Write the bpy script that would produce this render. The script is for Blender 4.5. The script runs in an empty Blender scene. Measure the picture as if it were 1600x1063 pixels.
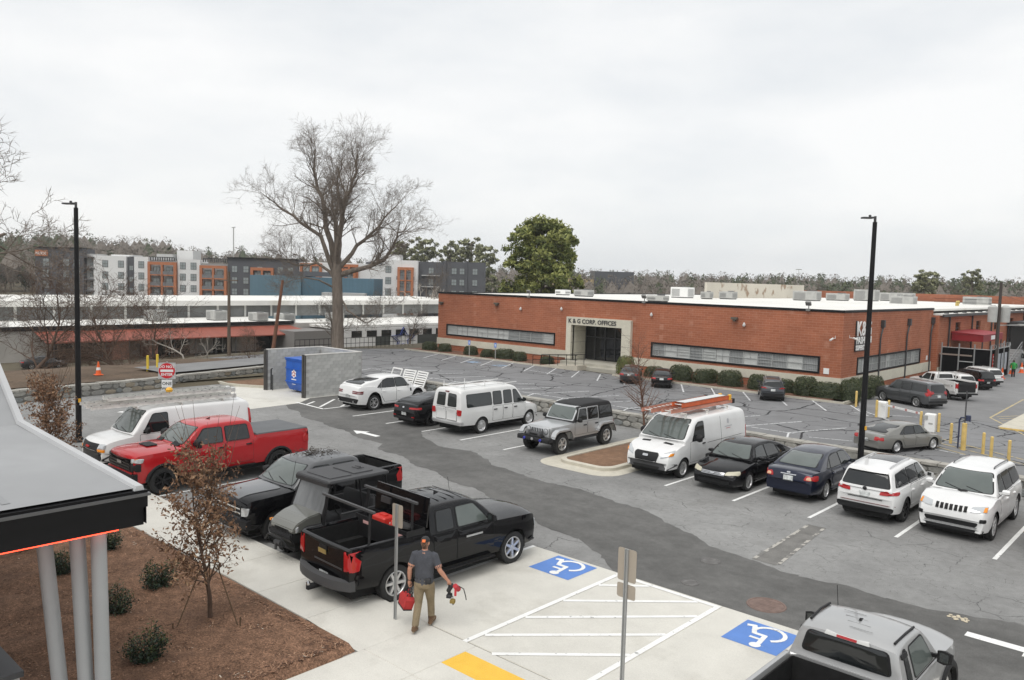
import bpy, bmesh, math, random
from mathutils import Vector, Matrix, noise as mnoise
from mathutils.bvhtree import BVHTree
R = math.radians
random.seed(7)
scene = bpy.context.scene
COL = scene.collection
# ---------------------------------------------------------------- camera
YAW, PITCH, ROLL, EYE = R(42.3), R(4.35), R(1.6), 7.0
fwd = Vector((-math.sin(YAW), math.cos(YAW), 0)); rgt = Vector((math.cos(YAW), math.sin(YAW), 0))
F_ = fwd * math.cos(PITCH) + Vector((0, 0, -math.sin(PITCH)))
U_ = rgt.cross(F_)
R2 = rgt * math.cos(ROLL) + U_ * math.sin(ROLL); U2 = U_ * math.cos(ROLL) - rgt * math.sin(ROLL)
cam = bpy.data.cameras.new('camera'); cam_ob = bpy.data.objects.new('camera', cam); COL.objects.link(cam_ob)
cam.sensor_width = 36; cam.lens = 36 * 1260 / 1600; cam.clip_start = 0.1; cam.clip_end = 6000
mw = Matrix.Identity(4)
for i in range(3):
    mw[i][0], mw[i][1], mw[i][2] = R2[i], U2[i], -F_[i]
mw[2][3] = EYE
cam_ob.matrix_world = mw
scene.camera = cam_ob
# ---------------------------------------------------------------- world: overcast sky over a Nishita base
SUN_EL, SUN_AZ = R(60), R(285)          # azimuth: direction the light comes from, measured from +X
world = bpy.data.worlds.new('World'); scene.world = world; world.use_nodes = True
nt = world.node_tree; N = nt.nodes; Lk = nt.links
for n in list(N): N.remove(n)
out = N.new('ShaderNodeOutputWorld')
sky = N.new('ShaderNodeTexSky'); sky.sky_type = 'NISHITA'; sky.sun_disc = False
sky.sun_elevation = SUN_EL; sky.sun_rotation = R(90) - SUN_AZ; sky.dust_density = 2.0
bgA = N.new('ShaderNodeBackground'); bgA.inputs[1].default_value = 0.10
Lk.new(sky.outputs[0], bgA.inputs[0])
tc = N.new('ShaderNodeTexCoord'); mp = N.new('ShaderNodeMapping'); mp.inputs['Scale'].default_value = (1.0, 1.0, 3.2)
Lk.new(tc.outputs['Generated'], mp.inputs[0])
n1 = N.new('ShaderNodeTexNoise'); n1.inputs['Scale'].default_value = 1.9; n1.inputs['Detail'].default_value = 6; n1.inputs['Roughness'].default_value = 0.55
Lk.new(mp.outputs[0], n1.inputs['Vector'])
rp = N.new('ShaderNodeValToRGB'); rp.color_ramp.elements[0].position = 0.3; rp.color_ramp.elements[1].position = 0.62
rp.color_ramp.elements[0].color = (0.70, 0.73, 0.755, 1); rp.color_ramp.elements[1].color = (0.90, 0.90, 0.892, 1)
Lk.new(n1.outputs[0], rp.inputs[0])
bgB = N.new('ShaderNodeBackground'); bgB.inputs[1].default_value = 1.0
Lk.new(rp.outputs[0], bgB.inputs[0])
mx = N.new('ShaderNodeMixShader'); mx.inputs[0].default_value = 0.92
Lk.new(bgA.outputs[0], mx.inputs[1]); Lk.new(bgB.outputs[0], mx.inputs[2]); Lk.new(mx.outputs[0], out.inputs[0])
# ---------------------------------------------------------------- sun behind cloud
sl = bpy.data.lights.new('sun', 'SUN'); sl.energy = 1.5; sl.angle = R(45); sl.color = (1.0, 0.97, 0.93)
so = bpy.data.objects.new('sun', sl); COL.objects.link(so)
sd = Vector((math.cos(SUN_AZ) * math.cos(SUN_EL), math.sin(SUN_AZ) * math.cos(SUN_EL), math.sin(SUN_EL)))
so.rotation_euler = sd.to_track_quat('Z', 'Y').to_euler(); so.location = (0, 0, 60)
# ---------------------------------------------------------------- exposure
vs = scene.view_settings; vs.view_transform = 'Standard'; vs.look = 'None'; vs.gamma = 1; vs.use_curve_mapping = False
vs.exposure = 0.22
scene.cycles.max_bounces = 6; scene.cycles.diffuse_bounces = 3; scene.cycles.glossy_bounces = 3; scene.cycles.volume_bounces = 0; scene.cycles.transparent_max_bounces = 4
scene.render.resolution_x, scene.render.resolution_y = 1024, 680
scene.render.engine = 'CYCLES'

# ================================================================ helpers
def W(lat, dep):
    "ground point lat metres right and dep metres ahead along the street axis"
    p = rgt * lat + fwd * dep
    return p.x, p.y

def link(name, me, parent=None):
    o = bpy.data.objects.new(name, me); COL.objects.link(o)
    if parent is not None: o.parent = parent
    return o
def empty(name, loc=(0, 0, 0), rz=0, parent=None):
    o = bpy.data.objects.new(name, None); COL.objects.link(o); o.location = loc; o.rotation_euler = (0, 0, rz)
    o.empty_display_size = 0.2
    if parent is not None: o.parent = parent
    return o
def tag(o, label=None, cat=None, group=None, kind=None):
    if label: o['label'] = label
    if cat: o['category'] = cat
    if group: o['group'] = group
    if kind: o['kind'] = kind
    return o

class MB:
    "collects shapes into one mesh"
    def __init__(s): s.v = []; s.f = []; s.m = []; s.cur = 0
    def add(s, vs, fs):
        b = len(s.v); s.v += [tuple(p) for p in vs]
        for f in fs: s.f.append(tuple(b + i for i in f)); s.m.append(s.cur)
        return s
    def box(s, x0, x1, y0, y1, z0, z1, ch=0):
        if ch: return s.chbox(x0, x1, y0, y1, z0, z1, ch)
        return s.add([(x0,y0,z0),(x1,y0,z0),(x1,y1,z0),(x0,y1,z0),(x0,y0,z1),(x1,y0,z1),(x1,y1,z1),(x0,y1,z1)],
                     [(3,2,1,0),(4,5,6,7),(0,1,5,4),(1,2,6,5),(2,3,7,6),(3,0,4,7)])
    def chbox(s, x0, x1, y0, y1, z0, z1, c):
        "box with chamfered vertical and top edges"
        c = min(c, (x1-x0)*.45, (y1-y0)*.45, (z1-z0)*.45)
        def ring(i, z): return [(x0+c+i,y0+i,z),(x1-c-i,y0+i,z),(x1-i,y0+c+i,z),(x1-i,y1-c-i,z),(x1-c-i,y1-i,z),(x0+c+i,y1-i,z),(x0+i,y1-c-i,z),(x0+i,y0+c+i,z)]
        vs = ring(0, z0) + ring(0, z1-c) + ring(c*.7, z1)
        fs = [tuple(range(7,-1,-1)), tuple(range(16,24))]
        for k in (0, 8):
            for i in range(8): j = (i+1) % 8; fs.append((k+i, k+j, k+8+j, k+8+i))
        return s.add(vs, fs)
    def obox(s, c, hx, hy, hz):
        "oriented box: centre and three half-axis vectors"
        c, hx, hy, hz = Vector(c), Vector(hx), Vector(hy), Vector(hz)
        vs = [c + sx*hx + sy*hy + sz*hz for sz in (-1,1) for sx, sy in ((-1,-1),(1,-1),(1,1),(-1,1))]
        return s.add(vs, [(3,2,1,0),(4,5,6,7),(0,1,5,4),(1,2,6,5),(2,3,7,6),(3,0,4,7)])
    def bar(s, a, b, w, h=None, up=(0,0,1)):
        a, b = Vector(a), Vector(b); d = b - a; L = d.length; d = d.normalized() if L > 1e-9 else Vector((0,0,1))
        up = Vector(up); x = d.cross(up)
        if x.length < 1e-4: x = d.cross(Vector((1,0,0)))
        x.normalize(); y = x.cross(d)
        return s.obox((a+b)/2, d*L/2, x*w/2, y*(h or w)/2)
    def tube(s, pts, rad, n=8, cap=True):
        pts = [Vector(p) for p in pts]
        if not hasattr(rad, '__len__'): rad = [rad]*len(pts)
        b = len(s.v); prev = None
        for i, p in enumerate(pts):
            d = (pts[min(i+1,len(pts)-1)] - pts[max(i-1,0)]); d = d.normalized() if d.length > 1e-9 else Vector((0,0,1))
            if prev is None:
                x = d.cross(Vector((0,0,1)))
                if x.length < 1e-3: x = Vector((1,0,0))
            else: x = prev - d * prev.dot(d)
            x.normalize(); prev = x; y = d.cross(x)
            for k in range(n):
                a = 2*math.pi*k/n; s.v.append(tuple(p + (x*math.cos(a) + y*math.sin(a))*rad[i]))
        for i in range(len(pts)-1):
            for k in range(n):
                j = (k+1) % n; s.f.append((b+i*n+k, b+i*n+j, b+(i+1)*n+j, b+(i+1)*n+k)); s.m.append(s.cur)
        if cap:
            s.f.append(tuple(b+k for k in reversed(range(n)))); s.m.append(s.cur)
            e = b+(len(pts)-1)*n; s.f.append(tuple(e+k for k in range(n))); s.m.append(s.cur)
        return s
    def lathe(s, prof, n=24, axis='Z', c=(0,0,0), closed=False):
        "profile of (radius, height) turned about an axis through c"
        b = len(s.v)
        for r, h in prof:
            for k in range(n):
                a = 2*math.pi*k/n; x, y = r*math.cos(a), r*math.sin(a)
                p = (x, y, h) if axis == 'Z' else ((x, h, y) if axis == 'Y' else (h, x, y))
                s.v.append((p[0]+c[0], p[1]+c[1], p[2]+c[2]))
        m = len(prof)
        for i in range(m-1):
            for k in range(n):
                j = (k+1) % n
                q = (b+i*n+k, b+i*n+j, b+(i+1)*n+j, b+(i+1)*n+k)
                s.f.append(q if axis != 'Y' else q[::-1]); s.m.append(s.cur)
        return s
    def prism(s, poly, z0, z1):
        n = len(poly)
        vs = [(x, y, z0) for x, y in poly] + [(x, y, z1) for x, y in poly]
        return s.add(vs, [tuple(reversed(range(n))), tuple(range(n, 2*n))] + [(i, (i+1)%n, n+(i+1)%n, n+i) for i in range(n)])
    def quad(s, a, b, c, d): return s.add([a,b,c,d], [(0,1,2,3)])
    def mesh(s, name, mats, smooth=None):
        me = bpy.data.meshes.new(name); me.from_pydata(s.v, [], s.f); me.update()
        if not isinstance(mats, (list, tuple)): mats = [mats]
        for m in mats: me.materials.append(m)
        if len(mats) > 1: me.polygons.foreach_set('material_index', s.m)
        if smooth is not None:
            me.polygons.foreach_set('use_smooth', [True]*len(me.polygons))
            me.set_sharp_from_angle(angle=R(smooth))
        return me
    def build(s, name, mats, parent=None, smooth=None): return link(name, s.mesh(name, mats, smooth), parent)

def pchip(pts):
    "monotone cubic through (x, y) points sorted by x"
    xs = [p[0] for p in pts]; ys = [p[1] for p in pts]; n = len(xs)
    h = [xs[i+1]-xs[i] for i in range(n-1)]; d = [(ys[i+1]-ys[i])/h[i] for i in range(n-1)]
    m = [d[0]] + [0]*(n-2) + [d[-1]]
    for i in range(1, n-1):
        if d[i-1]*d[i] > 0:
            w1 = 2*h[i]+h[i-1]; w2 = h[i]+2*h[i-1]; m[i] = (w1+w2)/(w1/d[i-1]+w2/d[i])
    def f(x):
        if x <= xs[0]: return ys[0]
        if x >= xs[-1]: return ys[-1]
        i = 0
        while xs[i+1] < x: i += 1
        t = (x-xs[i])/h[i]; t2 = t*t; t3 = t2*t
        return (2*t3-3*t2+1)*ys[i] + (t3-2*t2+t)*h[i]*m[i] + (-2*t3+3*t2)*ys[i+1] + (t3-t2)*h[i]*m[i+1]
    return f

# ---------------------------------------------------------------- materials
MATS = {}
def M(name, col=(.5,.5,.5), rough=.6, metal=0, coat=0, noise=(), bump=0, bscale=60, spec=.5, emit=None, wear=None, coord='Object', trans=0):
    if name in MATS: return MATS[name]
    m = bpy.data.materials.new(name); m.use_nodes = True; MATS[name] = m
    t = m.node_tree; p = t.nodes['Principled BSDF']
    p.inputs['Base Color'].default_value = (*col, 1); p.inputs['Roughness'].default_value = rough
    p.inputs['Metallic'].default_value = metal; p.inputs['Specular IOR Level'].default_value = spec
    if coat: p.inputs['Coat Weight'].default_value = coat; p.inputs['Coat Roughness'].default_value = 0.04
    if trans: p.inputs['Transmission Weight'].default_value = trans
    if emit: p.inputs['Emission Color'].default_value = (*emit[0], 1); p.inputs['Emission Strength'].default_value = emit[1]
    c = t.nodes.new('ShaderNodeTexCoord')
    sock = None
    for sc, amt, det in noise:
        n = t.nodes.new('ShaderNodeTexNoise'); n.inputs['Detail'].default_value = det
        if hasattr(sc, '__len__'):
            mp = t.nodes.new('ShaderNodeMapping'); mp.inputs['Scale'].default_value = sc; t.links.new(c.outputs[coord], mp.inputs[0]); t.links.new(mp.outputs[0], n.inputs['Vector']); n.inputs['Scale'].default_value = 1
        else: t.links.new(c.outputs[coord], n.inputs['Vector']); n.inputs['Scale'].default_value = sc
        r = t.nodes.new('ShaderNodeMapRange'); r.inputs[1].default_value = .3; r.inputs[2].default_value = .7
        r.inputs[3].default_value = 1-amt; r.inputs[4].default_value = 1+amt; t.links.new(n.outputs[0], r.inputs[0])
        v = t.nodes.new('ShaderNodeVectorMath'); v.operation = 'SCALE'
        if sock is None: v.inputs[0].default_value = col
        else: t.links.new(sock, v.inputs[0])
        t.links.new(r.outputs[0], v.inputs['Scale']); sock = v.outputs[0]
    if wear:                                   # (colour, noise scale, threshold, softness)
        n = t.nodes.new('ShaderNodeTexNoise'); n.inputs['Scale'].default_value = wear[1]; n.inputs['Detail'].default_value = 8
        t.links.new(c.outputs[coord], n.inputs['Vector'])
        r = t.nodes.new('ShaderNodeMapRange'); r.inputs[1].default_value = wear[2]; r.inputs[2].default_value = wear[2]+wear[3]
        t.links.new(n.outputs[0], r.inputs[0])
        x = t.nodes.new('ShaderNodeMix'); x.data_type = 'RGBA'; t.links.new(r.outputs[0], x.inputs[0])
        if sock is not None: t.links.new(sock, x.inputs[6])
        else: x.inputs[6].default_value = (*col, 1)
        x.inputs[7].default_value = (*wear[0], 1); sock = x.outputs[2]
    if sock is not None: t.links.new(sock, p.inputs['Base Color'])
    if bump:
        n = t.nodes.new('ShaderNodeTexNoise'); n.inputs['Scale'].default_value = bscale; n.inputs['Detail'].default_value = 5
        t.links.new(c.outputs[coord], n.inputs['Vector'])
        b = t.nodes.new('ShaderNodeBump'); b.inputs['Strength'].default_value = bump; b.inputs['Distance'].default_value = .02
        t.links.new(n.outputs[0], b.inputs['Height']); t.links.new(b.outputs[0], p.inputs['Normal'])
    return m

def ground_mat(name, col, layers, cracks=(), grain=.12, rough=.9, stains=None):
    """pavement: layers = (scale, amount, detail) tone patches; cracks = (cell scale, width, colour, distortion, mask threshold)"""
    m = bpy.data.materials.new(name); m.use_nodes = True; MATS[name] = m
    t = m.node_tree; p = t.nodes['Principled BSDF']; p.inputs['Roughness'].default_value = rough; p.inputs['Specular IOR Level'].default_value = .3
    c = t.nodes.new('ShaderNodeTexCoord'); O = c.outputs['Object']
    def nz(sc, det, src=O, ro=.55):
        n = t.nodes.new('ShaderNodeTexNoise'); n.inputs['Scale'].default_value = sc; n.inputs['Detail'].default_value = det; n.inputs['Roughness'].default_value = ro
        t.links.new(src, n.inputs['Vector']); return n
    sock = None
    for sc, amt, det in list(layers) + [(45, grain, 2)]:
        n = nz(sc, det); r = t.nodes.new('ShaderNodeMapRange'); r.inputs[1].default_value = .3; r.inputs[2].default_value = .7
        r.inputs[3].default_value = 1-amt; r.inputs[4].default_value = 1+amt; t.links.new(n.outputs[0], r.inputs[0])
        v = t.nodes.new('ShaderNodeVectorMath'); v.operation = 'SCALE'
        if sock is None: v.inputs[0].default_value = col
        else: t.links.new(sock, v.inputs[0])
        t.links.new(r.outputs[0], v.inputs['Scale']); sock = v.outputs[0]
    if stains:
        scol, ssc, sth, ssoft, samt = stains
        n = nz(ssc, 7, ro=.65); r = t.nodes.new('ShaderNodeMapRange'); r.inputs[1].default_value = sth; r.inputs[2].default_value = sth+ssoft; r.inputs[4].default_value = samt
        t.links.new(n.outputs[0], r.inputs[0]); x = t.nodes.new('ShaderNodeMix'); x.data_type = 'RGBA'
        t.links.new(r.outputs[0], x.inputs[0]); t.links.new(sock, x.inputs[6]); x.inputs[7].default_value = (*scol, 1); sock = x.outputs[2]
    for sc, wid, ccol, dist, mask in cracks:
        n = nz(sc*1.7, 5); n2 = t.nodes.new('ShaderNodeVectorMath'); n2.operation = 'SCALE'; n2.inputs['Scale'].default_value = dist
        t.links.new(n.outputs[1], n2.inputs[0]); a = t.nodes.new('ShaderNodeVectorMath'); t.links.new(O, a.inputs[0]); t.links.new(n2.outputs[0], a.inputs[1])
        vo = t.nodes.new('ShaderNodeTexVoronoi'); vo.feature = 'DISTANCE_TO_EDGE'; vo.inputs['Scale'].default_value = sc; vo.voronoi_dimensions = '2D'
        t.links.new(a.outputs[0], vo.inputs['Vector'])
        r = t.nodes.new('ShaderNodeMapRange'); r.inputs[1].default_value = wid*.5; r.inputs[2].default_value = wid; r.inputs[3].default_value = 1; r.inputs[4].default_value = 0
        t.links.new(vo.outputs['Distance'], r.inputs[0])
        mk = nz(sc*.6, 3); rm = t.nodes.new('ShaderNodeMapRange'); rm.inputs[1].default_value = mask; rm.inputs[2].default_value = mask+.05; t.links.new(mk.outputs[0], rm.inputs[0])
        mu = t.nodes.new('ShaderNodeMath'); mu.operation = 'MULTIPLY'; t.links.new(r.outputs[0], mu.inputs[0]); t.links.new(rm.outputs[0], mu.inputs[1])
        x = t.nodes.new('ShaderNodeMix'); x.data_type = 'RGBA'; t.links.new(mu.outputs[0], x.inputs[0]); t.links.new(sock, x.inputs[6]); x.inputs[7].default_value = (*ccol, 1); sock = x.outputs[2]
    t.links.new(sock, p.inputs['Base Color'])
    b = t.nodes.new('ShaderNodeBump'); b.inputs['Strength'].default_value = .35; b.inputs['Distance'].default_value = .01
    t.links.new(nz(90, 3).outputs[0], b.inputs['Height']); t.links.new(b.outputs[0], p.inputs['Normal'])
    return m
# ================================================================ ground
asphalt = ground_mat('asphalt_old', (.235,.234,.228), [(.12,.18,3),(.7,.13,4),(5,.09,4)], cracks=[(.8,.012,(.095,.095,.093),.6,.53),(3.4,.03,(.15,.148,.142),.2,.5)], grain=.18, stains=((.12,.118,.11), .35, .56, .14, .55))
asphalt_new = ground_mat('asphalt_patch', (.122,.120,.115), [(.25,.2,3),(1.7,.16,4),(6,.08,4)], grain=.18, stains=((.16,.158,.15), .6, .57, .15, .5))
asphalt_back = ground_mat('asphalt_sealed', (.195,.196,.199), [(.1,.14,3),(.8,.08,4)], cracks=[(.22,.022,(.026,.026,.028),1.5,.38),(.5,.019,(.04,.04,.042),.9,.48)], grain=.08, stains=((.23,.235,.24), .09, .5, .2, .5))
asphalt_drive = ground_mat('asphalt_drive', (.22,.22,.22), [(.1,.1,3),(.8,.08,4)], grain=.08, stains=((.16,.16,.165), .15, .52, .2, .5))
concrete = ground_mat('concrete', (.60,.583,.53), [(.2,.07,4),(1.5,.05,5)], grain=.06, rough=.85, stains=((.40,.38,.33), .5, .54, .2, .65))
concrete_old = ground_mat('concrete_kerb', (.52,.49,.41), [(.6,.1,4),(4,.07,4)], grain=.07, rough=.9)
mulch_m = ground_mat('mulch', (.185,.105,.066), [(.5,.18,4),(4,.25,5),(22,.42,3)], grain=.5, rough=1, stains=((.11,.065,.045), 1.3, .55, .15, .6))
soil_m = ground_mat('brown_soil', (.2,.12,.075), [(.4,.22,4),(4,.18,4)], grain=.25, rough=1)
grassy = ground_mat('leaf_litter', (.12,.085,.058), [(.08,.25,4),(.6,.3,5),(7,.2,3)], grain=.25, rough=1)
farland = ground_mat('winter_ground', (.105,.09,.062), [(.02,.25,4),(.2,.2,5)], grain=.1, rough=1)
paint_w = M('white_paint', (.78,.78,.76), .7, noise=[(3,.06,3)], wear=((.30,.30,.29), 9, .62, .10))
paint_w2 = M('white_paint_worn', (.62,.63,.63), .8, noise=[(2,.08,3)], wear=((.2,.205,.21), 5, .53, .08))
paint_b = M('blue_paint', (.10,.22,.55), .7, noise=[(2,.06,3)], wear=((.3,.36,.5), 11, .66, .1))
paint_y = M('yellow_paint', (.72,.50,.16), .75, noise=[(4,.08,3)], wear=((.25,.24,.2), 6, .60, .12))
tactile_y = M('tactile_yellow', (.78,.48,.06), .65, noise=[(3,.05,3)])

def sstep(a, b, x):
    t = max(0, min(1, (x-a)/(b-a))); return t*t*(3-2*t)
ZB = -1.8
def TZ(u, v):
    near = -.06 if u > -46.5 else .25
    z = near + (ZB - .06 - near) * sstep(33.0, 37.0, v)
    lo = -5.0; k = sstep(28, 44, v); s = sstep(-51, -104, u)*(1-k) + sstep(-79, -101, u)*k
    z = z*(1-s) + lo*s
    d = math.hypot(u, v)
    if d > 260:
        ang = math.atan2(u*rgt.x+v*rgt.y, u*fwd.x+v*fwd.y)
        hill = 9.5*sstep(.1, -.5, ang) + 2.5
        z = z + (hill - z) * sstep(260, 620, d)
    return z
us = [-3000,-2000,-1400,-1000,-800,-700,-600,-520,-450,-400,-350,-310,-280,-250,-220,-190,-165,-145,-130,-118] + list(range(-110,-46,3)) + [-47.2,-46.4,-40,-30,-20,-10,0,10,20,40,70,110,160,220,300,400,500,620,800,1100,1600,3000]
vs_ = [-3000,-1500,-700,-400,-200,-100,-50,-20,0,10,20,28,32,32.6,33.0,34,35,36,37,38,42,46,50,55,60,66,75,85,100,120,140,170,200,240,280,320,370,420,480,540,620,720,850,1050,1400,2000,3000]
b = MB()
for v in vs_:
    for u in us: b.v.append((u, v, TZ(u, v)))
nu = len(us)
for j in range(len(vs_)-1):
    for i in range(nu-1):
        b.f.append((j*nu+i, j*nu+i+1, (j+1)*nu+i+1, (j+1)*nu+i)); b.m.append(0)
o = b.build('terrain', farland, smooth=60); tag(o, 'brown winter ground reaching to the wooded hills', kind='structure')

def sheet(name, poly, z, mat, parent=None):
    b = MB(); n = len(poly); b.add([(x, y, z) for x, y in poly], [tuple(range(n))])
    o = b.build(name, mat, parent); return o
lot = sheet('parking_lot', [(-46.8,8.6),(30,8.6),(30,32.4),(-49.4,32.4)], 0, asphalt); tag(lot, 'grey cracked asphalt parking lot with angled patch of darker asphalt', kind='structure')
back = sheet('parking_lot', [(-77,36.0),(30,36.0),(30,61.9),(-20,61.9),(-74,63.8),(-78,58)], ZB, asphalt_back); tag(back, 'lower parking lot with black sealed cracks before brick building', kind='structure')
drv = sheet('service_drive', [(-21.0,61.92),(60,61.92),(60,200),(-23.3,200),(-23.3,68)], ZB+.004, asphalt_drive); tag(drv, 'pale asphalt service drive beside the brick building', kind='structure')
# dark newer asphalt down the aisle, ragged edges
NE = [(-38.4,23.6),(-37.5,23.3),(-34.6,22.4),(-33.6,22.0),(-30.2,21.5),(-27.2,20.9),(-26.2,20.9),(-25.6,20.3),(-23.6,19.9),(-21.4,19.3),(-19.6,18.9),(-17.0,18.3),(-15.0,17.6),(-13.0,17.05),(-11.7,16.6),(-10.9,15.86),(12,15.86)]
FE = [(-38.4,32.3),(-27.4,32.3),(-27.2,26.0),(-27.0,23.8),(-26.3,23.1),(-24.1,22.5),(-22.8,22.7),(-21.3,22.3),(-20.4,21.6),(-18.8,21.4),(-17.1,21.3),(-15.0,21.2),(-13.4,20.9),(-12.2,20.3),(-10.9,19.9),(-10.2,19.2),(-8.9,19.1),(-7.6,19.0),(-5.6,19.0),(-3.3,19.5),(-2,19.6),(2,20.1),(12,20.6)]
def plin(P, x):
    for (a,b_),(c,d) in zip(P, P[1:]):
        if a <= x <= c: return b_+(d-b_)*(x-a)/(c-a)
    return P[-1][1]
def tri_poly(name, poly, z, mat, parent=None):
    bm = bmesh.new(); vs = [bm.verts.new((x, y, z)) for x, y in poly]; f = bm.faces.new(vs)
    bmesh.ops.triangulate(bm, faces=[f]); bmesh.ops.recalc_face_normals(bm, faces=bm.faces)
    for f in bm.faces:
        if f.normal.z < 0: f.normal_flip()
    me = bpy.data.meshes.new(name); bm.to_mesh(me); bm.free(); me.materials.append(mat); return link(name, me, parent)
ub = sorted(set([-38.4+.22*k for k in range(230)]+[q[0] for q in NE+FE])); ap_ = MB(); rr = random.Random(2)
for u in ub:
    a, c = plin(NE,u), plin(FE,u); a += rr.uniform(-.06,.06)+.1*math.sin(u*2.3) if a > 15.9 else 0; c += (rr.uniform(-.06,.06)+.1*math.sin(u*1.9+1)) if c < 32 else 0
    ap_.v += [(u,a,.004),(u,c,.004)]
for k in range(len(ub)-1): ap_.f.append((2*k,2*k+2,2*k+3,2*k+1)); ap_.m.append(0)
ap_.build('asphalt_patch', asphalt_new, lot)
# filled trench strip with broken pale edges
tri_poly('trench_patch', [(-8.95,19.2),(-8.3,19.2),(-8.62,23.3),(-9.15,23.3)], .005, ground_mat('trench_asphalt', (.17,.165,.155), [(2,.2,4)], grain=.2), lot)
def strip(a, b_, w, z, mat, name='stripe', parent=lot):
    ax, ay = a; bx_, by_ = b_; L = math.hypot(bx_-ax, by_-ay); nx, ny = -(by_-ay)/L*w/2, (bx_-ax)/L*w/2
    m = MB(); m.add([(ax+nx,ay+ny,z),(ax-nx,ay-ny,z),(bx_-nx,by_-ny,z),(bx_+nx,by_+ny,z)], [(0,1,2,3)])
    return m.build(name, mat, parent)
for a, c in (((-8.92,19.3),(-9.12,23.2)), ((-8.28,19.3),(-8.66,23.2))):
    strip(a, c, .09, .009, M('pale_sealant', (.42,.40,.36), .8, wear=((.17,.165,.155), 3.2, .48, .03)), 'sealant_line')
# stall stripes
for u in (-32.3,-29.7,-27.15,-24.65,-22.1,-14.45,-11.9,-9.4,-6.9,-4.45,-1.95): strip((u,23.95),(u-.02,29.0), .11, .009, paint_w)
for u in (-29.6,-27.0,-24.4,-21.6,-18.95,-16.27): strip((u,10.72),(u,15.7), .11, .009, paint_w)
strip((-13.42,10.72),(-13.42,15.85), .11, .012, paint_w)
for a, c in (((-37.7,24.2),(-34.95,24.05)),((-34.95,24.1),(-34.95,29)),((-36.7,24.2),(-37.3,25.1)),((-35.6,24.3),(-37.3,26.4)),((-35.0,25.2),(-37.3,28.0))): strip(a, c, .14, .009, paint_w)
# worn old markings
for a, c in (((-31.5,18.0),(-31.9,18.9)),((-36.5,17.0),(-38.2,18.6)),((-33.2,18.6),(-35.0,19.6))): strip(a, c, .12, .009, M('white_paint_faint', (.5,.5,.49), .8, wear=((.22,.22,.215), 6, .47, .06)))
def arrow(x, y, d, L, name='direction_arrow'):
    m = MB(); z = .009
    pts = [(0,.36),(.72,0),(0,-.36)] ; h = [(0,-.13),(0,.13),(-L+.7,.13),(-L+.7,-.13)]
    m.add([(x+d*px, y+d*py, z) for px, py in pts], [(0,2,1) if d > 0 else (0,2,1)]); m.add([(x+d*px, y+d*py, z) for px, py in h], [(0,1,2,3)])
    return m.build(name, paint_w, lot)
arrow(-28.55, 21.76, -1, 1.75); arrow(-2.75, 18.25, 1, 1.75); arrow(-2.6, 22.35, -1, 1.75)
for u, v in ((-40.2,15.9),): strip((u,v),(u+1.3,v+1.1), .3, .009, paint_w)
# back-lot stripes
for k in range(17):
    u = -68.0 + k*2.9
    strip((u,62.3 if u < -45 else 61.8),(u+2.7,57.6), .13, ZB+.006, paint_w2, parent=back)
strip((-60,46.9),(-19.5,46.9), .11, ZB+.006, paint_w2, parent=back)
for k in range(15):
    u = -60.5 + k*2.9
    strip((u,46.95),(u+1.75,51.6), .12, ZB+.0065, paint_w2, parent=back); strip((u,46.85),(u+1.75,42.2), .12, ZB+.0065, paint_w2, parent=back)
for a, c in (((-51.0,58.6),(-46.6,58.2)),): strip(a, c, .12, ZB+.006, paint_w2, parent=back)
for u in (-60.0,-56.2):
    m = MB(); m.box(u, u+1.3, 58.6, 59.9, ZB+.002, ZB+.007); m.build('accessible_marking', M('blue_paint_worn', (.25,.36,.5), .8, wear=((.16,.17,.18), 3, .48, .1)), back)
strip((-12.8,52.3),(-4,46.9), .12, ZB+.012, M('yellow_line_worn', (.5,.4,.2), .8, wear=((.3,.29,.27), 4, .5, .1)), parent=drv)
strip((-12.7,50.9),(-4,45.8), .12, ZB+.012, MATS['yellow_line_worn'], parent=drv)
strip((-14,50.5),(-10.5,48.3), .11, ZB+.012, MATS['yellow_line_worn'], parent=drv)
strip((-18.5,46.5),(-12.6,48.7), .11, ZB+.012, paint_w2, parent=drv); strip((-12.6,48.7),(-9.6,48.0), .11, ZB+.012, paint_w2, parent=drv)
strip((-12.83,64.2),(-13.2,77.6), .14, ZB+.010, MATS['yellow_line_worn'], parent=drv); strip((-12.83,64.2),(-9.2,57.2), .14, ZB+.010, MATS['yellow_line_worn'], parent=drv)
for k in range(5): strip((-12.6+.32*k,65.2-1.0*k if k else 65.0),(-9.0,72-2.2*k), .12, ZB+.010, MATS['yellow_line_worn'], parent=drv)
strip((-20.2,58.2),(-16.4,60.0), .12, ZB+.012, paint_w2, parent=drv); strip((-20.6,60.5),(-17.2,56.8), .12, ZB+.012, paint_w2, parent=drv)
m = MB(); m.chbox(-11.4,-3,59.5,68.5,ZB,ZB+.16,.05); o = m.build('kerbed_island', concrete_old); tag(o, 'low concrete island with yellow painted kerb at right edge of drive', 'island')
m = MB(); m.box(-11.42,-11.39,59.6,68.4,ZB+.02,ZB+.12); m.box(-11.3,-3,59.48,59.5,ZB+.02,ZB+.12); m.build('kerb_paint', paint_y, o)

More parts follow.
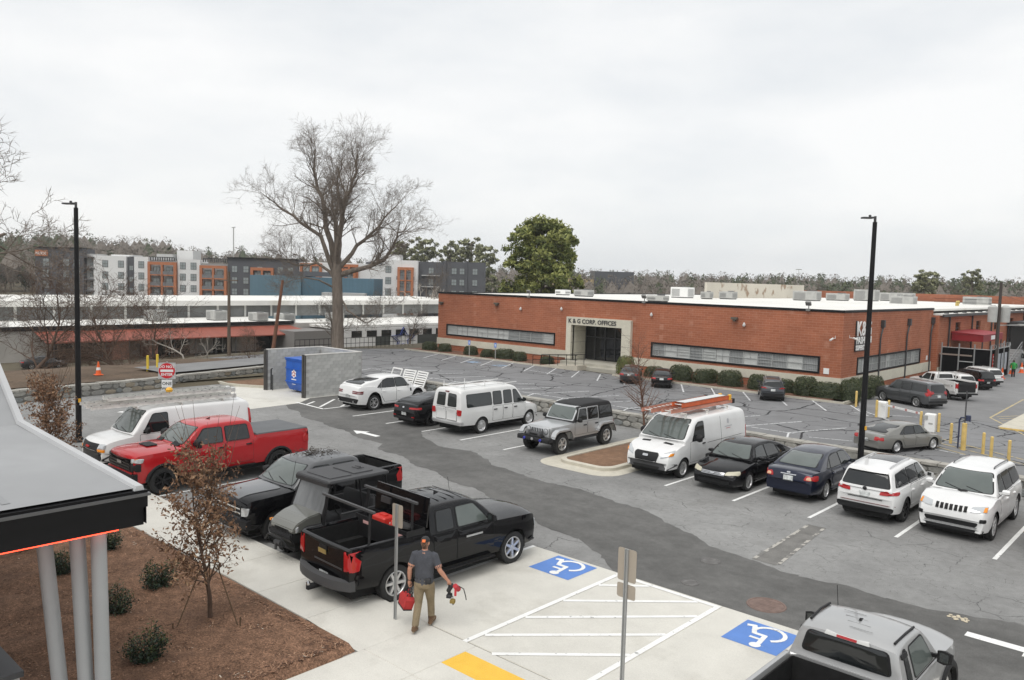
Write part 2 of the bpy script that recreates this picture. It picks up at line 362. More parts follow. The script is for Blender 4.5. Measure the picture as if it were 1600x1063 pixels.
# ---------------------------------------------------------------- concrete pad, sidewalk, plaza: separate slabs
def slabs(root, rects, z0, z1, mat, gap=.008, name='slab'):
    for x0, x1, y0, y1 in rects:
        m = MB(); m.chbox(x0+gap, x1-gap, y0+gap, y1-gap, z0, z1, .01); m.build(name, mat, root)
pad = sheet('concrete_pad', [(-13.42,10.66),(14,10.66),(14,15.85),(-13.42,15.85)], .002, concrete_old); tag(pad, 'pale concrete pad of the accessible parking stalls', kind='structure')
cuts = [-13.42,-10.62,-7.98,-5.0,-2.2,.6,3.4,6.2]
slabs(pad, [(a, c, 10.67, 15.85) for a, c in zip(cuts, cuts[1:])], -.1, .010, concrete, .004)
walk = sheet('sidewalk', [(-48,8.9),(-13.4,8.9),(-13.4,10.6),(-48,10.6)], .004, concrete_old); tag(walk, 'pale concrete sidewalk along the mulch bed', kind='structure')
cu = [-47.6+1.9*k for k in range(19)]; cu[-1] = -13.45
slabs(walk, [(a, c, 8.9, 10.47) for a, c in zip(cu, cu[1:])], 0, .115, concrete, .005)
for a, c in zip(cu[::2], cu[2::2]):
    m = MB(); m.chbox(a+.004, c-.004, 10.478, 10.65, -.05, .112, .02); m.build('kerbstone', concrete, walk)
m = MB()                                              # ramped slab where the kerb drops
for x0, x1, z0_, z1_ in ((-13.44,-11.75,.115,.014),):
    m.add([(x0,8.9,z0_),(x1,8.9,z1_),(x1,10.65,z1_),(x0,10.65,z0_),(x0,10.65,0),(x1,10.65,0)], [(0,1,2,3),(3,2,5,4)])
m.build('ramp_slab', concrete, walk)
plaza = sheet('plaza', [(-11.78,-8),(14,-8),(14,10.64),(-11.78,10.64)], .003, concrete_old); tag(plaza, 'pale concrete plaza before the ramp', kind='structure')
pu = [-11.76,-10.38,-7.6,-4.9,-2.2,.5,3.2,6]; pv = [-8,-5,-2,1.2,4.2,7.15,9.05,10.64]
slabs(plaza, [(a, c, e, f) for a, c in zip(pu, pu[1:]) for e, f in zip(pv, pv[1:])], -.1, .013, concrete, .004)
# tactile strip with domes
tac = MB(); tac.chbox(-10.36,-7.9,9.72,10.33,0,.02,.004); tp = tac.build('tactile_paving', tactile_y); tag(tp, 'yellow tactile warning strip set into the plaza kerb ramp', 'tactile paving')
dm = MB()
for i in range(40):
    for j in range(10): dm.lathe([(.014,.02),(.011,.026),(.0,.027)], 6, c=(-10.33+i*.061, 9.75+j*.061, 0))
d = dm.build('dome_field', tactile_y, tp); d['kind'] = 'stuff'
# access-aisle hatching and accessible symbols
HZ = .014
strip((-10.68,10.62),(-10.68,15.78), .12, HZ, paint_w, parent=pad); strip((-8.05,10.62),(-8.05,15.78), .12, HZ, paint_w, parent=pad); strip((-10.68,15.72),(-8.05,15.72), .12, HZ+.003, paint_w, parent=pad)
for a, c in (((-10.6,14.85),(-9.75,15.65)),((-10.6,13.55),(-8.5,15.65)),((-10.6,12.3),(-8.1,14.95)),((-10.6,11.1),(-8.1,13.7)),((-9.95,10.62),(-8.1,12.45))): strip(a, c, .11, HZ+.003, paint_w, parent=pad)
def stroke(m, pts, w, z):
    for (x0,y0),(x1,y1) in zip(pts, pts[1:]):
        L = math.hypot(x1-x0,y1-y0); tx, ty = (x1-x0)/L, (y1-y0)/L; nx, ny = -ty*w/2, tx*w/2; e = w*.3
        m.add([(x0+nx-tx*e,y0+ny-ty*e,z),(x0-nx-tx*e,y0-ny-ty*e,z),(x1-nx+tx*e,y1-ny+ty*e,z),(x1+nx+tx*e,y1+ny+ty*e,z)], [(0,1,2,3)]); z += .00005
def access_mark(u0, v0, w, h):
    m = MB(); m.add([(u0,v0,HZ),(u0+w,v0,HZ),(u0+w,v0+h,HZ),(u0,v0+h,HZ)], [(0,1,2,3)])
    o = m.build('accessible_marking', paint_b, pad); s = MB(); z = HZ+.004
    T = lambda a, b_: (u0 + w*(1-a), v0 + h*(1-b_))
    c = T(.44,.87); s.add([(c[0]+.1*w*math.cos(t*.52), c[1]+.1*h*math.sin(t*.52), z) for t in range(12)], [tuple(range(12))])
    stroke(s, [T(.42,.76),T(.46,.44),T(.66,.44),T(.78,.16),T(.88,.2)], .085*w, z+.0006)
    stroke(s, [T(.44,.62),T(.64,.62)], .07*w, z+.0012)
    stroke(s, [T(.44+.27*math.cos(R(a)), .33+.27*math.sin(R(a))) for a in range(125,372,15)], .075*w, z+.0018)
    s.build('wheelchair_symbol', paint_w, o)
access_mark(-12.5, 14.57, 1.22, 1.15); access_mark(-7.28, 14.42, 1.15, 1.17); access_mark(-4.7, 14.42, 1.15, 1.17)
# manhole covers
def manhole(u, v, r, col, label, nm):
    m = MB(); m.lathe([(0,.016),(r*.86,.016),(r*.87,.010),(r*.9,.010),(r*.91,.018),(r,.018),(r*1.02,.004)], 28, c=(u,v,0))
    for k in range(-3,4): m.box(u-r*.5,u+r*.5,v+k*r*.2-.012,v+k*r*.2+.012,.012,.0195)
    o = m.build('manhole_cover', M(nm, col, .7, noise=[(8,.2,4)])); tag(o, label, 'manhole cover')
manhole(-7.35,16.62,.42,(.17,.115,.095),'large rust brown manhole cover beside the concrete pad','rust_iron')
manhole(-9.2,16.55,.2,(.14,.135,.13),'small grey round cover in dark asphalt near the hatched aisle','grey_iron')
manhole(-9.6,18.25,.24,(.16,.155,.15),'small grey round cover in middle of dark asphalt aisle','grey_iron')
m = MB(); rr = random.Random(3)
for k in range(14):
    a = k*.9; r_ = .06+.012*k; m.lathe([(.045,.004),(.03,.012),(0,.016)], 7, c=(-4.1+r_*1.1*math.cos(a), 19.0+r_*.7*math.sin(a), .001*k))
tag(m.build('debris_patch', M('pale_rubble', (.5,.44,.33), .9, noise=[(20,.3,3)])), 'small pale heap of broken concrete on dark asphalt behind silver pickup', 'rubble')

# ---------------------------------------------------------------- mulch beds
def bed(name, x0, x1, y0, y1, z, amp, mat, step=.22, parent=None, edge=.25, sk=False):
    b = MB(); nx = max(2, int((x1-x0)/step)); ny = max(2, int((y1-y0)/step))
    for j in range(ny+1):
        for i in range(nx+1):
            x = x0+(x1-x0)*i/nx; y = y0+(y1-y0)*j/ny
            e = min(x-x0, x1-x, y-y0, y1-y); k = min(1, e/edge)
            if sk and i == nx: b.v.append((x+.03, y, -.02)); continue
            b.v.append((x, y, z + k*(amp*(mnoise.fractal(Vector((x*1.1,y*1.1,3)), 1, 2, 4)+.6) + amp*.35*mnoise.noise(Vector((x*7,y*7,1))))))
    for j in range(ny):
        for i in range(nx): q = j*(nx+1)+i; b.f.append((q,q+1,q+nx+2,q+nx+1)); b.m.append(0)
    return b.build(name, mat, parent, smooth=80)
mb = bed('mulch_bed', -47.5, -11.8, -6, 8.89, .095, .07, mulch_m, edge=.5, sk=True); tag(mb, 'brown pine bark mulch bed with young shrubs', kind='structure')
# loose pine straw and bark chips on the bed
straw = MB(); rr = random.Random(11)
for k in range(26000):
    x = -12 - 16*rr.random()**1.4; y = rr.uniform(2.2, 8.75); z = .11 + .05*(mnoise.fractal(Vector((x*1.1,y*1.1,3)),1,2,4)+.3)
    a = rr.uniform(0, math.pi); L = rr.uniform(.02,.085); w = rr.uniform(.003,.011); t = rr.uniform(-.35,.35)
    dx, dy, dz = math.cos(a)*L*math.cos(t), math.sin(a)*L*math.cos(t), math.sin(t)*L; nx, ny = -math.sin(a)*w, math.cos(a)*w
    straw.cur = rr.choice((0,0,1,1,2)) if rr.random() > .012 else 3
    straw.add([(x-dx+nx,y-dy+ny,z-dz),(x-dx-nx,y-dy-ny,z-dz),(x+dx-nx,y+dy-ny,z+dz),(x+dx+nx,y+dy+ny,z+dz)], [(0,1,2,3)])
o = straw.build('pine_straw', [M('straw_dark',(.11,.06,.04),1), M('straw_mid',(.25,.135,.08),1), M('straw_light',(.38,.235,.15),1), M('leaf_pale',(.6,.52,.42),1)]); tag(o, 'loose brown pine straw and bark over the bed', kind='stuff')

# kerbed planting island in the far row
isl = empty('planting_island', (0,0,0)); tag(isl, 'kerbed mulch island between the silver off-roader and white ladder van', 'island')
def rrect(x0,x1,y0,y1,r,n=6):
    p = []
    for cx,cy,a0 in ((x1-r,y1-.05,0),(x0+r,y1-.05,90),(x0+r,y0+r,180),(x1-r,y0+r,270)):
        rr_ = r if cy < (y0+y1)/2 else .05
        if rr_ == .05: cx = x1-.05 if cx > (x0+x1)/2 else x0+.05
        for k in range(n+1): a = R(a0+90*k/n); p.append((cx+rr_*math.cos(a), cy+rr_*math.sin(a)))
    return p
def ring(name, outer, inner, z0, z1, mat, parent, ch=.02):
    n = len(outer); b = MB()
    b.v = [(x,y,z0) for x,y in outer]+[(x,y,z1-ch) for x,y in outer]+[(x*(1-.0)+0,y,z1) for x,y in [(o[0]+(i[0]-o[0])*.18,o[1]+(i[1]-o[1])*.18) for o,i in zip(outer,inner)]]+[(x,y,z1) for x,y in inner]+[(x,y,z0) for x,y in inner]
    for L in range(4):
        for k in range(n): j=(k+1)%n; b.f.append((L*n+k,L*n+j,(L+1)*n+j,(L+1)*n+k)); b.m.append(0)
    return b.build(name, mat, parent, smooth=40)
ring('gutter', rrect(-20.0,-16.35,23.25,31.7,.9), rrect(-19.35,-16.95,24.0,31.6,.6), -.02, .012, concrete_old, isl, .004)
ring('kerb', rrect(-19.42,-16.87,23.95,31.65,.65), rrect(-19.22,-17.07,24.15,31.6,.5), 0, .14, concrete_old, isl)
bed('mulch', -19.25, -17.05, 24.15, 31.7, .1, .05, soil_m, .25, isl, .1)
# second kerbed bed beside the bin enclosure, with its apron
ap = tri_poly('concrete_apron', [(-46.2,23.6),(-43.2,22.9),(-37.1,20.9),(-37.3,24.1),(-38.45,25.6),(-38.5,29.3),(-43.1,29.3),(-43.1,25.9),(-45.7,24.3)], .008, concrete); tag(ap, 'pale concrete apron before the bin enclosure', kind='structure')
m = MB()
kp = [(-43.15,25.95),(-43.9,25.4),(-44.9,24.85),(-45.9,24.55),(-46.9,24.6)]
for a, c in zip(kp, kp[1:]): m.bar((*a,.07),(*c,.07),.18,.15)
kb = m.build('kerb', concrete_old); tag(kb, 'short concrete kerb curving from bin enclosure to the stone wall', 'kerb')
sb = tri_poly('soil_bed', [(-43.1,26.0),(-43.9,25.45),(-44.9,24.9),(-45.9,24.6),(-46.9,24.65),(-48.4,31.9),(-43.1,31.9)], .10, soil_m); tag(sb, 'bare brown soil bed beside the bin enclosure', kind='structure')
# leaf litter bank and drive beyond the left wall
bk = MB(); nu_, nv_ = 30, 26
for j in range(nv_+1):
    for i in range(nu_+1):
        u = -46.6-2.0*(j/nv_) - 42*(i/nu_)**1.3; v = -4 + 36*j/nv_
        bk.v.append((u, v, TZ(u,v)+.08+ (.12*mnoise.noise(Vector((u*.5,v*.5,0))) if i else .2)))
for j in range(nv_):
    for i in range(nu_): q = j*(nu_+1)+i; bk.f.append((q,q+nu_+1,q+nu_+2,q+1)); bk.m.append(0)
tag(bk.build('leaf_litter_bank', grassy, smooth=80), 'bank of brown leaf litter beyond the left stone wall', kind='structure')
dr = MB()
for i in range(12):
    v = 22+i*1.5; u = -52.6-.19*(v-25)-.006*(v-25)**2
    for q in range(6): x = u-2.3+4.6*q/5; dr.v.append((x,v+.5,TZ(x,v+.5)+.24-.17*sstep(31,36,v)))
for i in range(11):
    for q in range(5): a = i*6+q; dr.f.append((a,a+1,a+7,a+6)); dr.m.append(0)
tag(dr.build('access_lane', asphalt_drive), 'narrow asphalt lane behind the bin enclosure', kind='structure')

# ---------------------------------------------------------------- stone walls
stone_ms = [M('stone_%s' % n, c, .9, noise=[(3,.18,4),(20,.15,3)], bump=.5, bscale=25) for n, c in (('grey',(.25,.245,.225)),('pale',(.33,.32,.29)),('tan',(.29,.25,.19)),('blue_grey',(.2,.21,.205)))]
mortar = M('mortar', (.16,.155,.14), .95, noise=[(6,.2,4)])
stone_meshes = []
for k in range(10):
    rr = random.Random(100+k); b = MB(); n = 8; pts = []
    for i in range(n):
        a = 2*math.pi*(i+.5)/n; c, s_ = math.cos(a), math.sin(a); q = max(abs(c), abs(s_))
        pts.append((c/q*.5*rr.uniform(.93,1.03), s_/q*.5*rr.uniform(.92,1.03)))
    # local frame: x along wall, y outward (depth), z up
    f0 = [(x, 0, z) for x, z in pts]; f1 = [(x*.97, .55, z*.96) for x, z in pts]; f2 = [(x*.9+rr.uniform(-.03,.03), .85+rr.uniform(-.2,.2), z*.86+rr.uniform(-.04,.04)) for x, z in pts]; ctr = (0, 1.0, 0)
    fs = [(L*n+i, L*n+(i+1)%n, (L+1)*n+(i+1)%n, (L+1)*n+i) for L in (0,1) for i in range(n)] + [(2*n+i, 2*n+(i+1)%n, 3*n) for i in range(n)]
    b.add(f0+f1+f2+[ctr], fs); stone_meshes.append(b.mesh('stone', stone_ms[k % 4], 35))
def stone_wall(name, path, h, th, side, label, rows, seed, zbase=0, maxn=290, clip=None):
    root = empty(name, (path[0][0], path[0][1], zbase)); tag(root, label, 'stone wall')
    rr = random.Random(seed); core = MB(); cnt = 0; ox, oy = path[0]
    for (x0,y0),(x1,y1) in zip(path, path[1:]):
        L = math.hypot(x1-x0,y1-y0); tx, ty = (x1-x0)/L, (y1-y0)/L; nx, ny = side*ty, -side*tx
        core.obox(((x0+x1)/2-ox-nx*th/2,(y0+y1)/2-oy-ny*th/2,(h-.02)/2-.5), (tx*L/2,ty*L/2,0), (nx*(th/2-.012),ny*(th/2-.012),0), (0,0,(h-.02)/2+.5))
        rh = h/rows; rz = math.atan2(-nx, ny)     # local +y points outward
        for r_ in range(rows):
            x = rr.uniform(-.15,0)
            while x < L:
                w = rr.uniform(.26,.72)*(1.15 if r_ == 0 else 1); hh = rh*rr.uniform(.86,1.12); zc = rh*(r_+.5)+rr.uniform(-.03,.03)
                xc = min(x+w/2, L)
                if cnt < maxn and (clip is None or clip(x0+tx*xc, y0+ty*xc)):
                    o = link('stone', rr.choice(stone_meshes), root); o.location = (x0+tx*xc-ox-nx*.02, y0+ty*xc-oy-ny*.02, zc)
                    o.rotation_euler = (0, rr.uniform(-.08,.08), rz); o.scale = (w*.97, rr.uniform(.035,.075), hh*.98); cnt += 1
                x += w
    core.build('mortar_core', mortar, root)
    cap = MB()
    for (x0,y0),(x1,y1) in zip(path, path[1:]):
        L = math.hypot(x1-x0,y1-y0); tx, ty = (x1-x0)/L, (y1-y0)/L; nx, ny = side*ty, -side*tx; n = max(1,int(L/.55)); x = 0
        for k in range(n):
            a, c = L*k/n, L*(k+1)/n; e = rr.uniform(.0,.05)
            cap.obox((x0+tx*(a+c)/2-ox-nx*th/2, y0+ty*(a+c)/2-oy-ny*th/2, h+.03+rr.uniform(-.012,.02)), (tx*((c-a)/2-.012),ty*((c-a)/2-.012),0), (nx*(th/2+.03+e),ny*(th/2+.03+e),0), (0,0,.05))
    cap.build('cap_course', M('cap_stone', (.34,.325,.29), .9, noise=[(2.2,.2,4),(15,.12,3)], bump=.4, bscale=30), root)
stone_wall('stone_wall', [(-45.6,11.5),(-46.4,19),(-47.6,24.5),(-49.2,32.0)], .58, .4, 1, 'low grey rubble stone wall below leaf litter bank at left', 2, 5)
stone_wall('stone_wall', [(-40.2,32.3),(-30,32.35),(-20,32.4),(-8,32.2),(2,31.9)], .58, .4, 1, 'long low rubble stone wall behind the far row of cars', 2, 6)

# ---------------------------------------------------------------- block bin enclosure
enc = empty('bin_enclosure', (-40.7,27.25,0)); tag(enc, 'grey concrete block bin enclosure open at the front', 'enclosure')
EX0, EX1, EY0, EY1, EH = -2.1, 2.1, -1.85, 2.0, 2.4
cmu = [M('block_%d' % k, (.40+.035*k,.40+.035*k,.385+.033*k), .92, noise=[(3,.08,4),(30,.1,3)], bump=.3, bscale=40) for k in range(3)]
bm_ = []
for k in range(3):
    m = MB(); m.chbox(-.195,.195,-.1,.1,-.095,.095,.006); bm_.append(m.mesh('block', cmu[k]))
m = MB(); e = .008
m.box(EX0+e,EX0+.2-e,EY0+e,EY1-e,0,EH-.01); m.box(EX1-.2+e,EX1-e,EY0+e,EY1-e,0,EH-.01); m.box(EX0+.2,EX1-.2,EY1-.2+e,EY1-e,0,EH-.012)
m.build('mortar_core', M('block_mortar', (.36,.355,.34), .95, noise=[(5,.1,3)]), enc)
rr = random.Random(9)
for wx, n0 in ((EX0+.1,0),(EX1-.1,0)):
    for r_ in range(12):
        y = EY0 + (.2 if r_ % 2 == 0 else .4)
        while y < EY1-.05:
            o = link('block', rr.choice(bm_), enc); o.location = (wx, y, .1+.2*r_); o.rotation_euler = (0,0,R(90)); y += .4
for r_ in range(8,12):
    x = EX0+.4 + (0 if r_ % 2 else .2)
    while x < EX1-.35: o = link('block', rr.choice(bm_), enc); o.location = (x, EY1-.1, .1+.2*r_); x += .4
m = MB()
for x in (EX0-.005, EX1-.195): m.chbox(x-.01,x+.21,EY0-.01,EY1+.01,EH-.002,EH+.05,.012)
m.chbox(EX0+.21,EX1-.21,EY1-.21,EY1+.01,EH-.002,EH+.048,.012); m.build('coping', M('coping_concrete', (.52,.51,.48), .9, noise=[(3,.1,4)]), enc)
for x in (EX0+.1, EX1-.1):
    m = MB(); m.box(x-.14,x-.03,EY0-.13,EY0-.012,0,EH+.03); m.box(x+.02,x+.12,EY0-.10,EY0-.012,0,EH); m.build('gate_post', M('dark_steel', (.09,.085,.08), .5, metal=.3, noise=[(2,.2,3)]), enc)
m = MB(); m.bar((EX0+.42,EY0+.1,.05),(EX0+.42,EY0+.1,1.25),.06); m.bar((EX0+.38,EY0+.1,1.25),(EX0+.55,EY0+.1,1.32),.05); m.bar((EX0+.52,EY0+.14,.02),(EX0+.52,EY0+.14,.95),.04); m.build('gate_latch', M('black_steel', (.02,.02,.02), .5), enc)
# blue refuse container
bin_ = empty('refuse_container', (-40.35,27.3,.01)); tag(bin_, 'blue steel refuse container with star emblem inside the block enclosure', 'dumpster')
blue = M('bin_blue', (.012,.10,.45), .45, noise=[(2,.12,4)], wear=((.06,.12,.3),7,.66,.05))
m = MB(); prof = [(-1.35,.55),(-1.1,.12),(1.2,.12),(1.3,.3),(1.3,1.95),(-1.35,1.95)]
w2 = 1.15; n = len(prof)
m.add([(-w2,y,z) for y,z in prof]+[(w2,y,z) for y,z in prof], [tuple(range(n)), tuple(reversed(range(n,2*n)))]+[(i,n+i,n+(i+1)%n,(i+1)%n) for i in range(n) if i != 4]+[(4,n+4,n+5,5)]); m.build('body', blue, bin_)
m = MB()
for z in (.62,1.38,1.88): m.box(-w2-.03,w2+.03,-1.40,-1.352,z,z+.05)
m.box(-w2-.05,w2+.05,-1.42,1.34,1.952,2.02); m.build('rim_rail', blue, bin_)
wht = M('emblem_white', (.75,.75,.75), .5); redm = M('emblem_red', (.45,.03,.05), .5)
def star(cx, cz, r, y, mat, parent, n=5, k=.55, name='emblem_star'):
    m = MB(); pts = [(cx+(r if i % 2 == 0 else r*k)*math.sin(math.pi*i/n), y, cz+(r if i % 2 == 0 else r*k)*math.cos(math.pi*i/n)) for i in range(2*n)]
    m.add(pts+[(cx,y,cz)], [(2*n,i,(i+1)%(2*n)) for i in range(2*n)]); return m.build(name, mat, parent)
e_ = star(-.32,1.12,.27,-1.356,wht,bin_,6,.72,'emblem'); star(-.32,1.12,.2,-1.36,redm,e_); star(-.32,1.12,.1,-1.364,wht,e_,6,.7)
m = MB(); m.box(-.56,-.08,-1.36,-1.352,.76,.82); m.box(-.5,-.14,-1.36,-1.352,.5,.53); m.build('lettering', wht, bin_)
# ================================================================ buildings
def brick_mat(name, c1, c2, cm, wide=.62, high=.205, bands=True):
    m = bpy.data.materials.new(name); m.use_nodes = True; MATS[name] = m; t = m.node_tree; p = t.nodes['Principled BSDF']; p.inputs['Roughness'].default_value = .85; p.inputs['Specular IOR Level'].default_value = .25
    g = t.nodes.new('ShaderNodeNewGeometry'); s = t.nodes.new('ShaderNodeSeparateXYZ'); t.links.new(g.outputs['Position'], s.inputs[0])
    a = t.nodes.new('ShaderNodeMath'); a.operation = 'ADD'; t.links.new(s.outputs[0], a.inputs[0]); t.links.new(s.outputs[1], a.inputs[1])
    c = t.nodes.new('ShaderNodeCombineXYZ'); t.links.new(a.outputs[0], c.inputs[0]); t.links.new(s.outputs[2], c.inputs[1])
    b = t.nodes.new('ShaderNodeTexBrick'); b.inputs['Scale'].default_value = 1; b.inputs['Brick Width'].default_value = wide; b.inputs['Row Height'].default_value = high; b.inputs['Mortar Size'].default_value = .014
    b.inputs['Color1'].default_value = (*c1,1); b.inputs['Color2'].default_value = (*c2,1); b.inputs['Mortar'].default_value = (*cm,1); t.links.new(c.outputs[0], b.inputs['Vector'])
    n = t.nodes.new('ShaderNodeTexNoise'); n.inputs['Scale'].default_value = .35; n.inputs['Detail'].default_value = 5; t.links.new(c.outputs[0], n.inputs['Vector'])
    r = t.nodes.new('ShaderNodeMapRange'); r.inputs[1].default_value = .3; r.inputs[2].default_value = .7; r.inputs[3].default_value = .86; r.inputs[4].default_value = 1.12; t.links.new(n.outputs[0], r.inputs[0])
    v = t.nodes.new('ShaderNodeVectorMath'); v.operation = 'SCALE'; t.links.new(b.outputs[0], v.inputs[0]); t.links.new(r.outputs[0], v.inputs['Scale']); sock = v.outputs[0]
    if bands:                                  # pale efflorescence along every few courses
        mp = t.nodes.new('ShaderNodeMapping'); mp.inputs['Scale'].default_value = (.16, 1/.52, 1); t.links.new(c.outputs[0], mp.inputs[0])
        w = t.nodes.new('ShaderNodeTexBrick'); w.inputs['Scale'].default_value = 1; w.inputs['Brick Width'].default_value = 1.0; w.inputs['Row Height'].default_value = 1; w.inputs['Mortar Size'].default_value = .05; w.inputs['Mortar Smooth'].default_value = .6
        w.inputs['Color1'].default_value = w.inputs['Color2'].default_value = (0,0,0,1); w.inputs['Mortar'].default_value = (1,1,1,1); t.links.new(mp.outputs[0], w.inputs['Vector'])
        n2 = t.nodes.new('ShaderNodeTexNoise'); n2.inputs['Scale'].default_value = .5; n2.inputs['Detail'].default_value = 4; t.links.new(c.outputs[0], n2.inputs['Vector'])
        r2 = t.nodes.new('ShaderNodeMapRange'); r2.inputs[1].default_value = .42; r2.inputs[2].default_value = .65; r2.inputs[4].default_value = .3; t.links.new(n2.outputs[0], r2.inputs[0])
        mu = t.nodes.new('ShaderNodeMath'); mu.operation = 'MULTIPLY'; t.links.new(w.outputs[0], mu.inputs[0]); t.links.new(r2.outputs[0], mu.inputs[1])
        x = t.nodes.new('ShaderNodeMix'); x.data_type = 'RGBA'; t.links.new(mu.outputs[0], x.inputs[0]); t.links.new(sock, x.inputs[6]); x.inputs[7].default_value = (.62,.36,.26,1); sock = x.outputs[2]
    t.links.new(sock, p.inputs['Base Color']); return m
brick = brick_mat('red_brick', (.39,.138,.074), (.335,.114,.06), (.43,.21,.14))
cream = M('cream_stone', (.60,.57,.47), .85, noise=[(.4,.08,4),(3,.05,4)])
white_roof = M('white_roof', (.74,.73,.69), .8, noise=[(.05,.06,4),(.5,.04,4)], wear=((.62,.60,.54),.12,.6,.12))
black_trim = M('black_trim', (.009,.009,.010), .5, noise=[(1,.15,3)], spec=.25)
dark_glass = M('dark_glass', (.012,.013,.015), .06, spec=.6)
win_glass = M('window_glass', (.10,.115,.12), .07, spec=.6)
blind = M('window_blind', (.62,.63,.61), .35, noise=[((1.2,1.2,9),.12,2)], spec=.6)
blind_d = M('window_dim', (.30,.31,.31), .2, noise=[((1.2,1.2,9),.2,2)], spec=.6)
alu = M('grey_aluminium', (.5,.51,.5), .45, metal=.4)
steel_l = M('light_steel', (.42,.42,.40), .55, noise=[(1.5,.12,3)])
steel_d = M('dark_metal', (.045,.045,.047), .5)
brown_dk = M('dark_interior', (.012,.011,.011), .6)

def wallrects(m, a0, a1, z0, z1, ops, depth, put):
    "wall face with openings and reveals; put(a, d, z) maps to 3D"
    xs = sorted({a0, a1} | {o[0] for o in ops} | {o[1] for o in ops}); zs = sorted({z0, z1} | {o[2] for o in ops} | {o[3] for o in ops})
    for i in range(len(xs)-1):
        for j in range(len(zs)-1):
            cx, cz = (xs[i]+xs[i+1])/2, (zs[j]+zs[j+1])/2
            if any(o[0] < cx < o[1] and o[2] < cz < o[3] for o in ops): continue
            m.add([put(xs[i],0,zs[j]), put(xs[i+1],0,zs[j]), put(xs[i+1],0,zs[j+1]), put(xs[i],0,zs[j+1])], [(0,1,2,3)])
    for x0, x1, y0, y1 in ops:
        for p, q in (((x0,y0),(x1,y0)),((x1,y0),(x1,y1)),((x1,y1),(x0,y1)),((x0,y1),(x0,y0))):
            m.add([put(p[0],0,p[1]), put(q[0],0,q[1]), put(q[0],depth,q[1]), put(p[0],depth,p[1])], [(3,2,1,0)])

def text(name, body, size, loc, rot, mat, parent, ext=.04, align='LEFT', sx=1.0, bold=0.0):
    c = bpy.data.curves.new(name, 'FONT'); c.body = body; c.size = size; c.extrude = ext; c.align_x = align; c.resolution_u = 2; c.offset = bold
    o = bpy.data.objects.new(name, c); COL.objects.link(o)
    dg = bpy.context.evaluated_depsgraph_get(); me = bpy.data.meshes.new_from_object(o.evaluated_get(dg)); COL.objects.unlink(o); bpy.data.objects.remove(o)
    me.materials.clear(); me.materials.append(mat); o = link(name, me, parent); o.location = loc; o.rotation_euler = rot; o.scale = (sx,1,1); return o

bx0, bx1, by, bz0, bz1 = -72.0, -23.9, 65.8, -2.0, 5.2
BL = empty('brick_building', (bx0, by, bz0)); tag(BL, 'long flat-roofed red brick office building with cream entrance portal', 'building')
def bobj(mb_, name, mats, parent=BL, smooth=None):
    mb_.v = [(x-bx0, y-by, z-bz0) for x, y, z in mb_.v] if parent is BL else mb_.v
    return mb_.build(name, mats, parent, smooth)
strips = [(-70.45,-53.75,.1,1.4,10),(-41.85,-25.65,-.05,1.33,12)]
PX0, PX1, PZ = -51.4, -45.1, 2.45
# object coordinates of parts stay in world axes: parts are placed with the root's inverse offset
m = MB(); wallrects(m, bx0, bx1, bz0, bz1-.2, [(s[0],s[1],s[2],s[3]) for s in strips]+[(PX0,PX1,bz0,PZ)], .22, lambda a,d,z: (a,by+d,z)); bobj(m, 'front_wall', brick)
sv0, sv1 = 69.3, 86.8
m = MB(); wallrects(m, by, 90.6, bz0, bz1-.2, [(sv0,sv1,-.25,1.2)], .22, lambda a,d,z: (bx1-d,a,z)); bobj(m, 'side_wall', brick)
m = MB(); m.quad((bx0,by,bz0),(bx0,150,bz0),(bx0,150,bz1-.2),(bx0,by,bz1-.2)); m.quad((bx0,150,bz0),(bx1,150,bz0),(bx1,150,bz1-.2),(bx0,150,bz1-.2)); bobj(m, 'rear_wall', brick)
m = MB(); m.box(bx0+.1,bx1-.1,by+.1,149.8,bz1-.35,bz1-.14); bobj(m, 'roof', white_roof)
m = MB(); m.box(bx0-.06,bx1+.06,by-.06,by+.2,bz1-.2,bz1); m.box(bx1-.2,bx1+.06,by+.2,90.66,bz1-.2,bz1); m.box(bx0-.06,bx0+.2,by+.2,150,bz1-.2,bz1-.02); bobj(m, 'coping', black_trim)
m = MB(); m.box(bx0-.08,PX0-.6,by-.07,by-.002,-1.05,-.3); m.box(PX1+1.1,bx1+.07,by-.07,by-.002,-1.05,-.3); m.box(bx1+.002,bx1+.07,by,90.6,-1.25,-.32); bobj(m, 'plinth', cream)
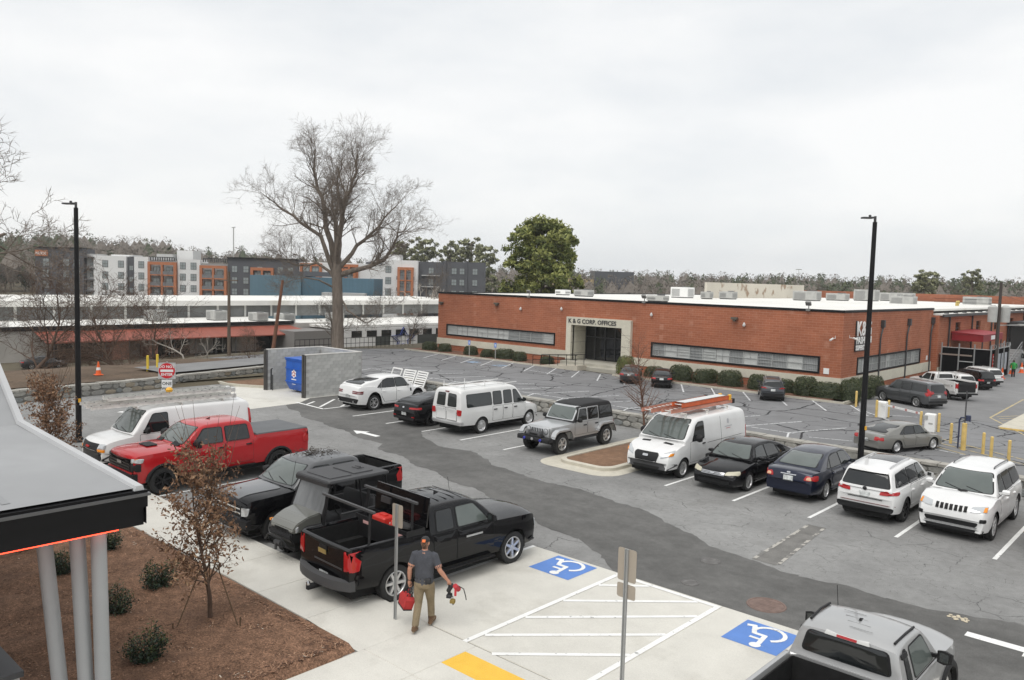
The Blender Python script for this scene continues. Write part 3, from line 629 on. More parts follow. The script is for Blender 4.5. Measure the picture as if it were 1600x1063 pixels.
def window_strip(x0, x1, z0, z1, n, put, nm):
    "dark surround and n lights, each with glazing bars, pane and grille"
    fr = MB(); t = .13
    def bx(m, a0, a1, d0, d1, z0_, z1_):
        ps = [put(a,d,z) for a,d,z in ((a0,d0,z0_),(a1,d0,z0_),(a1,d1,z0_),(a0,d1,z0_),(a0,d0,z1_),(a1,d0,z1_),(a1,d1,z1_),(a0,d1,z1_))]
        m.add(ps, [(3,2,1,0),(4,5,6,7),(0,1,5,4),(1,2,6,5),(2,3,7,6),(3,0,4,7)])
    bx(fr,x0-.02,x1+.02,-.07,.2,z1-t,z1+.02); bx(fr,x0-.02,x1+.02,-.07,.2,z0-.02,z0+t); bx(fr,x0-.02,x0+t,-.07,.2,z0+t,z1-t); bx(fr,x1-t,x1+.02,-.07,.2,z0+t,z1-t)
    bobj(fr, 'window_surround', black_trim)
    a0, a1, c0, c1 = x0+t, x1-t, z0+t, z1-t; w = (a1-a0)/n; rr = random.Random(nm)
    for k in range(n):
        p0, p1 = a0+k*w, a0+(k+1)*w; m = MB(); e = .035
        bx(m,p0,p0+e,.02,.1,c0,c1); bx(m,p1-e,p1,.02,.1,c0,c1); bx(m,p0+e,p1-e,.02,.1,c0,c0+e); bx(m,p0+e,p1-e,.02,.1,c1-e,c1)
        mid = (c0+c1)/2; bx(m,p0+e,p1-e,.03,.09,mid-.02,mid+.02)
        if rr.random() < .7: bx(m,(p0+p1)/2-.02,(p0+p1)/2+.02,.03,.09,c0+e if rr.random()<.5 else mid,mid if rr.random()<.5 else c1-e)
        else: bx(m,p0+e,p1-e,.03,.09,mid+.22,mid+.25); bx(m,p0+e,p1-e,.03,.09,mid-.28,mid-.25)
        nb = 9
        for q in range(1,nb): x = p0+w*q/nb; bx(m,x-.007,x+.007,-.01,.005,c0,c1)
        o = bobj(m, 'window', alu)
        g = MB(); bx(g,p0+.005,p1-.005,.11,.13,c0,c1); bobj(g, 'pane', blind if rr.random() < .62 else blind_d).parent = BL
        pane = BL.children[-1] if False else None
for s in strips: window_strip(s[0],s[1],s[2],s[3],s[4],lambda a,d,z: (a,by+d,z), int(-s[0]))
window_strip(sv0,sv1,-.25,1.2,14,lambda a,d,z: (bx1-d,a,z), 77)
# portal: deep recess lined in cream panels
m = MB()
m.box(PX0-.62,PX0,by-.35,by+2.6,bz0,PZ+.8); m.box(PX1,PX1+1.05,by-.35,by+2.6,bz0,PZ+.8); m.box(PX0,PX1,by-.35,by+2.6,PZ,PZ+.8); bobj(m, 'portal', cream)
m = MB()
for z in (-.55,.6,1.75): m.box(PX0-.001,PX0+.004,by-.3,by+2.6,z,z+.03); m.box(PX1-.0,PX1+1.06,by-.354,by-.349,z,z+.03)
bobj(m, 'panel_joint', M('joint_dark', (.25,.235,.2), .9))  # thin darker strips mark the joints between cream panels
m = MB(); m.box(PX0,PX1,by+2.3,by+2.42,-1.2,PZ); bobj(m, 'entrance_glazing', dark_glass)
m = MB()
for k in range(6): x = PX0+(PX1-PX0)*k/5; m.box(x-.05,x+.05,by+2.2,by+2.3,-1.2,PZ)
m.box(PX0,PX1,by+2.2,by+2.3,1.1,1.2); m.box(PX1-2.0,PX1-.6,by+2.18,by+2.2,-.2,-.12); bobj(m, 'door_frame', steel_d)
m = MB(); m.box(PX1-.75,PX1-.45,by+2.1,by+2.17,-.2,.25); bobj(m, 'door_notice', M('notice_orange', (.6,.18,.06), .6))
m = MB(); m.box(PX0-.6,PX1+1.0,by-1.2,by+2.4,bz0,-1.25); m.box(PX0-.2,PX1+1.4,by-2.2,by-1.2,bz0,-1.5); bobj(m, 'entrance_step', M('step_concrete', (.42,.40,.34), .9, noise=[(1,.12,4)]))
text('lettering', 'K & G CORP. OFFICES', .62, (PX0-.35-bx0, by-.36-by, PZ+.2-bz0), (R(90),0,0), steel_d, BL, .03, sx=1.0, bold=.012)
# side sign
sgn = empty('wall_sign', (bx1+.02, 68.4, 1.9)); tag(sgn, 'white and black fashion store lettering on the brick side wall behind the lamp post', 'sign')
signw = M('sign_white', (.82,.82,.80), .5); signk = M('sign_dark', (.03,.028,.03), .5)
m = MB(); m.box(0,.10,.0,3.1,-.15,1.1); m.build('backing', signk, sgn)
for bd, sz, z, sx, dy in (('K&G',1.75,1.15,1.0,.1),('FASHION',.82,.48,1.06,.05),('SUPERSTORE',.58,-.05,1.0,.05)):
    text('lettering', bd, sz, (.11,dy,z), (R(90),0,R(90)), signw, sgn, .03, sx=sx, bold=.02)
m = MB(); m.box(-.005,.06,.1,.35,1.2,2.4); m.build('letter_edge', signk, sgn)
# downspouts, cameras, flood lights, vents
for v_ in (74.9, 82.4, 90.2):
    m = MB(); m.box(bx1+.01,bx1+.3,v_-.2,v_+.2,3.6,4.25); m.tube([(bx1+.15,v_,3.6),(bx1+.15,v_-.35,3.0),(bx1+.12,v_-.4,2.6),(bx1+.12,v_-.4,bz0+.1)],.075,8)
    o = bobj(m, 'downspout', steel_d)
cam_w = M('camera_white', (.7,.7,.68), .4)
def wallcam(x, y, z, dx, dy):
    m = MB(); m.tube([(0,0,0),(dx*.25,dy*.25,0)],.03,6); m.tube([(dx*.25,dy*.25,.02),(dx*.3+dy*.02,dy*.3,-.02),(dx*.62,dy*.62,-.14)],[.07,.085,.08],8); m.tube([(0,0,0),(0,0,.22)],.02,6)
    o = m.build('security_camera', cam_w, smooth=40); o.location = (x,y,z); return o
for i,(x,y,z,dx,dy,lb) in enumerate(((-24.5,by-.02,2.9,-.3,-1,'white bullet camera on front brick wall nearest the building corner'),(bx1+.02,67.2,2.95,1,.3,'white bullet camera on brick side wall beside the store sign'))):
    tag(wallcam(x,y,z,dx,dy), lb, 'camera', 'cameras on the brick building')
for x,z,lb in ((-58.6,3.75,'round white wall camera above left window strip'),(-32.4,3.55,'round white wall camera above right window strip'),(-52.9,4.0,'small white wall camera just left of the portal'),(-41.9,3.95,'small white wall camera just right of the portal')):
    m = MB(); m.lathe([(0,-.16),(.1,-.14),(.14,-.06),(.14,.05),(.08,.08),(.06,.2)],10); o = m.build('dome_camera', cam_w, smooth=40); o.location = (x,by-.15,z); tag(o, lb, 'camera', 'cameras on the brick building')
def floodlight(x, z, lb, roof=False):
    m = MB(); m.box(-.28,.28,-.35,-.05,-.08,.12); m.box(-.08,.08,-.05,.03,-.2,.1); m.box(-.1,.1,-.3,-.12,-.25,-.08)
    o = m.build('flood_light', M('bronze_metal', (.11,.095,.075), .55)); o.location = (x,by-.03,z); tag(o, lb, 'wall light')
floodlight(-62.2,4.15,'bronze wall light between left window strip and roof edge'); floodlight(-33.3,4.05,'bronze wall light above the right window strip'); floodlight(-71.3,3.9,'small bronze wall light at far left building corner')
for x,lb in ((-57.5,'floodlight on roof edge left of the portal'),(-42.8,'floodlight on roof edge right of the portal'),(-26.8,'floodlight on roof edge near the building corner')):
    m = MB(); m.bar((0,0,-.25),(0,0,.35),.06); m.obox((0,-.12,.42),(.22,0,0),(0,.06,.05),(0,-.1,.14)); m.obox((.0,-.1,-.1),(.16,0,0),(0,.1,0),(0,0,.1)); o = m.build('roof_floodlight', M('lamp_grey',(.2,.2,.19),.5)); o.location = (x,by-.05,bz1+.02); tag(o, lb, 'floodlight')
m = MB(); m.box(-25.3,-24.85,by-.05,by-.001,-.05,.42); m.build('wall_panel', signw); tag(bpy.data.objects['wall_panel'], 'small white access panel low on brick wall near the corner', 'panel')
m = MB(); m.box(bx1+.001,bx1+.05,89.0,89.4,-.1,.35); tag(m.build('wall_panel', signw), 'small white meter box on brick side wall', 'panel')
# handrail ramp beside the portal
rp_ = empty('entrance_ramp', (-53.9,62.2,ZB)); tag(rp_, 'concrete entrance ramp with black pipe handrails left of portal', 'ramp')
m = MB(); m.add([(0,0,0),(6,0,0),(6,0,.5),(0,0,.02),(0,1.5,0),(6,1.5,0),(6,1.5,.5),(0,1.5,.02)], [(0,1,2,3),(3,2,6,7),(1,5,6,2),(5,4,7,6),(4,0,3,7)]); m.build('ramp_slab', M('ramp_concrete', (.5,.46,.38), .9, noise=[(1,.1,4)]), rp_)
for y in (.06,1.44):
    m = MB()
    for k in range(6): x = .2+k*1.1; m.tube([(x,y,.02+x*.08),(x,y,1.05+x*.08)],.03,6)
    for h in (.6,1.05): m.tube([(.2,y,h+.016),(5.9,y,h+.47)],.03,6)
    m.build('handrail', black_trim, rp_)
# planting strip and kerb in front of the building
hb = MB(); hb.box(-74,PX0-.8,62.4,by-.08,ZB-.2,ZB+.12); hb.box(PX1+1.6,bx1+.4,62.0,by-.08,ZB-.2,ZB+.12); hb.box(bx1+.1,bx1+1.6,by-.08,74,ZB-.2,ZB+.12)
tag(hb.build('planting_strip', M('bark_strip', (.16,.08,.05), 1, noise=[(1,.25,4),(8,.3,3)])), 'reddish bark strip under the clipped hedge', kind='structure')
m = MB(); m.box(-74,PX0-.8,62.25,62.4,ZB-.1,ZB+.15); m.box(PX1+1.6,bx1+1.8,61.85,62.0,ZB-.1,ZB+.15); m.box(bx1+1.6,bx1+1.75,62.0,74,ZB-.1,ZB+.15)
tag(m.build('kerb', concrete_old), 'long low kerb edging the clipped hedge', 'kerb')
for x,lb in ((-63.6,'blue accessible parking sign left of its twin before brick wall'),(-59.6,'blue accessible parking sign right of its twin before brick wall')):
    m = MB(); m.cur = 0; m.bar((0,0,0),(0,0,1.75),.06); o = m.build('accessible_sign', steel_l); o.location = (x,62.9,ZB+.1); tag(o, lb, 'sign', 'accessible signs by the hedge')
    m = MB(); m.box(-.16,.16,-.05,-.032,1.25,1.75); m.build('plate', M('sign_blue',(.10,.25,.7),.5), o); m = MB(); m.box(-.05,.05,-.056,-.05,1.36,1.62); m.build('symbol', signw, o)

# ---------------------------------------------------------------- rooftop plant
def hvac(x, y, z, w, d, h, lb, kind=0):
    root = empty('rooftop_unit', (x,y,z)); tag(root, lb, 'rooftop unit', 'rooftop units')
    m = MB(); m.chbox(-w/2,w/2,-d/2,d/2,.12,h,.03); m.build('casing', steel_l if kind != 1 else signw, root)
    m = MB(); m.box(-w/2+.1,w/2-.1,-d/2+.1,d/2-.1,0,.12); m.build('curb', steel_d, root)
    m = MB()
    for k in range(8): m.box(-w*.42,w*.05,-d/2-.012,-d/2-.002,.25+k*(h-.45)/8,.25+k*(h-.45)/8+(h-.45)/14)
    for k in range(7): m.box(w/2+.002,w/2+.012,-d*.38,d*.38,.25+k*(h-.45)/7,.25+k*(h-.45)/7+(h-.45)/14)
    m.build('louvre', M('louvre_grey',(.24,.24,.235),.6), root)
    m = MB(); m.lathe([(w*.2,h),(w*.22,h+.1),(w*.2,h+.1),(.05,h+.06),(0,h+.06)],14,c=(w*.2,0,0)); m.build('fan_shroud', M('shroud_grey',(.2,.2,.2),.6), root)
    return root
RZ = bz1-.14
hv = [(-44.5,70.8,2.4,1.6,.95,'grey unit nearest the roof edge right of the portal'),(-56.5,96,3.2,2.4,2.1,'tall plain white unit behind the grey one on the roof'),(-52,94.5,1.6,1.4,1.4,'small grey unit beside a pipe frame on the roof'),(-51.6,99.5,2.4,2.0,1.5,'boxy cream unit left of the stained parapet'),(-46.0,112,4.2,2.4,2.0,'cream unit before the stained roof parapet'),(-46.0,123.5,3.6,2.4,1.6,'small cream unit right of the stained parapet middle'),(-44.5,131.5,4.0,3.0,2.6,'large grey louvred unit at right end of stained parapet'),(-43.8,140.5,3.4,2.4,2.0,'cream unit left of the lamp post on the far roof'),(-43.6,147.0,4.0,2.6,2.0,'cream unit hidden partly by the lamp post on the roof'),(-60.2,79.0,2.6,1.8,1.2,'grey unit at left above the portal with sloped hood'),(-65.5,81.5,2.0,1.6,1.0,'low white unit at far left of roof below the pine')]
for i,(x,y,w,d,h,lb) in enumerate(hv): hvac(x,y,RZ,w*.8,d*.8,h*.68,lb,1 if 'white' in lb else 0)
m = MB(); m.box(-56.0,-55.6,101,134,RZ,RZ+2.2); o = m.build('roof_parapet', M('stained_render', (.60,.56,.48), .9, noise=[(.12,.1,4)], wear=((.33,.24,.17), .55, .56, .08))); tag(o, 'stained cream parapet wall standing across the roof', 'parapet')
m = MB()
for k in range(2): m.tube([(0,k*.9,0),(0,k*.9,1.0),(0,k*.9+.25,1.25),(0,k*.9+.45,1.0)],.12,8)
o = m.build('vent_pipe', M('vent_ochre',(.5,.38,.12),.6)); o.location = (-28.2,117,4.4); tag(o, 'pair of ochre gooseneck vents on the white wing roof', 'vent')
# lower wing continuing to the right
wing = empty('brick_wing', (-23.3,90.6,-2)); tag(wing, 'long brick warehouse wing with white roof at right', 'building')
def wobj(m, name, mat, smooth=None): m.v = [(x+23.3,y-90.6,z+2) for x,y,z in m.v]; return m.build(name, mat, wing, smooth)
m = MB(); ops = [(97+9*k,99+9*k,2.3,3.6) for k in range(9)]; m.quad((-23.95,90.61,-2),(-23.3,90.61,-2),(-23.3,90.61,4.45),(-23.95,90.61,4.45)); wallrects(m, 90.6, 190, -2, 4.45, ops, .25, lambda a,d,z: (-23.3-d,a,z)); wobj(m, 'wall', brick)
for k in range(9):
    m = MB(); m.box(-23.6,-23.5,97+9*k,99+9*k,2.3,3.6); wobj(m, 'window', dark_glass)
    m = MB(); m.box(-23.5,-23.42,97.97+9*k,98.03+9*k,2.3,3.6); m.box(-23.5,-23.42,97+9*k,99+9*k,2.92,2.98); wobj(m, 'glazing_bar', steel_d)
m = MB(); m.box(-70,-23.0,90.8,190,4.45,4.6); wobj(m, 'roof', white_roof)
m = MB(); m.box(-23.02,-22.85,90.6,190,4.3,4.58); wobj(m, 'gutter', steel_d)
m = MB()
for k in range(26): m.box(-23.5,-23.1,93+3.6*k,93.25+3.6*k,4.6,4.78)
wobj(m, 'roof_bracket', steel_d)
for k in range(10): m = MB(); m.tube([(-23.15,94+9.5*k,4.3),(-23.15,94+9.5*k,-1.9)],.09,6); wobj(m, 'downspout', steel_d)
m = MB(); m.box(-23.25,-23.2,90.7,190,-2,-.9); wobj(m, 'plinth', cream)
m = MB(); m.box(-90,20,192,192.4,3.5,6.2); o = m.build('brick_parapet', brick); tag(o, 'distant red brick parapet wall behind the white roofs', 'wall')
hvac(-30,136,4.6,3.4,2.2,1.6,'pale unit on wing roof before the red parapet'); hvac(-35,118,4.6,3.0,2.0,1.5,'unit with dark fan opening on wing roof')
# red awning, black fence box, stairs, loading dock
aw = empty('awning', (-20.8,96.5,1.75)); tag(aw, 'bright red entrance awning on the brick wing', 'awning')
redaw = M('awning_red', (.27,.012,.018), .6); m = MB(); m.box(-2.4,.6,-1.2,7.8,.0,.72); m.build('valance', redaw, aw); m = MB(); m.add([(-2.45,-1.25,.73),(.65,-1.25,.73),(.65,7.85,.73),(-2.45,7.85,.73),(-2.45,-1.25,.95),(-2.45,7.85,.95)],[(0,1,4),(1,2,5,4),(2,3,5),(0,4,5,3)]); m.build('awning_top', redaw, aw)
m = MB(); m.box(.605,.62,2.2,4.0,.14,.58); m.build('lettering', signw, aw)
for y in (-1.0,7.6): m = MB(); m.bar((.5,y,.0),(.5,y,-3.5),.12); m.build('post', steel_d, aw)
fb = empty('screened_pen', (-20.6,92.6,ZB)); tag(fb, 'black screened pen with wire top and red notice by brick wall', 'pen')
blk = M('screen_black', (.006,.006,.007), .9, spec=.05)
m = MB(); m.box(-2.4,2.0,-1.5,-1.42,0,3.0); m.box(1.92,2.0,-1.42,6.8,0,3.0); m.build('screen', blk, fb)
m = MB()
for x,y in ((-2.4,-1.55),(-.8,-1.55),(.6,-1.55),(2.05,-1.5),(2.05,1.5),(2.05,4.2),(2.05,6.8)): m.tube([(x,y,0),(x,y,3.5)],.07,6)
m.tube([(-2.4,-1.55,3.05),(2.05,-1.55,3.05)],.04,6); m.tube([(2.05,-1.5,3.05),(2.05,6.8,3.05)],.04,6); m.tube([(-.8,-1.6,1.7),(.6,-1.6,1.7)],.05,6); m.build('frame', M('galvanised',(.33,.34,.34),.5,metal=.5), fb)
m = MB()
for k in range(60):
    a = k*.9; y = -1.4+8*k/60; m.tube([(2.05+.25*math.cos(a),y,3.3+.25*math.sin(a)),(2.05+.25*math.cos(a+.9),y+8/60,3.3+.25*math.sin(a+.9))],.018,4)
m.build('razor_wire', MATS['galvanised'], fb)
m = MB(); m.box(2.005,2.03,-.5,.6,.6,2.6); nb_ = m.build('notice', M('notice_red',(.5,.05,.04),.6), fb)
m = MB()
for k in range(5): m.box(2.032,2.036,-.3,.4,.8+.36*k,.95+.36*k)
m.build('notice_text', signw, nb_)
for k in range(3): m = MB(); m.box(2.005,2.03,2.0+1.5*k,3.0+1.5*k,.7,2.5); m.build('poster', M('poster_grey',(.35,.37,.4),.5,noise=[(2,.3,3)]), fb)
dock = empty('loading_dock', (-18.5,128,ZB)); tag(dock, 'dark loading dock canopy at right edge of brick wing', 'dock')
m = MB(); m.box(-4.6,3.5,-6,14,4.4,5.0); m.build('canopy_roof', steel_d, dock); m = MB(); m.box(-4.5,-4.3,-5.5,13.5,1.1,4.4); m.build('dock_opening', brown_dk, dock); m = MB(); m.box(-4.6,1.5,-6,14,0,1.1); m.build('platform', M('dock_concrete',(.36,.34,.3),.9), dock)
for y in (-5.6,0,6,13): m = MB(); m.bar((3.2,y,0),(3.2,y,4.4),.2); m.build('post', steel_d, dock)
st = empty('steel_stairs', (-20.4,105,ZB)); tag(st, 'grey steel stairs with handrails against the brick wing', 'stairs')
for k in range(8): m = MB(); m.box(-1.1,.9,k*.9,k*.9+.9,0,.25*(k+1)); m.build('tread', M('stair_grey',(.28,.28,.28),.7), st)
for x in (-1.0,.8):
    m = MB()
    for k in range(9): m.tube([(x,k*.85,.25*k),(x,k*.85,.25*k+1.0)],.03,5)
    for h in (.5,1.0): m.tube([(x,0,h),(x,6.9,h+2.0)],.03,5)
    m.build('handrail', MATS['galvanised'], st)
m = MB(); m.box(-23.2,-20.2,91.0,93.0,.45,.6); m.bar((-20.4,91.2,.45),(-20.4,91.2,-1.8),.1); m.bar((-20.4,92.8,.45),(-20.4,92.8,-1.8),.1); tag(m.build('door_hood', M('hood_brown',(.25,.2,.17),.7)), 'small flat door hood against the brick wall corner', 'canopy')

# ---------------------------------------------------------------- market hall in the valley
VZ = -5.0
mk = empty('market_hall', (-109,30,VZ)); tag(mk, 'low white-roofed market hall with red metal canopy in the valley', 'building')
redm_ = M('canopy_red', (.27,.07,.042), .6, noise=[((.1,1.2,1),.12,3)]); wallw = M('market_wall', (.42,.40,.37), .85, noise=[(.3,.12,4)]); brick2 = brick_mat('pink_brick', (.36,.17,.12), (.30,.13,.09), (.4,.3,.25), bands=False)
def kobj(m, name, mat, parent=mk): m.v = [(x+109,y-30,z-VZ) for x,y,z in m.v]; return m.build(name, mat, parent)
m = MB(); m.box(-112,-111.6,30,78,VZ,-1.0); kobj(m,'wall',wallw)
for y0,y1 in ((36,41),(48.2,54),(57.6,60.5),(64.5,70)): m = MB(); m.box(-111.58,-111.5,y0,y1,VZ,VZ+2.9); o = kobj(m,'shopfront',dark_glass)
for y in (38.5,51,59): m = MB(); m.box(-111.49,-111.42,y-.06,y+.06,VZ,VZ+2.9); kobj(m,'shopfront_bar',alu)
for y0,y1 in ((42.2,44.4),(47,48.1)): m = MB(); m.box(-111.6,-108.5,y0,y1,VZ,VZ+2.9); kobj(m,'brick_pier',brick2)
m = MB(); m.add([(-107.4,34,-2.35),(-107.4,72.5,-2.35),(-111.8,70,-1.2),(-111.8,34,-1.2)],[(0,1,2,3)]); m.add([(-107.4,34,-2.5),(-107.4,72.5,-2.5),(-107.4,72.5,-2.35),(-107.4,34,-2.35)],[(0,1,2,3)]); m.add([(-107.4,72.5,-2.35),(-111.8,72.5,-2.35),(-111.8,70,-1.2)],[(0,1,2)]); kobj(m,'canopy',redm_)
m = MB()
for k in range(13): m.bar((-107.6,35+3*k,VZ),(-107.6,35+3*k,-2.4),.12)
kobj(m,'canopy_post',steel_d)
m = MB(); m.box(-124.5,-111.55,28,71,-1.0,-.62); kobj(m,'front_roof',white_roof)
m = MB(); m.box(-111.56,-111.4,28,71,-1.15,-.6); kobj(m,'roof_edge',black_trim)
m = MB(); m.box(-125,-124.6,10,128,-.6,1.3); kobj(m,'clerestory',M('clerestory_grey',(.17,.175,.17),.5,noise=[(.3,.3,3)]))
m = MB()
for k in range(24): m.box(-124.58,-124.5,11+4.9*k,11.35+4.9*k,-.6,1.3)
kobj(m,'clerestory_post',M('clerestory_white',(.6,.6,.57),.7))
m = MB(); m.box(-150,-123.6,10,128,1.3,2.1); kobj(m,'upper_roof',white_roof)
m = MB(); m.box(-124.5,-106,74,125,-1.6,-1.2); kobj(m,'rear_roof',white_roof)
for k,(y,w) in enumerate(((61,2.6),(72.5,3.0),(82,2.4))): hvac(-117+k*.5,y,-.62 if y<70 else -1.2,w,2.2,1.5,('pale rooftop unit left of the utility pole on market roof','pale rooftop unit beside leaning pole on market roof','pale rooftop unit behind the big tree trunk on market roof')[k])
hvac(-113.5,66,-.62,2.6,2.0,1.3,'cream rooftop unit nearest the red canopy on market roof')
hvac(-118,52,-.62,2.8,2.2,1.6,'cream rooftop unit at left over the red canopy')
wb = empty('mural_building', (-105,76,VZ)); tag(wb, 'white building with blue star mural behind the big bare tree', 'building')
m = MB(); m.box(0,.3,0,23,0,3.4); m.build('wall', M('mural_white',(.66,.66,.65),.8,noise=[(.4,.08,4)]), wb)
m = MB(); m.box(.0,.34,23,55,0,3.5); m.build('dark_wall', M('charcoal_wall',(.045,.048,.056),.7,noise=[(.4,.1,3)]), wb)
m = MB(); m.box(-6,.02,-9,0,0,3.2); m.build('side_annex', M('annex_grey',(.2,.19,.18),.8), wb)
for k in range(7): m = MB(); m.box(.31,.36,1.2+3*k,3.2+3*k,2.0,3.0); m.build('window', dark_glass, wb)
for y0,y1 in ((6,9),(15,20)): m = MB(); m.box(.31,.37,y0,y1,0,2.0); m.build('shutter', M('shutter_green',(.05,.055,.05),.7), wb)
navy = M('mural_blue',(.03,.06,.28),.6)
m = MB(); s_ = []
for i in range(11):
    r_ = 2.1 if i % 2 == 0 else 1.0; a = math.pi*i/5; s_.append((11.8+r_*1.3*math.sin(a), 1.3+r_*math.cos(a)))
for (y0,z0),(y1,z1) in zip(s_, s_[1:]): m.bar((.37,y0,z0),(.37,y1,z1),.03,.3,up=(1,0,0))
for (y0,z0),(y1,z1) in zip(s_, s_[1:]): m.bar((.4,11.8+(y0-11.8)*.68,1.3+(z0-1.3)*.68),(.4,11.8+(y1-11.8)*.68,1.3+(z1-1.3)*.68),.03,.14,up=(1,0,0))
m.build('star_mural', navy, wb)
text('lettering', 'LES M', 1.5, (.36,27.0,1.7), (R(90),0,R(90)), signw, wb, .02)
m = MB()
for k in range(28): m.tube([(-78.2+.02*k,50+.62*k,ZB),(-78.2+.02*k,50+.62*k,ZB+1.3)],.03,4)
for h in (.65,1.3): m.tube([(-78.2,50,ZB+h),(-77.7,67.2,ZB+h)],.03,4)
tag(m.build('lot_railing', black_trim), 'thin dark railing along far left edge of lower lot', 'railing')

# ---------------------------------------------------------------- apartments and blue hall
def facade(name, label, cat, lat, dep, rot, w, h, zb, col, depth=16):
    x, y = W(lat, dep); root = empty(name, (x,y,zb), YAW+rot); tag(root, label, cat)
    m = MB(); m.box(0,w,0,depth,0,h); m.build('wall', col, root); return root
apw = M('apartment_white', (.70,.70,.69), .8, noise=[(.15,.04,3)]); apd = M('apartment_charcoal', (.085,.088,.097), .8, noise=[(.2,.06,3)]); apo = M('apartment_orange', (.42,.155,.07), .8); apl = M('apartment_pale', (.45,.45,.44), .8)
frame_d = M('window_frame_dark', (.04,.042,.045), .5)
wn = MB(); wn.box(-.8,.8,-.06,.02,-.95,.95); win_me = wn.mesh('window', frame_d)
wn = MB(); wn.box(-.72,-.04,-.10,-.062,-.87,-.04); wn.box(.04,.72,-.10,-.062,-.87,-.04); wn.box(-.72,-.04,-.10,-.062,.04,.87); wn.box(.04,.72,-.10,-.062,.04,.87); pane_me = wn.mesh('pane', M('apartment_glass', (.27,.30,.30), .12, spec=.6))
def apt_window(root, x, z, s=1.0, y=0.0, raw=False):
    if root.name == 'apartment_block' and not raw: x = XA(x)
    o = link('window', win_me, root); o.location = (x,y-.0,z); o.scale = (s,1,s); p = link('pane', pane_me, o)
XA = lambda x: x if x < 16.3 else 16.1+(x-16.4)*.70
FL = 3.1
def block(root, x0, x1, z0, z1, y, mat, name='wall', d=6):
    if root.name == 'apartment_block': x0, x1 = XA(x0), XA(x1)
    m = MB(); m.box(x0,x1,y,y+d,z0,z1); return m.build(name, mat, root)
def orange_bay(root, x0, x1, z0, n, y=-1.2):
    if root.name == 'apartment_block': x0, x1 = XA(x0), XA(x1)
    h = n*FL+.5; m = MB(); m.box(x0,x0+.7,y,0,z0,z0+h); m.box(x1-.7,x1,y,0,z0,z0+h); m.box(x0+.7,x1-.7,y,0,z0+h-.8,z0+h); xm = (x0+x1)/2; m.box(xm-.25,xm+.25,y,0,z0,z0+h-.8)
    for k in range(1,n): m.box(x0+.7,x1-.7,y,0,z0+k*FL-.15,z0+k*FL+.15)
    m.build('balcony_frame', apo, root)
    for k in range(n):
        for c in ((x0+.7+xm-.25)/2,(xm+.25+x1-.7)/2):
            apt_window(root, c, z0+k*FL+1.3, 1.1, -.01, True); m = MB(); m.box(c-1.6,c+1.6,y+.05,y+.12,z0+k*FL+.15,z0+k*FL+1.1); m.build('balcony_rail', M('rail_grey',(.16,.16,.165),.6), root)
AP = empty('apartment_block', (*W(-132,223),VZ), YAW); tag(AP, 'white charcoal and orange apartment block beyond market hall at left', 'apartment building')
# x measured along the facade; five storeys, z from its base
def zt(zw): return zw - VZ
block(AP,0,13.4,0,zt(11.9),0,apd); block(AP,-.3,13.0,zt(11.9),zt(12.2),-.4,black_trim,'roof_edge'); block(AP,12.6,16.2,0,zt(10.6),1.6,apl,'stair_wall')
for k in range(4):
    m = MB(); m.box(13.4,16.4,-.3,1.6,zt(9.8-FL*k)-.25,zt(9.8-FL*k)); m.build('balcony_slab', apd, AP)
    apt_window(AP, 15.0, zt(8.3-FL*k), .95, 1.59)
block(AP,16.4,29.2,0,zt(10.2),0,apw); block(AP,29.2,32.4,0,zt(10.0),.8,apd); block(AP,32.4,38.0,0,zt(10.2),0,apw); block(AP,38.0,49.6,0,zt(9.4),1.2,apl); block(AP,49.6,58.4,0,zt(9.8),0,apw); block(AP,58.4,69.4,0,zt(8.9),1.2,apl)
block(AP,69.4,97,0,zt(10.4),0,apd); block(AP,69.2,97.3,zt(10.4),zt(10.75),-.5,black_trim,'roof_edge')
block(AP,22,30.5,zt(10.2),zt(10.6),2,apw,'roof_slab'); block(AP,44.5,51,zt(9.5),zt(12.4),8,apw,'stair_house'); block(AP,37.5,44,zt(9.5),zt(11.2),6,apl,'stair_house')
for k in range(4):
    z = zt(8.0-FL*k)
    for x in (3.0,8.6,11.5): apt_window(AP,x,z,1.15)
    for x in (21.0,27.2): apt_window(AP,x,z)
    apt_window(AP,35.2,z); apt_window(AP,30.8,z-1.0,.7,.79)
    for x in (51.6,55.8): apt_window(AP,x,z)
    for x in (72,76.5,82,90,94): apt_window(AP,x,z-.5,.95)
orange_bay(AP,38.2,49.4,zt(-4.0),4,-.9); orange_bay(AP,58.6,69.2,zt(-4.6),4,-.9); orange_bay(AP,78.6,87.6,zt(-5+.2),4,-.9)
for x0,x1 in ((37.8,48),(59.5,69)):
    m = MB()
    for k in range(12): m.bar((XA(x0)+(XA(x1)-XA(x0))*k/11,0.4,zt(9.2)),(XA(x0)+(XA(x1)-XA(x0))*k/11,0.4,zt(10.2)),.25)
    m.bar((XA(x0),.4,zt(10.2)),(XA(x1),.4,zt(10.2)),.2); m.build('roof_pergola', frame_d, AP)
block(AP,97,112,0,zt(9.9),.6,apw); block(AP,112,120,0,zt(9.4),1.2,apl); orange_bay(AP,112.2,119.8,zt(-4.4),4,-.6); block(AP,120,134,0,zt(9.9),.6,apw)
sg = MB(); sg.box(.1,3.6,-.25,-.02,zt(9.6),zt(11.3)); sp = sg.build('roof_sign', apo, AP); text('lettering', 'RESIDE', 1.0, (.25,-.3,zt(10.05)), (R(90),0,0), signw, AP, .03)
AQ = empty('apartment_block', (*W(-33,223),VZ), YAW); tag(AQ, 'white and charcoal apartment wing behind the big tree left of brick building', 'apartment building')
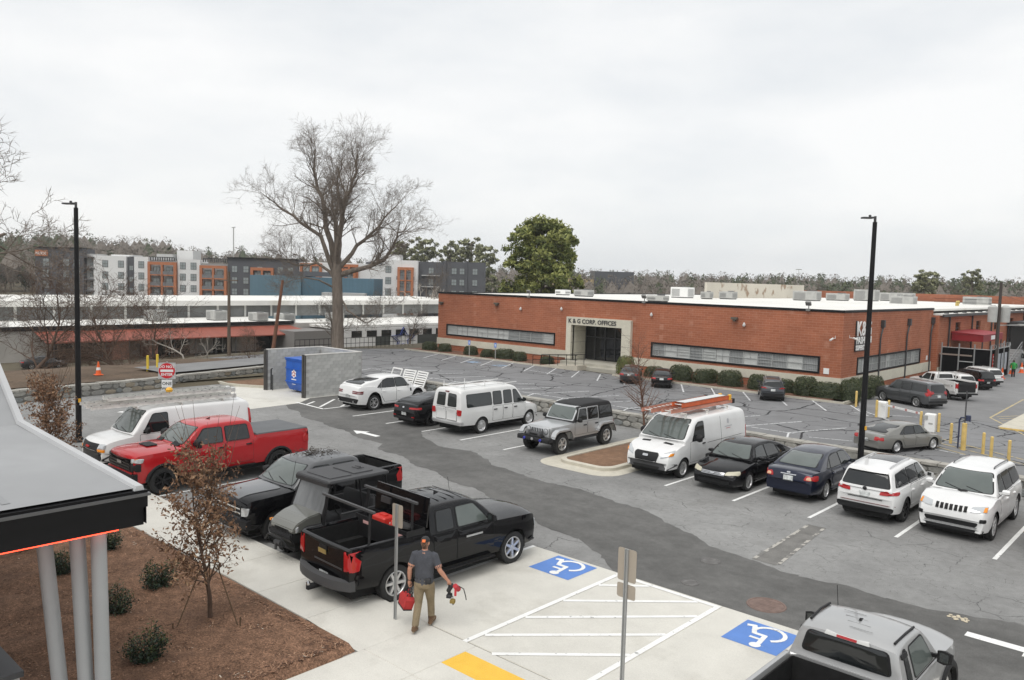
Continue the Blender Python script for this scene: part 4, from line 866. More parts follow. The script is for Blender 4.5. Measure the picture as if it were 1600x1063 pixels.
block(AQ,-30,-8,0,zt(10.0),2,apw); block(AQ,-8,-3.4,0,zt(10.5),1,apd); block(AQ,-3.4,6.5,0,zt(11.2),0,apw); block(AQ,6.5,13.2,0,zt(11.0),2,apd); block(AQ,13.2,14.2,0,zt(11.4),1.6,apd,'fin'); block(AQ,14.2,25.0,0,zt(11.2),2,apd,'wall'); block(AQ,19.5,20.1,0,zt(11.3),1.7,apd,'fin'); block(AQ,-7,1,zt(11.2),zt(12.8),4,apw,'stair_house')
for k in range(4):
    z = zt(8.6-FL*k)
    for x in (-1.6,): apt_window(AQ,x,z)
    for x in (10.0,16.4,18.6,22.2): apt_window(AQ,x,z,.9,1.99)
    m = MB(); m.box(7.5,12.4,.6,2,z-1.5,z-1.25); m.build('balcony_slab', apl, AQ)
orange_bay(AQ,1.0,5.4,zt(-3.6),4,-.8)
orange_bay(AQ,-26,-20,zt(-3.2),4,1.0); orange_bay(AQ,-15,-10,zt(-3.2),4,1.0)
BH = empty('blue_hall', (*W(-62,190),VZ), YAW); tag(BH, 'plain slate blue metal hall before the apartments', 'building')
m = MB(); m.box(0,12,0,14,0,11.2); m.build('wall', M('blue_panel',(.095,.17,.215),.6,noise=[((2,2,.05),.05,2)]), BH); m = MB(); m.box(12,29,.6,14,0,11.0); m.build('wall', M('blue_panel_dark',(.06,.125,.17),.6,noise=[((2,2,.05),.08,2)]), BH)
m = MB(); m.box(6,21,4,10,11.2,12.3); m.build('roof_house', apd, BH); m = MB(); m.box(17.5,27.5,-2.5,.6,6.6,7.6); m.build('entrance_canopy', apl, BH); m = MB(); m.box(18,27,-1.2,.58,4.8,6.6); m.build('entrance_opening', brown_dk, BH); m = MB(); m.box(18,27,-1.6,-1.4,3.6,5.0); m.build('balustrade', apl, BH)
# distant hall and shopping roofs beyond the pine
m = MB(); x, y = W(33,330); m.box(0,16,0,20,0,15); o = m.build('distant_hall', apd); o.location = (x,y,-4); o.rotation_euler = (0,0,YAW); tag(o, 'small distant dark hall right of the pine tree', 'building')
m = MB(); m.box(-30,-.3,0,16,0,11.5); o2 = m.build('patterned_hall', M('patterned_yellow',(.55,.42,.2),.7,noise=[((.6,.6,.9),.7,1)])); o2.location = (x,y,-4); o2.rotation_euler = (0,0,YAW); tag(o2, 'distant hall with yellow and white patterned wall below the pine', 'building')
# ================================================================ vehicles
def paint(name, col, metal=0.0, rough=.32): return M('paint_'+name, col, rough, metal=metal, coat=.75 if max(col) < .03 else .8, noise=[(1.2,.05,3)], spec=.02 if max(col) < .03 else .2)
glass_d = M('car_glass_dark', (.012,.014,.015), .04, spec=.7)
glass_m = M('car_glass', (.028,.033,.033), .04, spec=.75)
glass_w = M('windscreen_glass', (.105,.122,.115), .05, spec=.75, noise=[(1.4,.12,2)])  # pale base colour includes painted sky reflection and a light dashboard
rubber = M('tyre_rubber', (.022,.022,.022), .85, noise=[(9,.2,3)])
plastic = M('black_plastic', (.013,.013,.014), .55, noise=[(4,.12,3)], spec=.3)
plastic_g = M('grey_plastic', (.06,.06,.062), .6)
alloy = M('alloy', (.60,.60,.60), .28, metal=.7); alloy_k = M('alloy_black', (.02,.02,.021), .3, metal=.3); alloy_d = M('alloy_dark', (.12,.12,.125), .35, metal=.6)
chrome = M('chrome', (.62,.62,.63), .12, metal=1.0)
lamp_c = M('headlamp', (.55,.57,.58), .08, metal=.35, spec=.8); lamp_r = M('tail_lamp', (.42,.012,.014), .12, spec=.7); lamp_o = M('amber_lamp', (.75,.26,.02), .15); lamp_k = M('tail_lamp_dark', (.16,.008,.012), .1, spec=.7); lamp_w = M('lamp_white', (.6,.6,.58), .15)
plate_m = M('number_plate', (.55,.57,.56), .5, noise=[(12,.25,2)]); seam_m = M('seam', (.008,.008,.008), .8); under_m = M('underbody', (.012,.012,.012), .9)

_wheels = {}
def wheel_meshes(style, r, rim, w):
    key = (style, round(r,3), round(rim,3))
    if key in _wheels: return _wheels[key]
    t = MB(); t.lathe([(rim*.98,-w*.36),(rim*1.06,-w*.47),(r*.92,-w*.5),(r*.985,-w*.43),(r,-w*.3),(r,w*.3),(r*.985,w*.43),(r*.92,w*.5),(rim*1.06,w*.47),(rim*.99,w*.38)], 32, 'Y')
    for k in range(32):                                    # tread blocks
        a = 2*math.pi*k/32; c, s = math.cos(a), math.sin(a); t.obox((r*.997*c,0,r*.997*s),(c*.008,0,s*.008),(0,w*.4,0),(-s*.018,0,c*.018))
    tyre = t.mesh('tyre', rubber, 35)
    m = MB(); mats = [alloy, under_m]
    if style in ('black','black5'): mats = [alloy_k, under_m]
    if style in ('dark10',): mats = [alloy_d, under_m]
    if style == 'steelw': mats = [M('steel_white',(.5,.5,.49),.5), under_m]
    if style == 'steelk': mats = [alloy_k, under_m]
    m.cur = 1; m.lathe([(rim*.99,w*.1),(.0,w*.06)], 24, 'Y')
    m.cur = 0; m.lathe([(rim*1.0,w*.30),(rim*1.03,w*.44),(rim*.96,w*.46),(rim*.91,w*.40),(rim*.9,w*.12)], 32, 'Y')
    n, sw, tw = {'spoke5':(5,.17,0),'spoke6':(6,.155,0),'black5':(5,.16,0),'black':(6,.13,0),'multi10':(10,.055,.0),'dark10':(10,.06,0),'twin5':(10,.06,.1),'steel':(0,0,0),'steelw':(0,0,0),'steelk':(0,0,0),'steelh':(0,0,0)}[style]
    if n == 0:
        m.lathe([(rim*.9,w*.3),(rim*.72,w*.20),(rim*.5,w*.26),(rim*.34,w*.34),(rim*.22,w*.36),(.0,w*.36)], 24, 'Y')
        m.cur = 1
        for k in range(8): a = 2*math.pi*k/8; m.lathe([(rim*.075,w*.26),(.0,w*.262)], 6, 'Y', c=(rim*.6*math.cos(a),-.004,rim*.6*math.sin(a)))
    for k in range(n):
        a = 2*math.pi*(k+.25)/n + (tw if k % 2 else -tw); c, s = math.cos(a), math.sin(a); h0, h1 = rim*.14, rim*.95; p = (-s, c)
        vs = []
        for rr_, ww, y0, y1 in ((h0, rim*sw*1.15, w*.12, w*.36), (h1, rim*sw*.85, w*.18, w*.42)):
            for q in (-1,1):
                for y in (y0, y1): vs.append((rr_*c+q*ww*p[0]*(1 if y == y0 else .75), y, rr_*s+q*ww*p[1]*(1 if y == y0 else .75)))
        m.add(vs, [(1,3,7,5),(0,1,5,4),(3,2,6,7)])
    if n: m.lathe([(rim*.22,w*.2),(rim*.2,w*.39),(rim*.1,w*.41),(0,w*.41)], 14, 'Y')
    rm = m.mesh('rim', mats, 40); _wheels[key] = (tyre, rm); return _wheels[key]

def rounded(poly, r):
    "round the corners of a convex polygon"
    if r <= 0: return list(poly)
    out_ = []; n = len(poly)
    for i in range(n):
        a, b, c = Vector(poly[i-1]), Vector(poly[i]), Vector(poly[(i+1) % n]); d1, d2 = a-b, c-b; k = min(r, d1.length*.45, d2.length*.45)
        p, q = b+d1.normalized()*k, b+d2.normalized()*k
        for t in (0,.33,.67,1): out_.append(tuple((p*(1-t)+b*t)*(1-t)+(b*(1-t)+q*t)*t))
    return out_

class Car:
    def __init__(s, name, label, cat, pos, head, S, group=None):
        s.S = S; s.root = empty(name, pos, head); tag(s.root, label, cat, group); s.bvh = None
        s.shell()
    # ---- lofted shell
    def shell(s):
        S = s.S; wb, hw = S['wb'], S['hw']; xF, xR = wb/2+S['fo'], -(wb/2+S['ro']); s.xF, s.xR = xF, xR
        L = S['lower']; zs = pchip([(p[0],p[1]) for p in L]); zc = pchip([(p[0],p[2]) for p in L])
        sill = S['sill']; wr = S['wr']; ra = S.get('ra', wr*1.17); axles = (wb/2, -wb/2); az = wr + S.get('lift',0)
        bed = S.get('bed')
        xs = set([xF, xR]); n = int((xF-xR)/.13)
        for k in range(n+1): xs.add(xR+(xF-xR)*k/n)
        for k in (.015,.04,.08,.14,.22,.32): xs.add(xF-k); xs.add(xR+k)
        for p in L: xs.add(p[0])
        zl0 = sill
        for a in axles:
            hx = math.sqrt(max(0, ra*ra-(az-sill)**2)) if az > sill else ra
            for k in range(17): xs.add(a+hx*math.cos(math.pi*k/16))
            xs.add(a-hx-.004); xs.add(a+hx+.004)
        if bed: xs |= {bed[0]-.001,bed[0]+.02,bed[1]-.02,bed[1]+.001}
        xs = sorted(x for x in xs if xR-1e-6 <= x <= xF+1e-6); ys = [xs[0]]
        for x in xs[1:]:
            if x-ys[-1] > .003: ys.append(x)
        xs = ys; rf, cf, rr_, cr = S.get('plan',(.75,.17,.6,.13))
        def wid(x):
            w = hw; d = xF-x
            if d < rf: w -= hw*cf*(1-d/rf)**2.2
            d = x-xR
            if d < rr_: w -= hw*cr*(1-d/rr_)**2.2
            return w
        s.wid = wid; zf, zr = S.get('zf', sill), S.get('zr', sill)
        def low(x):
            z = sill
            if x > wb/2: z = sill+(zf-sill)*min(1,(x-wb/2)/max(.01,S['fo']))
            if x < -wb/2: z = sill+(zr-sill)*min(1,(-wb/2-x)/max(.01,S['ro']))
            for a in axles:
                q = ra*ra-(x-a)**2
                if q > 0: z = max(z, az+math.sqrt(q))
            return z
        tuck, topin, crease = S.get('tuck',.055), S.get('topin',.045), S.get('crease',.0)
        bl, bt = S.get('bow',(.16,.10))
        V, Fc = [], []; T = (0,.07,.2,.38,.56,.74,.88,.96,1)
        NR = len(T)+6
        for x in xs:
            w = wid(x); zl = low(x); zh = max(zs(x), zl+.03); zt_ = zc(x); row = []
            for t in T:
                z = zl+(zh-zl)*t; y = w
                k = (sill+.34-z)/.34
                if k > 0: y -= tuck*k*k
                zm = sill+.55*(zh-sill)
                if z > zm: y -= topin*((z-zm)/(zh-zm+.001))**1.8
                if crease: y += crease*math.exp(-((z-(zh-.17))/.05)**2)
                row.append((y, z))
            yt = row[-1][0]
            if bed and bed[0] <= x <= bed[1]:
                f = bed[2]; row += [(yt-.02,zh+.014),(yt-.08,zh+.014),(yt-.095,zh-.03),(yt-.12,f),(yt*.5,f),(0,f)]
            else:
                for e in (.03,.09,.22,.45,.72,1.0): row.append((yt*(1-e), zh+(zt_-zh)*(1-(1-e)**2.6)))
            gF = max(0,1-(xF-x)/.7); gR = max(0,1-(x-xR)/.6)
            for y, z in row: V.append((x-bl*gF*(y/hw)**2+bt*gR*(y/hw)**2, y, z))
        nc = len(xs); m = MB(); nv = len(V)
        m.v = V + [(x,-y,z) for x,y,z in V]
        for i in range(nc-1):
            for j in range(NR-1):
                a = i*NR+j; q = (a,a+1,a+NR+1,a+NR); m.f.append(q); m.m.append(0)
                m.f.append(tuple(nv+k for k in reversed(q))); m.m.append(0)
        for i, flip in ((0,False),(nc-1,True)):
            for j in range(NR-1):
                a = i*NR+j; q = (a,a+1,nv+a+1,nv+a)
                m.f.append(q[::-1] if flip else q); m.m.append(0)
        s.body = m.build('body', S['paint'], s.root, 38)
        verts, faces = list(m.v), list(m.f)
        # ---- cabin
        C = S.get('cabin')
        if C:
            top = pchip(C) if not S.get('boxy') else (lambda x, C=C: next((C[i][1]+(C[i+1][1]-C[i][1])*(x-C[i][0])/(C[i+1][0]-C[i][0]) for i in range(len(C)-1) if C[i][0] <= x <= C[i+1][0]), C[-1][1]))
            cx0, cx1 = C[0][0], C[-1][0]; xs = set(); n = int((cx1-cx0)/.09)
            for k in range(n+1): xs.add(cx0+(cx1-cx0)*k/n)
            for p in C: xs.add(p[0])
            for k in (.01,.03,.06): xs.add(cx0+k)
            xs = sorted(xs); ys = [xs[0]]
            for x in xs[1:]:
                if x-ys[-1] > .003: ys.append(x)
            xs = ys; tum = S.get('tumble',.36); rc0 = S.get('rc',.09); crown = S.get('crown',.035); fb, rb = S.get('cbow',(.10,.06)); V = []
            ca = [0,.25,.5,.72,.88,1]
            for x in xs:
                zt_ = top(x); zb = min(zs(x), zt_)-.015; w = wid(x)-topin-S.get('inset',.035); rc = min(rc0, max(.004,(zt_-zb)*.45)); row = []
                ze = zt_-rc; wt = w-tum*(ze-zb)-.02*((ze-zb)/.5)**2
                for t in (0,.2,.4,.6,.8,1): z = zb+(ze-zb)*t; row.append((w-tum*(z-zb)-.02*((z-zb)/.5)**2, z))
                for k in (1,2,3): a = math.pi/2*k/3; row.append((wt-rc*1.3*(1-math.cos(a)), ze+rc*math.sin(a)))
                for e in (.35,.7,1): yy = row[8][0]*(1-e); row.append((yy, zt_+crown*(1-(1-e)**2)*min(1,(zt_-zb)/.3)))
                tt = (x-cx0)/(cx1-cx0)
                for y, z in row:
                    q = 1-min(1,(abs(y)/max(.1,w)))**2; V.append((x+fb*q*max(0,(tt-.45)/.55)-rb*q*max(0,(.45-tt)/.45), y, z))
            NR2 = 12; nv = len(V); m = MB(); m.v = V+[(x,-y,z) for x,y,z in V]
            for i in range(len(xs)-1):
                for j in range(NR2-1):
                    a = i*NR2+j; q = (a,a+1,a+NR2+1,a+NR2); m.f.append(q); m.m.append(0); m.f.append(tuple(nv+k for k in reversed(q))); m.m.append(0)
            for i, flip in ((0,False),(len(xs)-1,True)):
                for j in range(NR2-1):
                    a = i*NR2+j; q = (a,a+1,nv+a+1,nv+a); m.f.append(q[::-1] if flip else q); m.m.append(0)
            s.cabin = m.build('cabin', S.get('roof_paint', S['paint']), s.root, 38)
            b0 = len(verts); verts += m.v; faces += [tuple(b0+i for i in f) for f in m.f]
        s.bvh = BVHTree.FromPolygons([Vector(v) for v in verts], faces)
        # ---- underbody and wheels
        u = MB(); zt_ = min(S.get('utop',.85), min(p[1] for p in L[2:-2])-.05); u.box(xR+.25,xF-.25,-(hw-.3),hw-.3,max(.17,sill-.2),zt_ if not bed else min(zt_,bed[2]-.03)); u.box(-wb/2+ra*.9,wb/2-ra*.9,-(hw-.12),hw-.12,sill-.01,sill+.12); u.build('underbody', under_m, s.root)  # underbody box hung lower to deepen the shade beneath the car
        tw = S.get('tw',.24); tm, rm = wheel_meshes(S.get('wheel','spoke5'), wr, S.get('rim', wr*.68), tw)
        for x in axles:
            for sd in (1,-1):
                o = link('wheel', tm, s.root); o.location = (x, sd*(hw-tw/2-S.get('win',.025)), wr); o.rotation_euler = (0, random.uniform(0,1), 0 if sd > 0 else math.pi)
                link('rim', rm, o)
    # ---- surface patches
    def patch(s, name, poly, side, mat, off=.006, rnd=.03, parent=None, thick=.02, both=False, rings=(1,.7,.38), lim=.42):
        if both: s.patch(name, poly, side, mat, off, rnd, parent, thick, False, rings, lim); side = {'L':'R','F':'F','B':'B','T':'T'}[side]; 
        if both and side in 'FBT': poly = [(-a, b) for a, b in reversed(poly)] if side != 'T' else [(a, -b) for a, b in reversed(poly)]
        P = rounded(poly, rnd); Q = []
        for i in range(len(P)):
            a, b = Vector(P[i-1]), Vector(P[i]); L = (b-a).length; n = max(1,int(L/.14))
            for k in range(1,n+1): Q.append(tuple(a+(b-a)*k/n))
        cx, cy = sum(p[0] for p in Q)/len(Q), sum(p[1] for p in Q)/len(Q)
        d = {'L':Vector((0,-1,0)),'R':Vector((0,1,0)),'F':Vector((-1,0,0)),'B':Vector((1,0,0)),'T':Vector((0,0,-1))}[side]
        def start(a, b):
            return {'L':lambda:Vector((a,3,b)),'R':lambda:Vector((a,-3,b)),'F':lambda:Vector((s.xF+2,a,b)),'B':lambda:Vector((s.xR-2,a,b)),'T':lambda:Vector((a,b,4))}[side]()
        c0_ = s.bvh.ray_cast(start(cx,cy), d)[0]; dref = (c0_-start(cx,cy)).dot(d) if c0_ else 2.2
        def hit(st):
            h, nn = s.bvh.ray_cast(st, d)[:2]
            if h is None: h, nn = s.bvh.find_nearest(st+d*dref)[:2]
            if nn.dot(d) > 0: nn = -nn
            return h+(nn*.75-d*.5)*off
        vs = []; n = len(Q); rg = list(rings)
        for k in rg:
            for a, b in Q:
                vs.append(hit(start(cx+(a-cx)*k, cy+(b-cy)*k)))
        vs.append(hit(start(cx,cy)))
        if side in 'FBLR' and lim:                       # keep a patch from running away round a corner
            dm = min(v.dot(d) for v in vs); vs = [v-d*max(0, v.dot(d)-dm-lim) for v in vs]
        skirt = [v+d*thick for v in vs[:n]]
        m = MB(); fs = []
        for r_ in range(len(rg)-1):
            for i in range(n): j = (i+1) % n; fs.append((r_*n+i, r_*n+j, (r_+1)*n+j, (r_+1)*n+i))
        c0 = (len(rg)-1)*n
        for i in range(n): fs.append((c0+i, c0+(i+1) % n, len(rg)*n))
        b0 = len(rg)*n+1
        for i in range(n): j = (i+1) % n; fs.append((b0+i, b0+j, j, i))
        m.add(vs+skirt, fs); o = m.build(name, mat, parent or s.root, 45)
        bm = bmesh.new(); bm.from_mesh(o.data); bmesh.ops.recalc_face_normals(bm, faces=bm.faces); bm.faces.ensure_lookup_table()
        if bm.faces[0].normal.dot(-d) < 0: bmesh.ops.reverse_faces(bm, faces=bm.faces)
        bm.to_mesh(o.data); bm.free(); return o
    def window(s, name, poly, side, mat, rnd=.04, both=False, trim=True, grow=.028, off=.010):
        c = (sum(p[0] for p in poly)/len(poly), sum(p[1] for p in poly)/len(poly))
        def g(p): dx, dy = p[0]-c[0], p[1]-c[1]; L = math.hypot(dx,dy); return (p[0]+dx/L*grow*1.3, p[1]+dy/L*grow*1.3)
        for sd in ((side, {'L':'R'}.get(side)) if both else (side,)):
            w = s.patch(name, poly, sd, mat, off, rnd, rings=(1,.86,.7,.5,.25), lim=0)
            if trim: s.patch('window_trim', [g(p) for p in poly], sd, plastic, off*.5, rnd+.02, parent=w, rings=(1,.86,.7,.5,.25), lim=0)
    def door(s, x0, x1, z0, z1, cut=None, handle='front', seam=.011, hz=None, hcol=None, front=False):
        p = [(x0,z0),(x1,z0),(x1,z1),(x0,z1)]
        if cut: p = [(x0+cut[0],z0),(x1,z0),(x1,z1),(x0,z1),(x0,z0+cut[1])]      # corner cut round the rear arch
        c = ((x0+x1)/2,(z0+z1)/2)
        for sd in 'LR':
            d = s.patch('door', p, sd, s.S['paint'], .007, .05)
            s.patch('seam', [(a+(seam if a > c[0] else -seam), b+(seam if b > c[1] else -seam)) for a, b in p], sd, seam_m, .0035, .06, parent=d)
            sg = 1 if sd == 'L' else -1; hx = x0+.16; z = hz or z1-.13; h = s.bvh.ray_cast(Vector((hx,3*sg,z)), Vector((0,-sg,0)))[0]
            if h:
                m = MB(); m.chbox(hx-.10,hx+.10,h.y-.005,h.y+.045,z-.02,z+.02,.012) if sg > 0 else m.chbox(hx-.10,hx+.10,h.y-.045,h.y+.005,z-.02,z+.02,.012)
                m.build('handle', hcol or s.S['paint'], d, 40)
    def mirrors(s, x, z, mat, size=(.16,.13,.17), out_=.12):
        for sg in (1,-1):
            h = s.bvh.ray_cast(Vector((x,3*sg,z-.06)), Vector((0,-sg,0)))[0]; y = h.y if h else sg*s.S['hw']*.9
            m = MB(); a, b, c = size; y0 = y+sg*out_
            m.bar((x,y-sg*.03,z-.04),(x-.02,y0,z-.02),.05,.06)
            cx, cy = x-.03, y0+sg*a*.35
            pr = [(-.5,-.75),(-.5,.75),(.15,.62),(.5,.35),(.5,-.35),(.15,-.7)]
            r0 = [(cx+p*b*.9,cy-sg*a*.5,z+q*c*.5) for p,q in pr]; r1 = [(cx+p*b,cy,z+q*c*.62) for p,q in pr]; r2 = [(cx+p*b*.7,cy+sg*a*.55,z+q*c*.42) for p,q in pr]
            fs = [(L*6+i,L*6+(i+1)%6,(L+1)*6+(i+1)%6,(L+1)*6+i) for L in (0,1) for i in range(6)]+[tuple(range(5,-1,-1)),tuple(range(12,18))]
            if sg < 0: fs = [f[::-1] for f in fs]
            m.add(r0+r1+r2, fs); o = m.build('mirror', mat, s.root, 50)
            g = MB(); g.add([(cx-b*.5-.004,cy-sg*a*.32,z-c*.3),(cx-b*.5-.004,cy+sg*a*.32,z-c*.28),(cx-b*.5-.004,cy+sg*a*.32,z+c*.28),(cx-b*.5-.004,cy-sg*a*.32,z+c*.34)],[(0,1,2,3) if sg < 0 else (3,2,1,0)]); g.build('mirror_glass', glass_m, o)
    def flare(s, mat, r0=0.0, w=.06, out_=.03, axles=None, sq=False):
        S = s.S; ra = S.get('ra', S['wr']*1.17); az = S['wr']+S.get('lift',0)
        for a in (S['wb']/2, -S['wb']/2):
            for sg in (1,-1):
                m = MB(); n = 18; vs = []
                for k in range(n+1):
                    t = R(-12)+(math.pi+R(24))*k/n; c, sn = math.cos(t), math.sin(t)
                    def pt(rad):
                        if sq: q = max(abs(c), abs(sn)*1.05)**.55; return a+rad*c/q, az+rad*sn/q
                        return a+rad*c, az+rad*sn
                    y = s.wid(a)
                    for rad, yy in ((ra-.015,y-.12),(ra-.02,y+out_),(ra+w*.7,y+out_),(ra+w,y+out_*.4),(ra+w+.01,y-.03)): x, z = pt(rad); vs.append((x,sg*yy,max(z,S['sill']-.04)))
                m.v = vs; 
                for k in range(n):
                    for j in range(4): q = (k*5+j,k*5+j+1,(k+1)*5+j+1,(k+1)*5+j); m.f.append(q if sg < 0 else q[::-1]); m.m.append(0)
                m.build('fender_flare', mat, s.root, 50)
    def box(s, name, b, mat, ch=.02, parent=None): m = MB(); m.chbox(*b, ch); return m.build(name, mat, parent or s.root, 40)
    def plate(s, side, z, y=0): return s.patch('number_plate', [(y-.16,z-.08),(y+.16,z-.08),(y+.16,z+.08),(y-.16,z+.08)], side, plate_m, .018, .01)
    def wipers(s, x, z, w):
        m = MB()
        for y0, y1 in ((w*.75,w*.1),(-.05,-w*.75)):
            P = []
            for t in (0,.5,1):
                y = y0+(y1-y0)*t; zz = z+.1*t; h = s.bvh.ray_cast(Vector((s.xF+2,y,zz)),Vector((-1,0,0)))[0]; P.append((h.x+.025,y,zz) if h else (x,y,zz))
            m.tube(P,.010,5)
        m.build('wiper', plastic, s.root)
    def screens(s, fw, rw=None, rmat=None, fmat=None, frnd=.07):
        "fw/rw: (half width bottom, half width top, z bottom, z top)"
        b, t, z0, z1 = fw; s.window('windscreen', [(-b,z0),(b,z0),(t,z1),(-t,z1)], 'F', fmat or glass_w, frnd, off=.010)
        if rw: b, t, z0, z1 = rw; s.window('rear_window', [(-b,z0),(b,z0),(t,z1),(-t,z1)], 'B', rmat or glass_d, .06, off=.010)
    def bumper(s, side, z0, z1, w, d, mat, y=None):
        x = s.xF if side == 'F' else s.xR; sg = 1 if side == 'F' else -1; m = MB(); n = 10; vs = []
        for k in range(n+1):
            t = -1+2*k/n; yy = w*t; xx = x+sg*d*(1-.9*abs(t)**3.5)-sg*.05*abs(t)
            for q, z in ((-.14,z0),(.0,z0+.02),(.01,(z0+z1)/2),(0,z1-.02),(-.14,z1)): vs.append((xx+sg*q,yy,z))
        m.v = vs
        for k in range(n):
            for j in range(4): q = (k*5+j,k*5+j+1,(k+1)*5+j+1,(k+1)*5+j); m.f.append(q if sg < 0 else q[::-1]); m.m.append(0)
        m.f += [tuple(range(5)),tuple(n*5+i for i in range(4,-1,-1))]; m.m += [0,0]
        return m.build('bumper', mat, s.root, 40)

# ---------------------------------------------------------------- kinds of vehicle
HV = math.pi/2        # heading +Y (away from the kerb); -HV heads for the kerb
def pickup(name, label, pos, head, p, wb=3.64, fo=.95, ro=1.22, hw=1.0, H=1.88, hood=1.22, belt=1.25, rail=1.36, cr=-1.02, wsb=1.28, wst=.5, wr=.40, wheel='spoke6', cover=None, split=-.12, rlight=lamp_r, seal=None, sill=.42, tint=glass_d, ftint=glass_m, roofp=None, trim=None, scale=1.0):
    xF, xR = wb/2+fo, -(wb/2+ro)
    S = dict(wb=wb,fo=fo,ro=ro,hw=hw,sill=sill,wr=wr,ra=wr*1.19,paint=p,wheel=wheel,rim=wr*.67,tw=.27,plan=(.7,.12,.35,.05),bow=(.14,.03),topin=.035,tuck=.05,crease=.008,zf=.40,zr=.55,roof_paint=roofp or p,
        lower=[(xR,rail-.03,rail-.03),(xR+.06,rail,rail),(cr-.2,rail,rail),(cr-.03,rail-.01,rail-.01),(cr+.05,belt,belt+.02),(wsb-.3,belt-.01,belt+.02),(wsb+.05,hood,hood+.075),(wb/2+.1,hood-.03,hood+.06),(xF-.3,hood-.06,hood+.03),(xF-.1,hood-.10,hood-.02),(xF-.03,hood-.15,hood-.08),(xF,hood-.24,hood-.2)],
        cabin=[(cr-.02,belt-.02),(cr+.02,belt+.12),(cr+.10,H-.09),(cr+.3,H-.015),((cr+wst)/2,H),(wst-.12,H-.02),(wst+.06,H-.07),(wsb,hood+.05)], bed=(xR+.07,cr-.06,.72) if not cover else None, tumble=.26, rc=.085, cbow=(.12,.02), inset=.02)
    c = Car(name, label, 'pickup truck', pos, head, S); c.root.scale = (scale,)*3
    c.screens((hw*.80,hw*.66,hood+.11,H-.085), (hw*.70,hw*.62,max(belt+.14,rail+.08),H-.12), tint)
    z0, z1 = belt+.045, H-.135; k = .36
    c.window('side_window', [(cr+.22,z0),(split-.07,z0),(split-.07,z1),(cr+.27,z1)], 'L', tint, .05, both=True)
    c.window('side_window', [(split+.07,z0),(wsb-.30,z0),(wst+.02,z1),(split+.07,z1)], 'L', ftint, .05, both=True)
    zz = sill+.14
    c.door(split+.01, wsb-.16, zz, belt-.0, hcol=seal or p); c.door(cr+.1, split-.02, zz, belt-.0, hcol=seal or p, cut=(max(0,(-wb/2+wr*1.3)-cr-.1)+.02,.3) if cr+.1 < -wb/2+wr*1.3 else None)
    c.mirrors(wsb-.32, belt+.14, seal if seal else plastic, (.2,.13,.24), .13)
    c.wipers(wsb, hood+.13, hw*.75)
    for sg in (1,-1):
        o = c.patch('tail_lamp', [(sg*(hw-.22),rail-.48),(sg*(hw-.01),rail-.48),(sg*(hw-.01),rail-.06),(sg*(hw-.22),rail-.06)], 'B', rlight, .02, .02, thick=.05)
        c.patch('lamp_wrap', [(xR-.01,rail-.47),(xR+.13,rail-.47),(xR+.16,rail-.08),(xR-.01,rail-.08)], 'L' if sg > 0 else 'R', rlight, .012, .02, parent=o)
    t = c.patch('tailgate', [(-(hw-.25),.72),(hw-.25,.72),(hw-.25,rail-.04),(-(hw-.25),rail-.04)], 'B', p, .012, .03)
    c.patch('seam', [(-(hw-.235),.705),(hw-.235,.705),(hw-.235,rail-.03),(-(hw-.235),rail-.03)], 'B', seam_m, .006, .03, parent=t)
    c.patch('tailgate_handle', [(-.14,rail-.22),(.14,rail-.22),(.14,rail-.10),(-.14,rail-.10)], 'B', plastic, .024, .02, parent=t)
    m = MB(); m.tube([(wsb-.0,hw*.78,hood+.06),(wsb-.12,hw*.80,hood+.75)],.006,4); m.build('aerial', plastic, c.root)
    m = MB(); m.add([(.02,-.03,H+.02),(.2,-.005,H+.02),(.2,.005,H+.02),(.02,.03,H+.02),(.0,0,H+.09)],[(0,1,4),(1,2,4),(2,3,4),(3,0,4)]); m.build('roof_fin', plastic, c.root)
    if not cover:
        b = MB(); w = hw-.17
        for sg in (1,-1):
            b.box(-wb/2-.42,-wb/2+.42,sg*(w-.1)-.09,sg*(w-.1)+.09,.725,.99)
        for kk in range(9): y = -w+.22+kk*(2*w-.44)/8; b.box(xR+.1,cr-.1,y-.04,y+.04,.722,.738)
        b.box(xR+.09,cr-.08,-w-.02,w+.02,.721,.730); b.box(xR+.09,cr-.08,w+.005,w+.025,.73,rail-.05); b.box(xR+.09,cr-.08,-w-.025,-w-.005,.73,rail-.05); b.box(cr-.10,cr-.085,-w,w,.73,rail-.04); b.box(xR+.085,xR+.10,-w,w,.73,rail-.06)
        b.build('bed_liner', M('bed_liner',(.02,.02,.02),.95,noise=[(6,.2,3)],spec=.15), c.root)
    else: c.box('bed_cover', (xR+.06,cr-.05,-(hw-.06),hw-.06,rail-.01,rail+.045), cover, .015)
    return c
def pickup_front(c, hood, hw, xg, gm, lm, emblem=None):
    c.patch('grille', [(-(hw-.36),hood-.62),(hw-.36,hood-.62),(hw-.3,hood-.2),(-(hw-.3),hood-.2)], 'F', gm, .02, .04)
    for k in range(3): c.patch('grille_bar', [(-(hw-.38),hood-.55+.12*k),(hw-.38,hood-.55+.12*k),(hw-.38,hood-.51+.12*k),(-(hw-.38),hood-.51+.12*k)], 'F', xg, .035, .005)
    c.patch('headlight', [(hw-.36,hood-.48),(hw-.12,hood-.44),(hw-.11,hood-.24),(hw-.34,hood-.25)], 'F', lm, .022, .03, both=True)
    c.patch('bumper_lower', [(-(hw-.12),.44),(hw-.12,.44),(hw-.05,hood-.68),(-(hw-.05),hood-.68)], 'F', plastic, .05, .05, thick=.08)
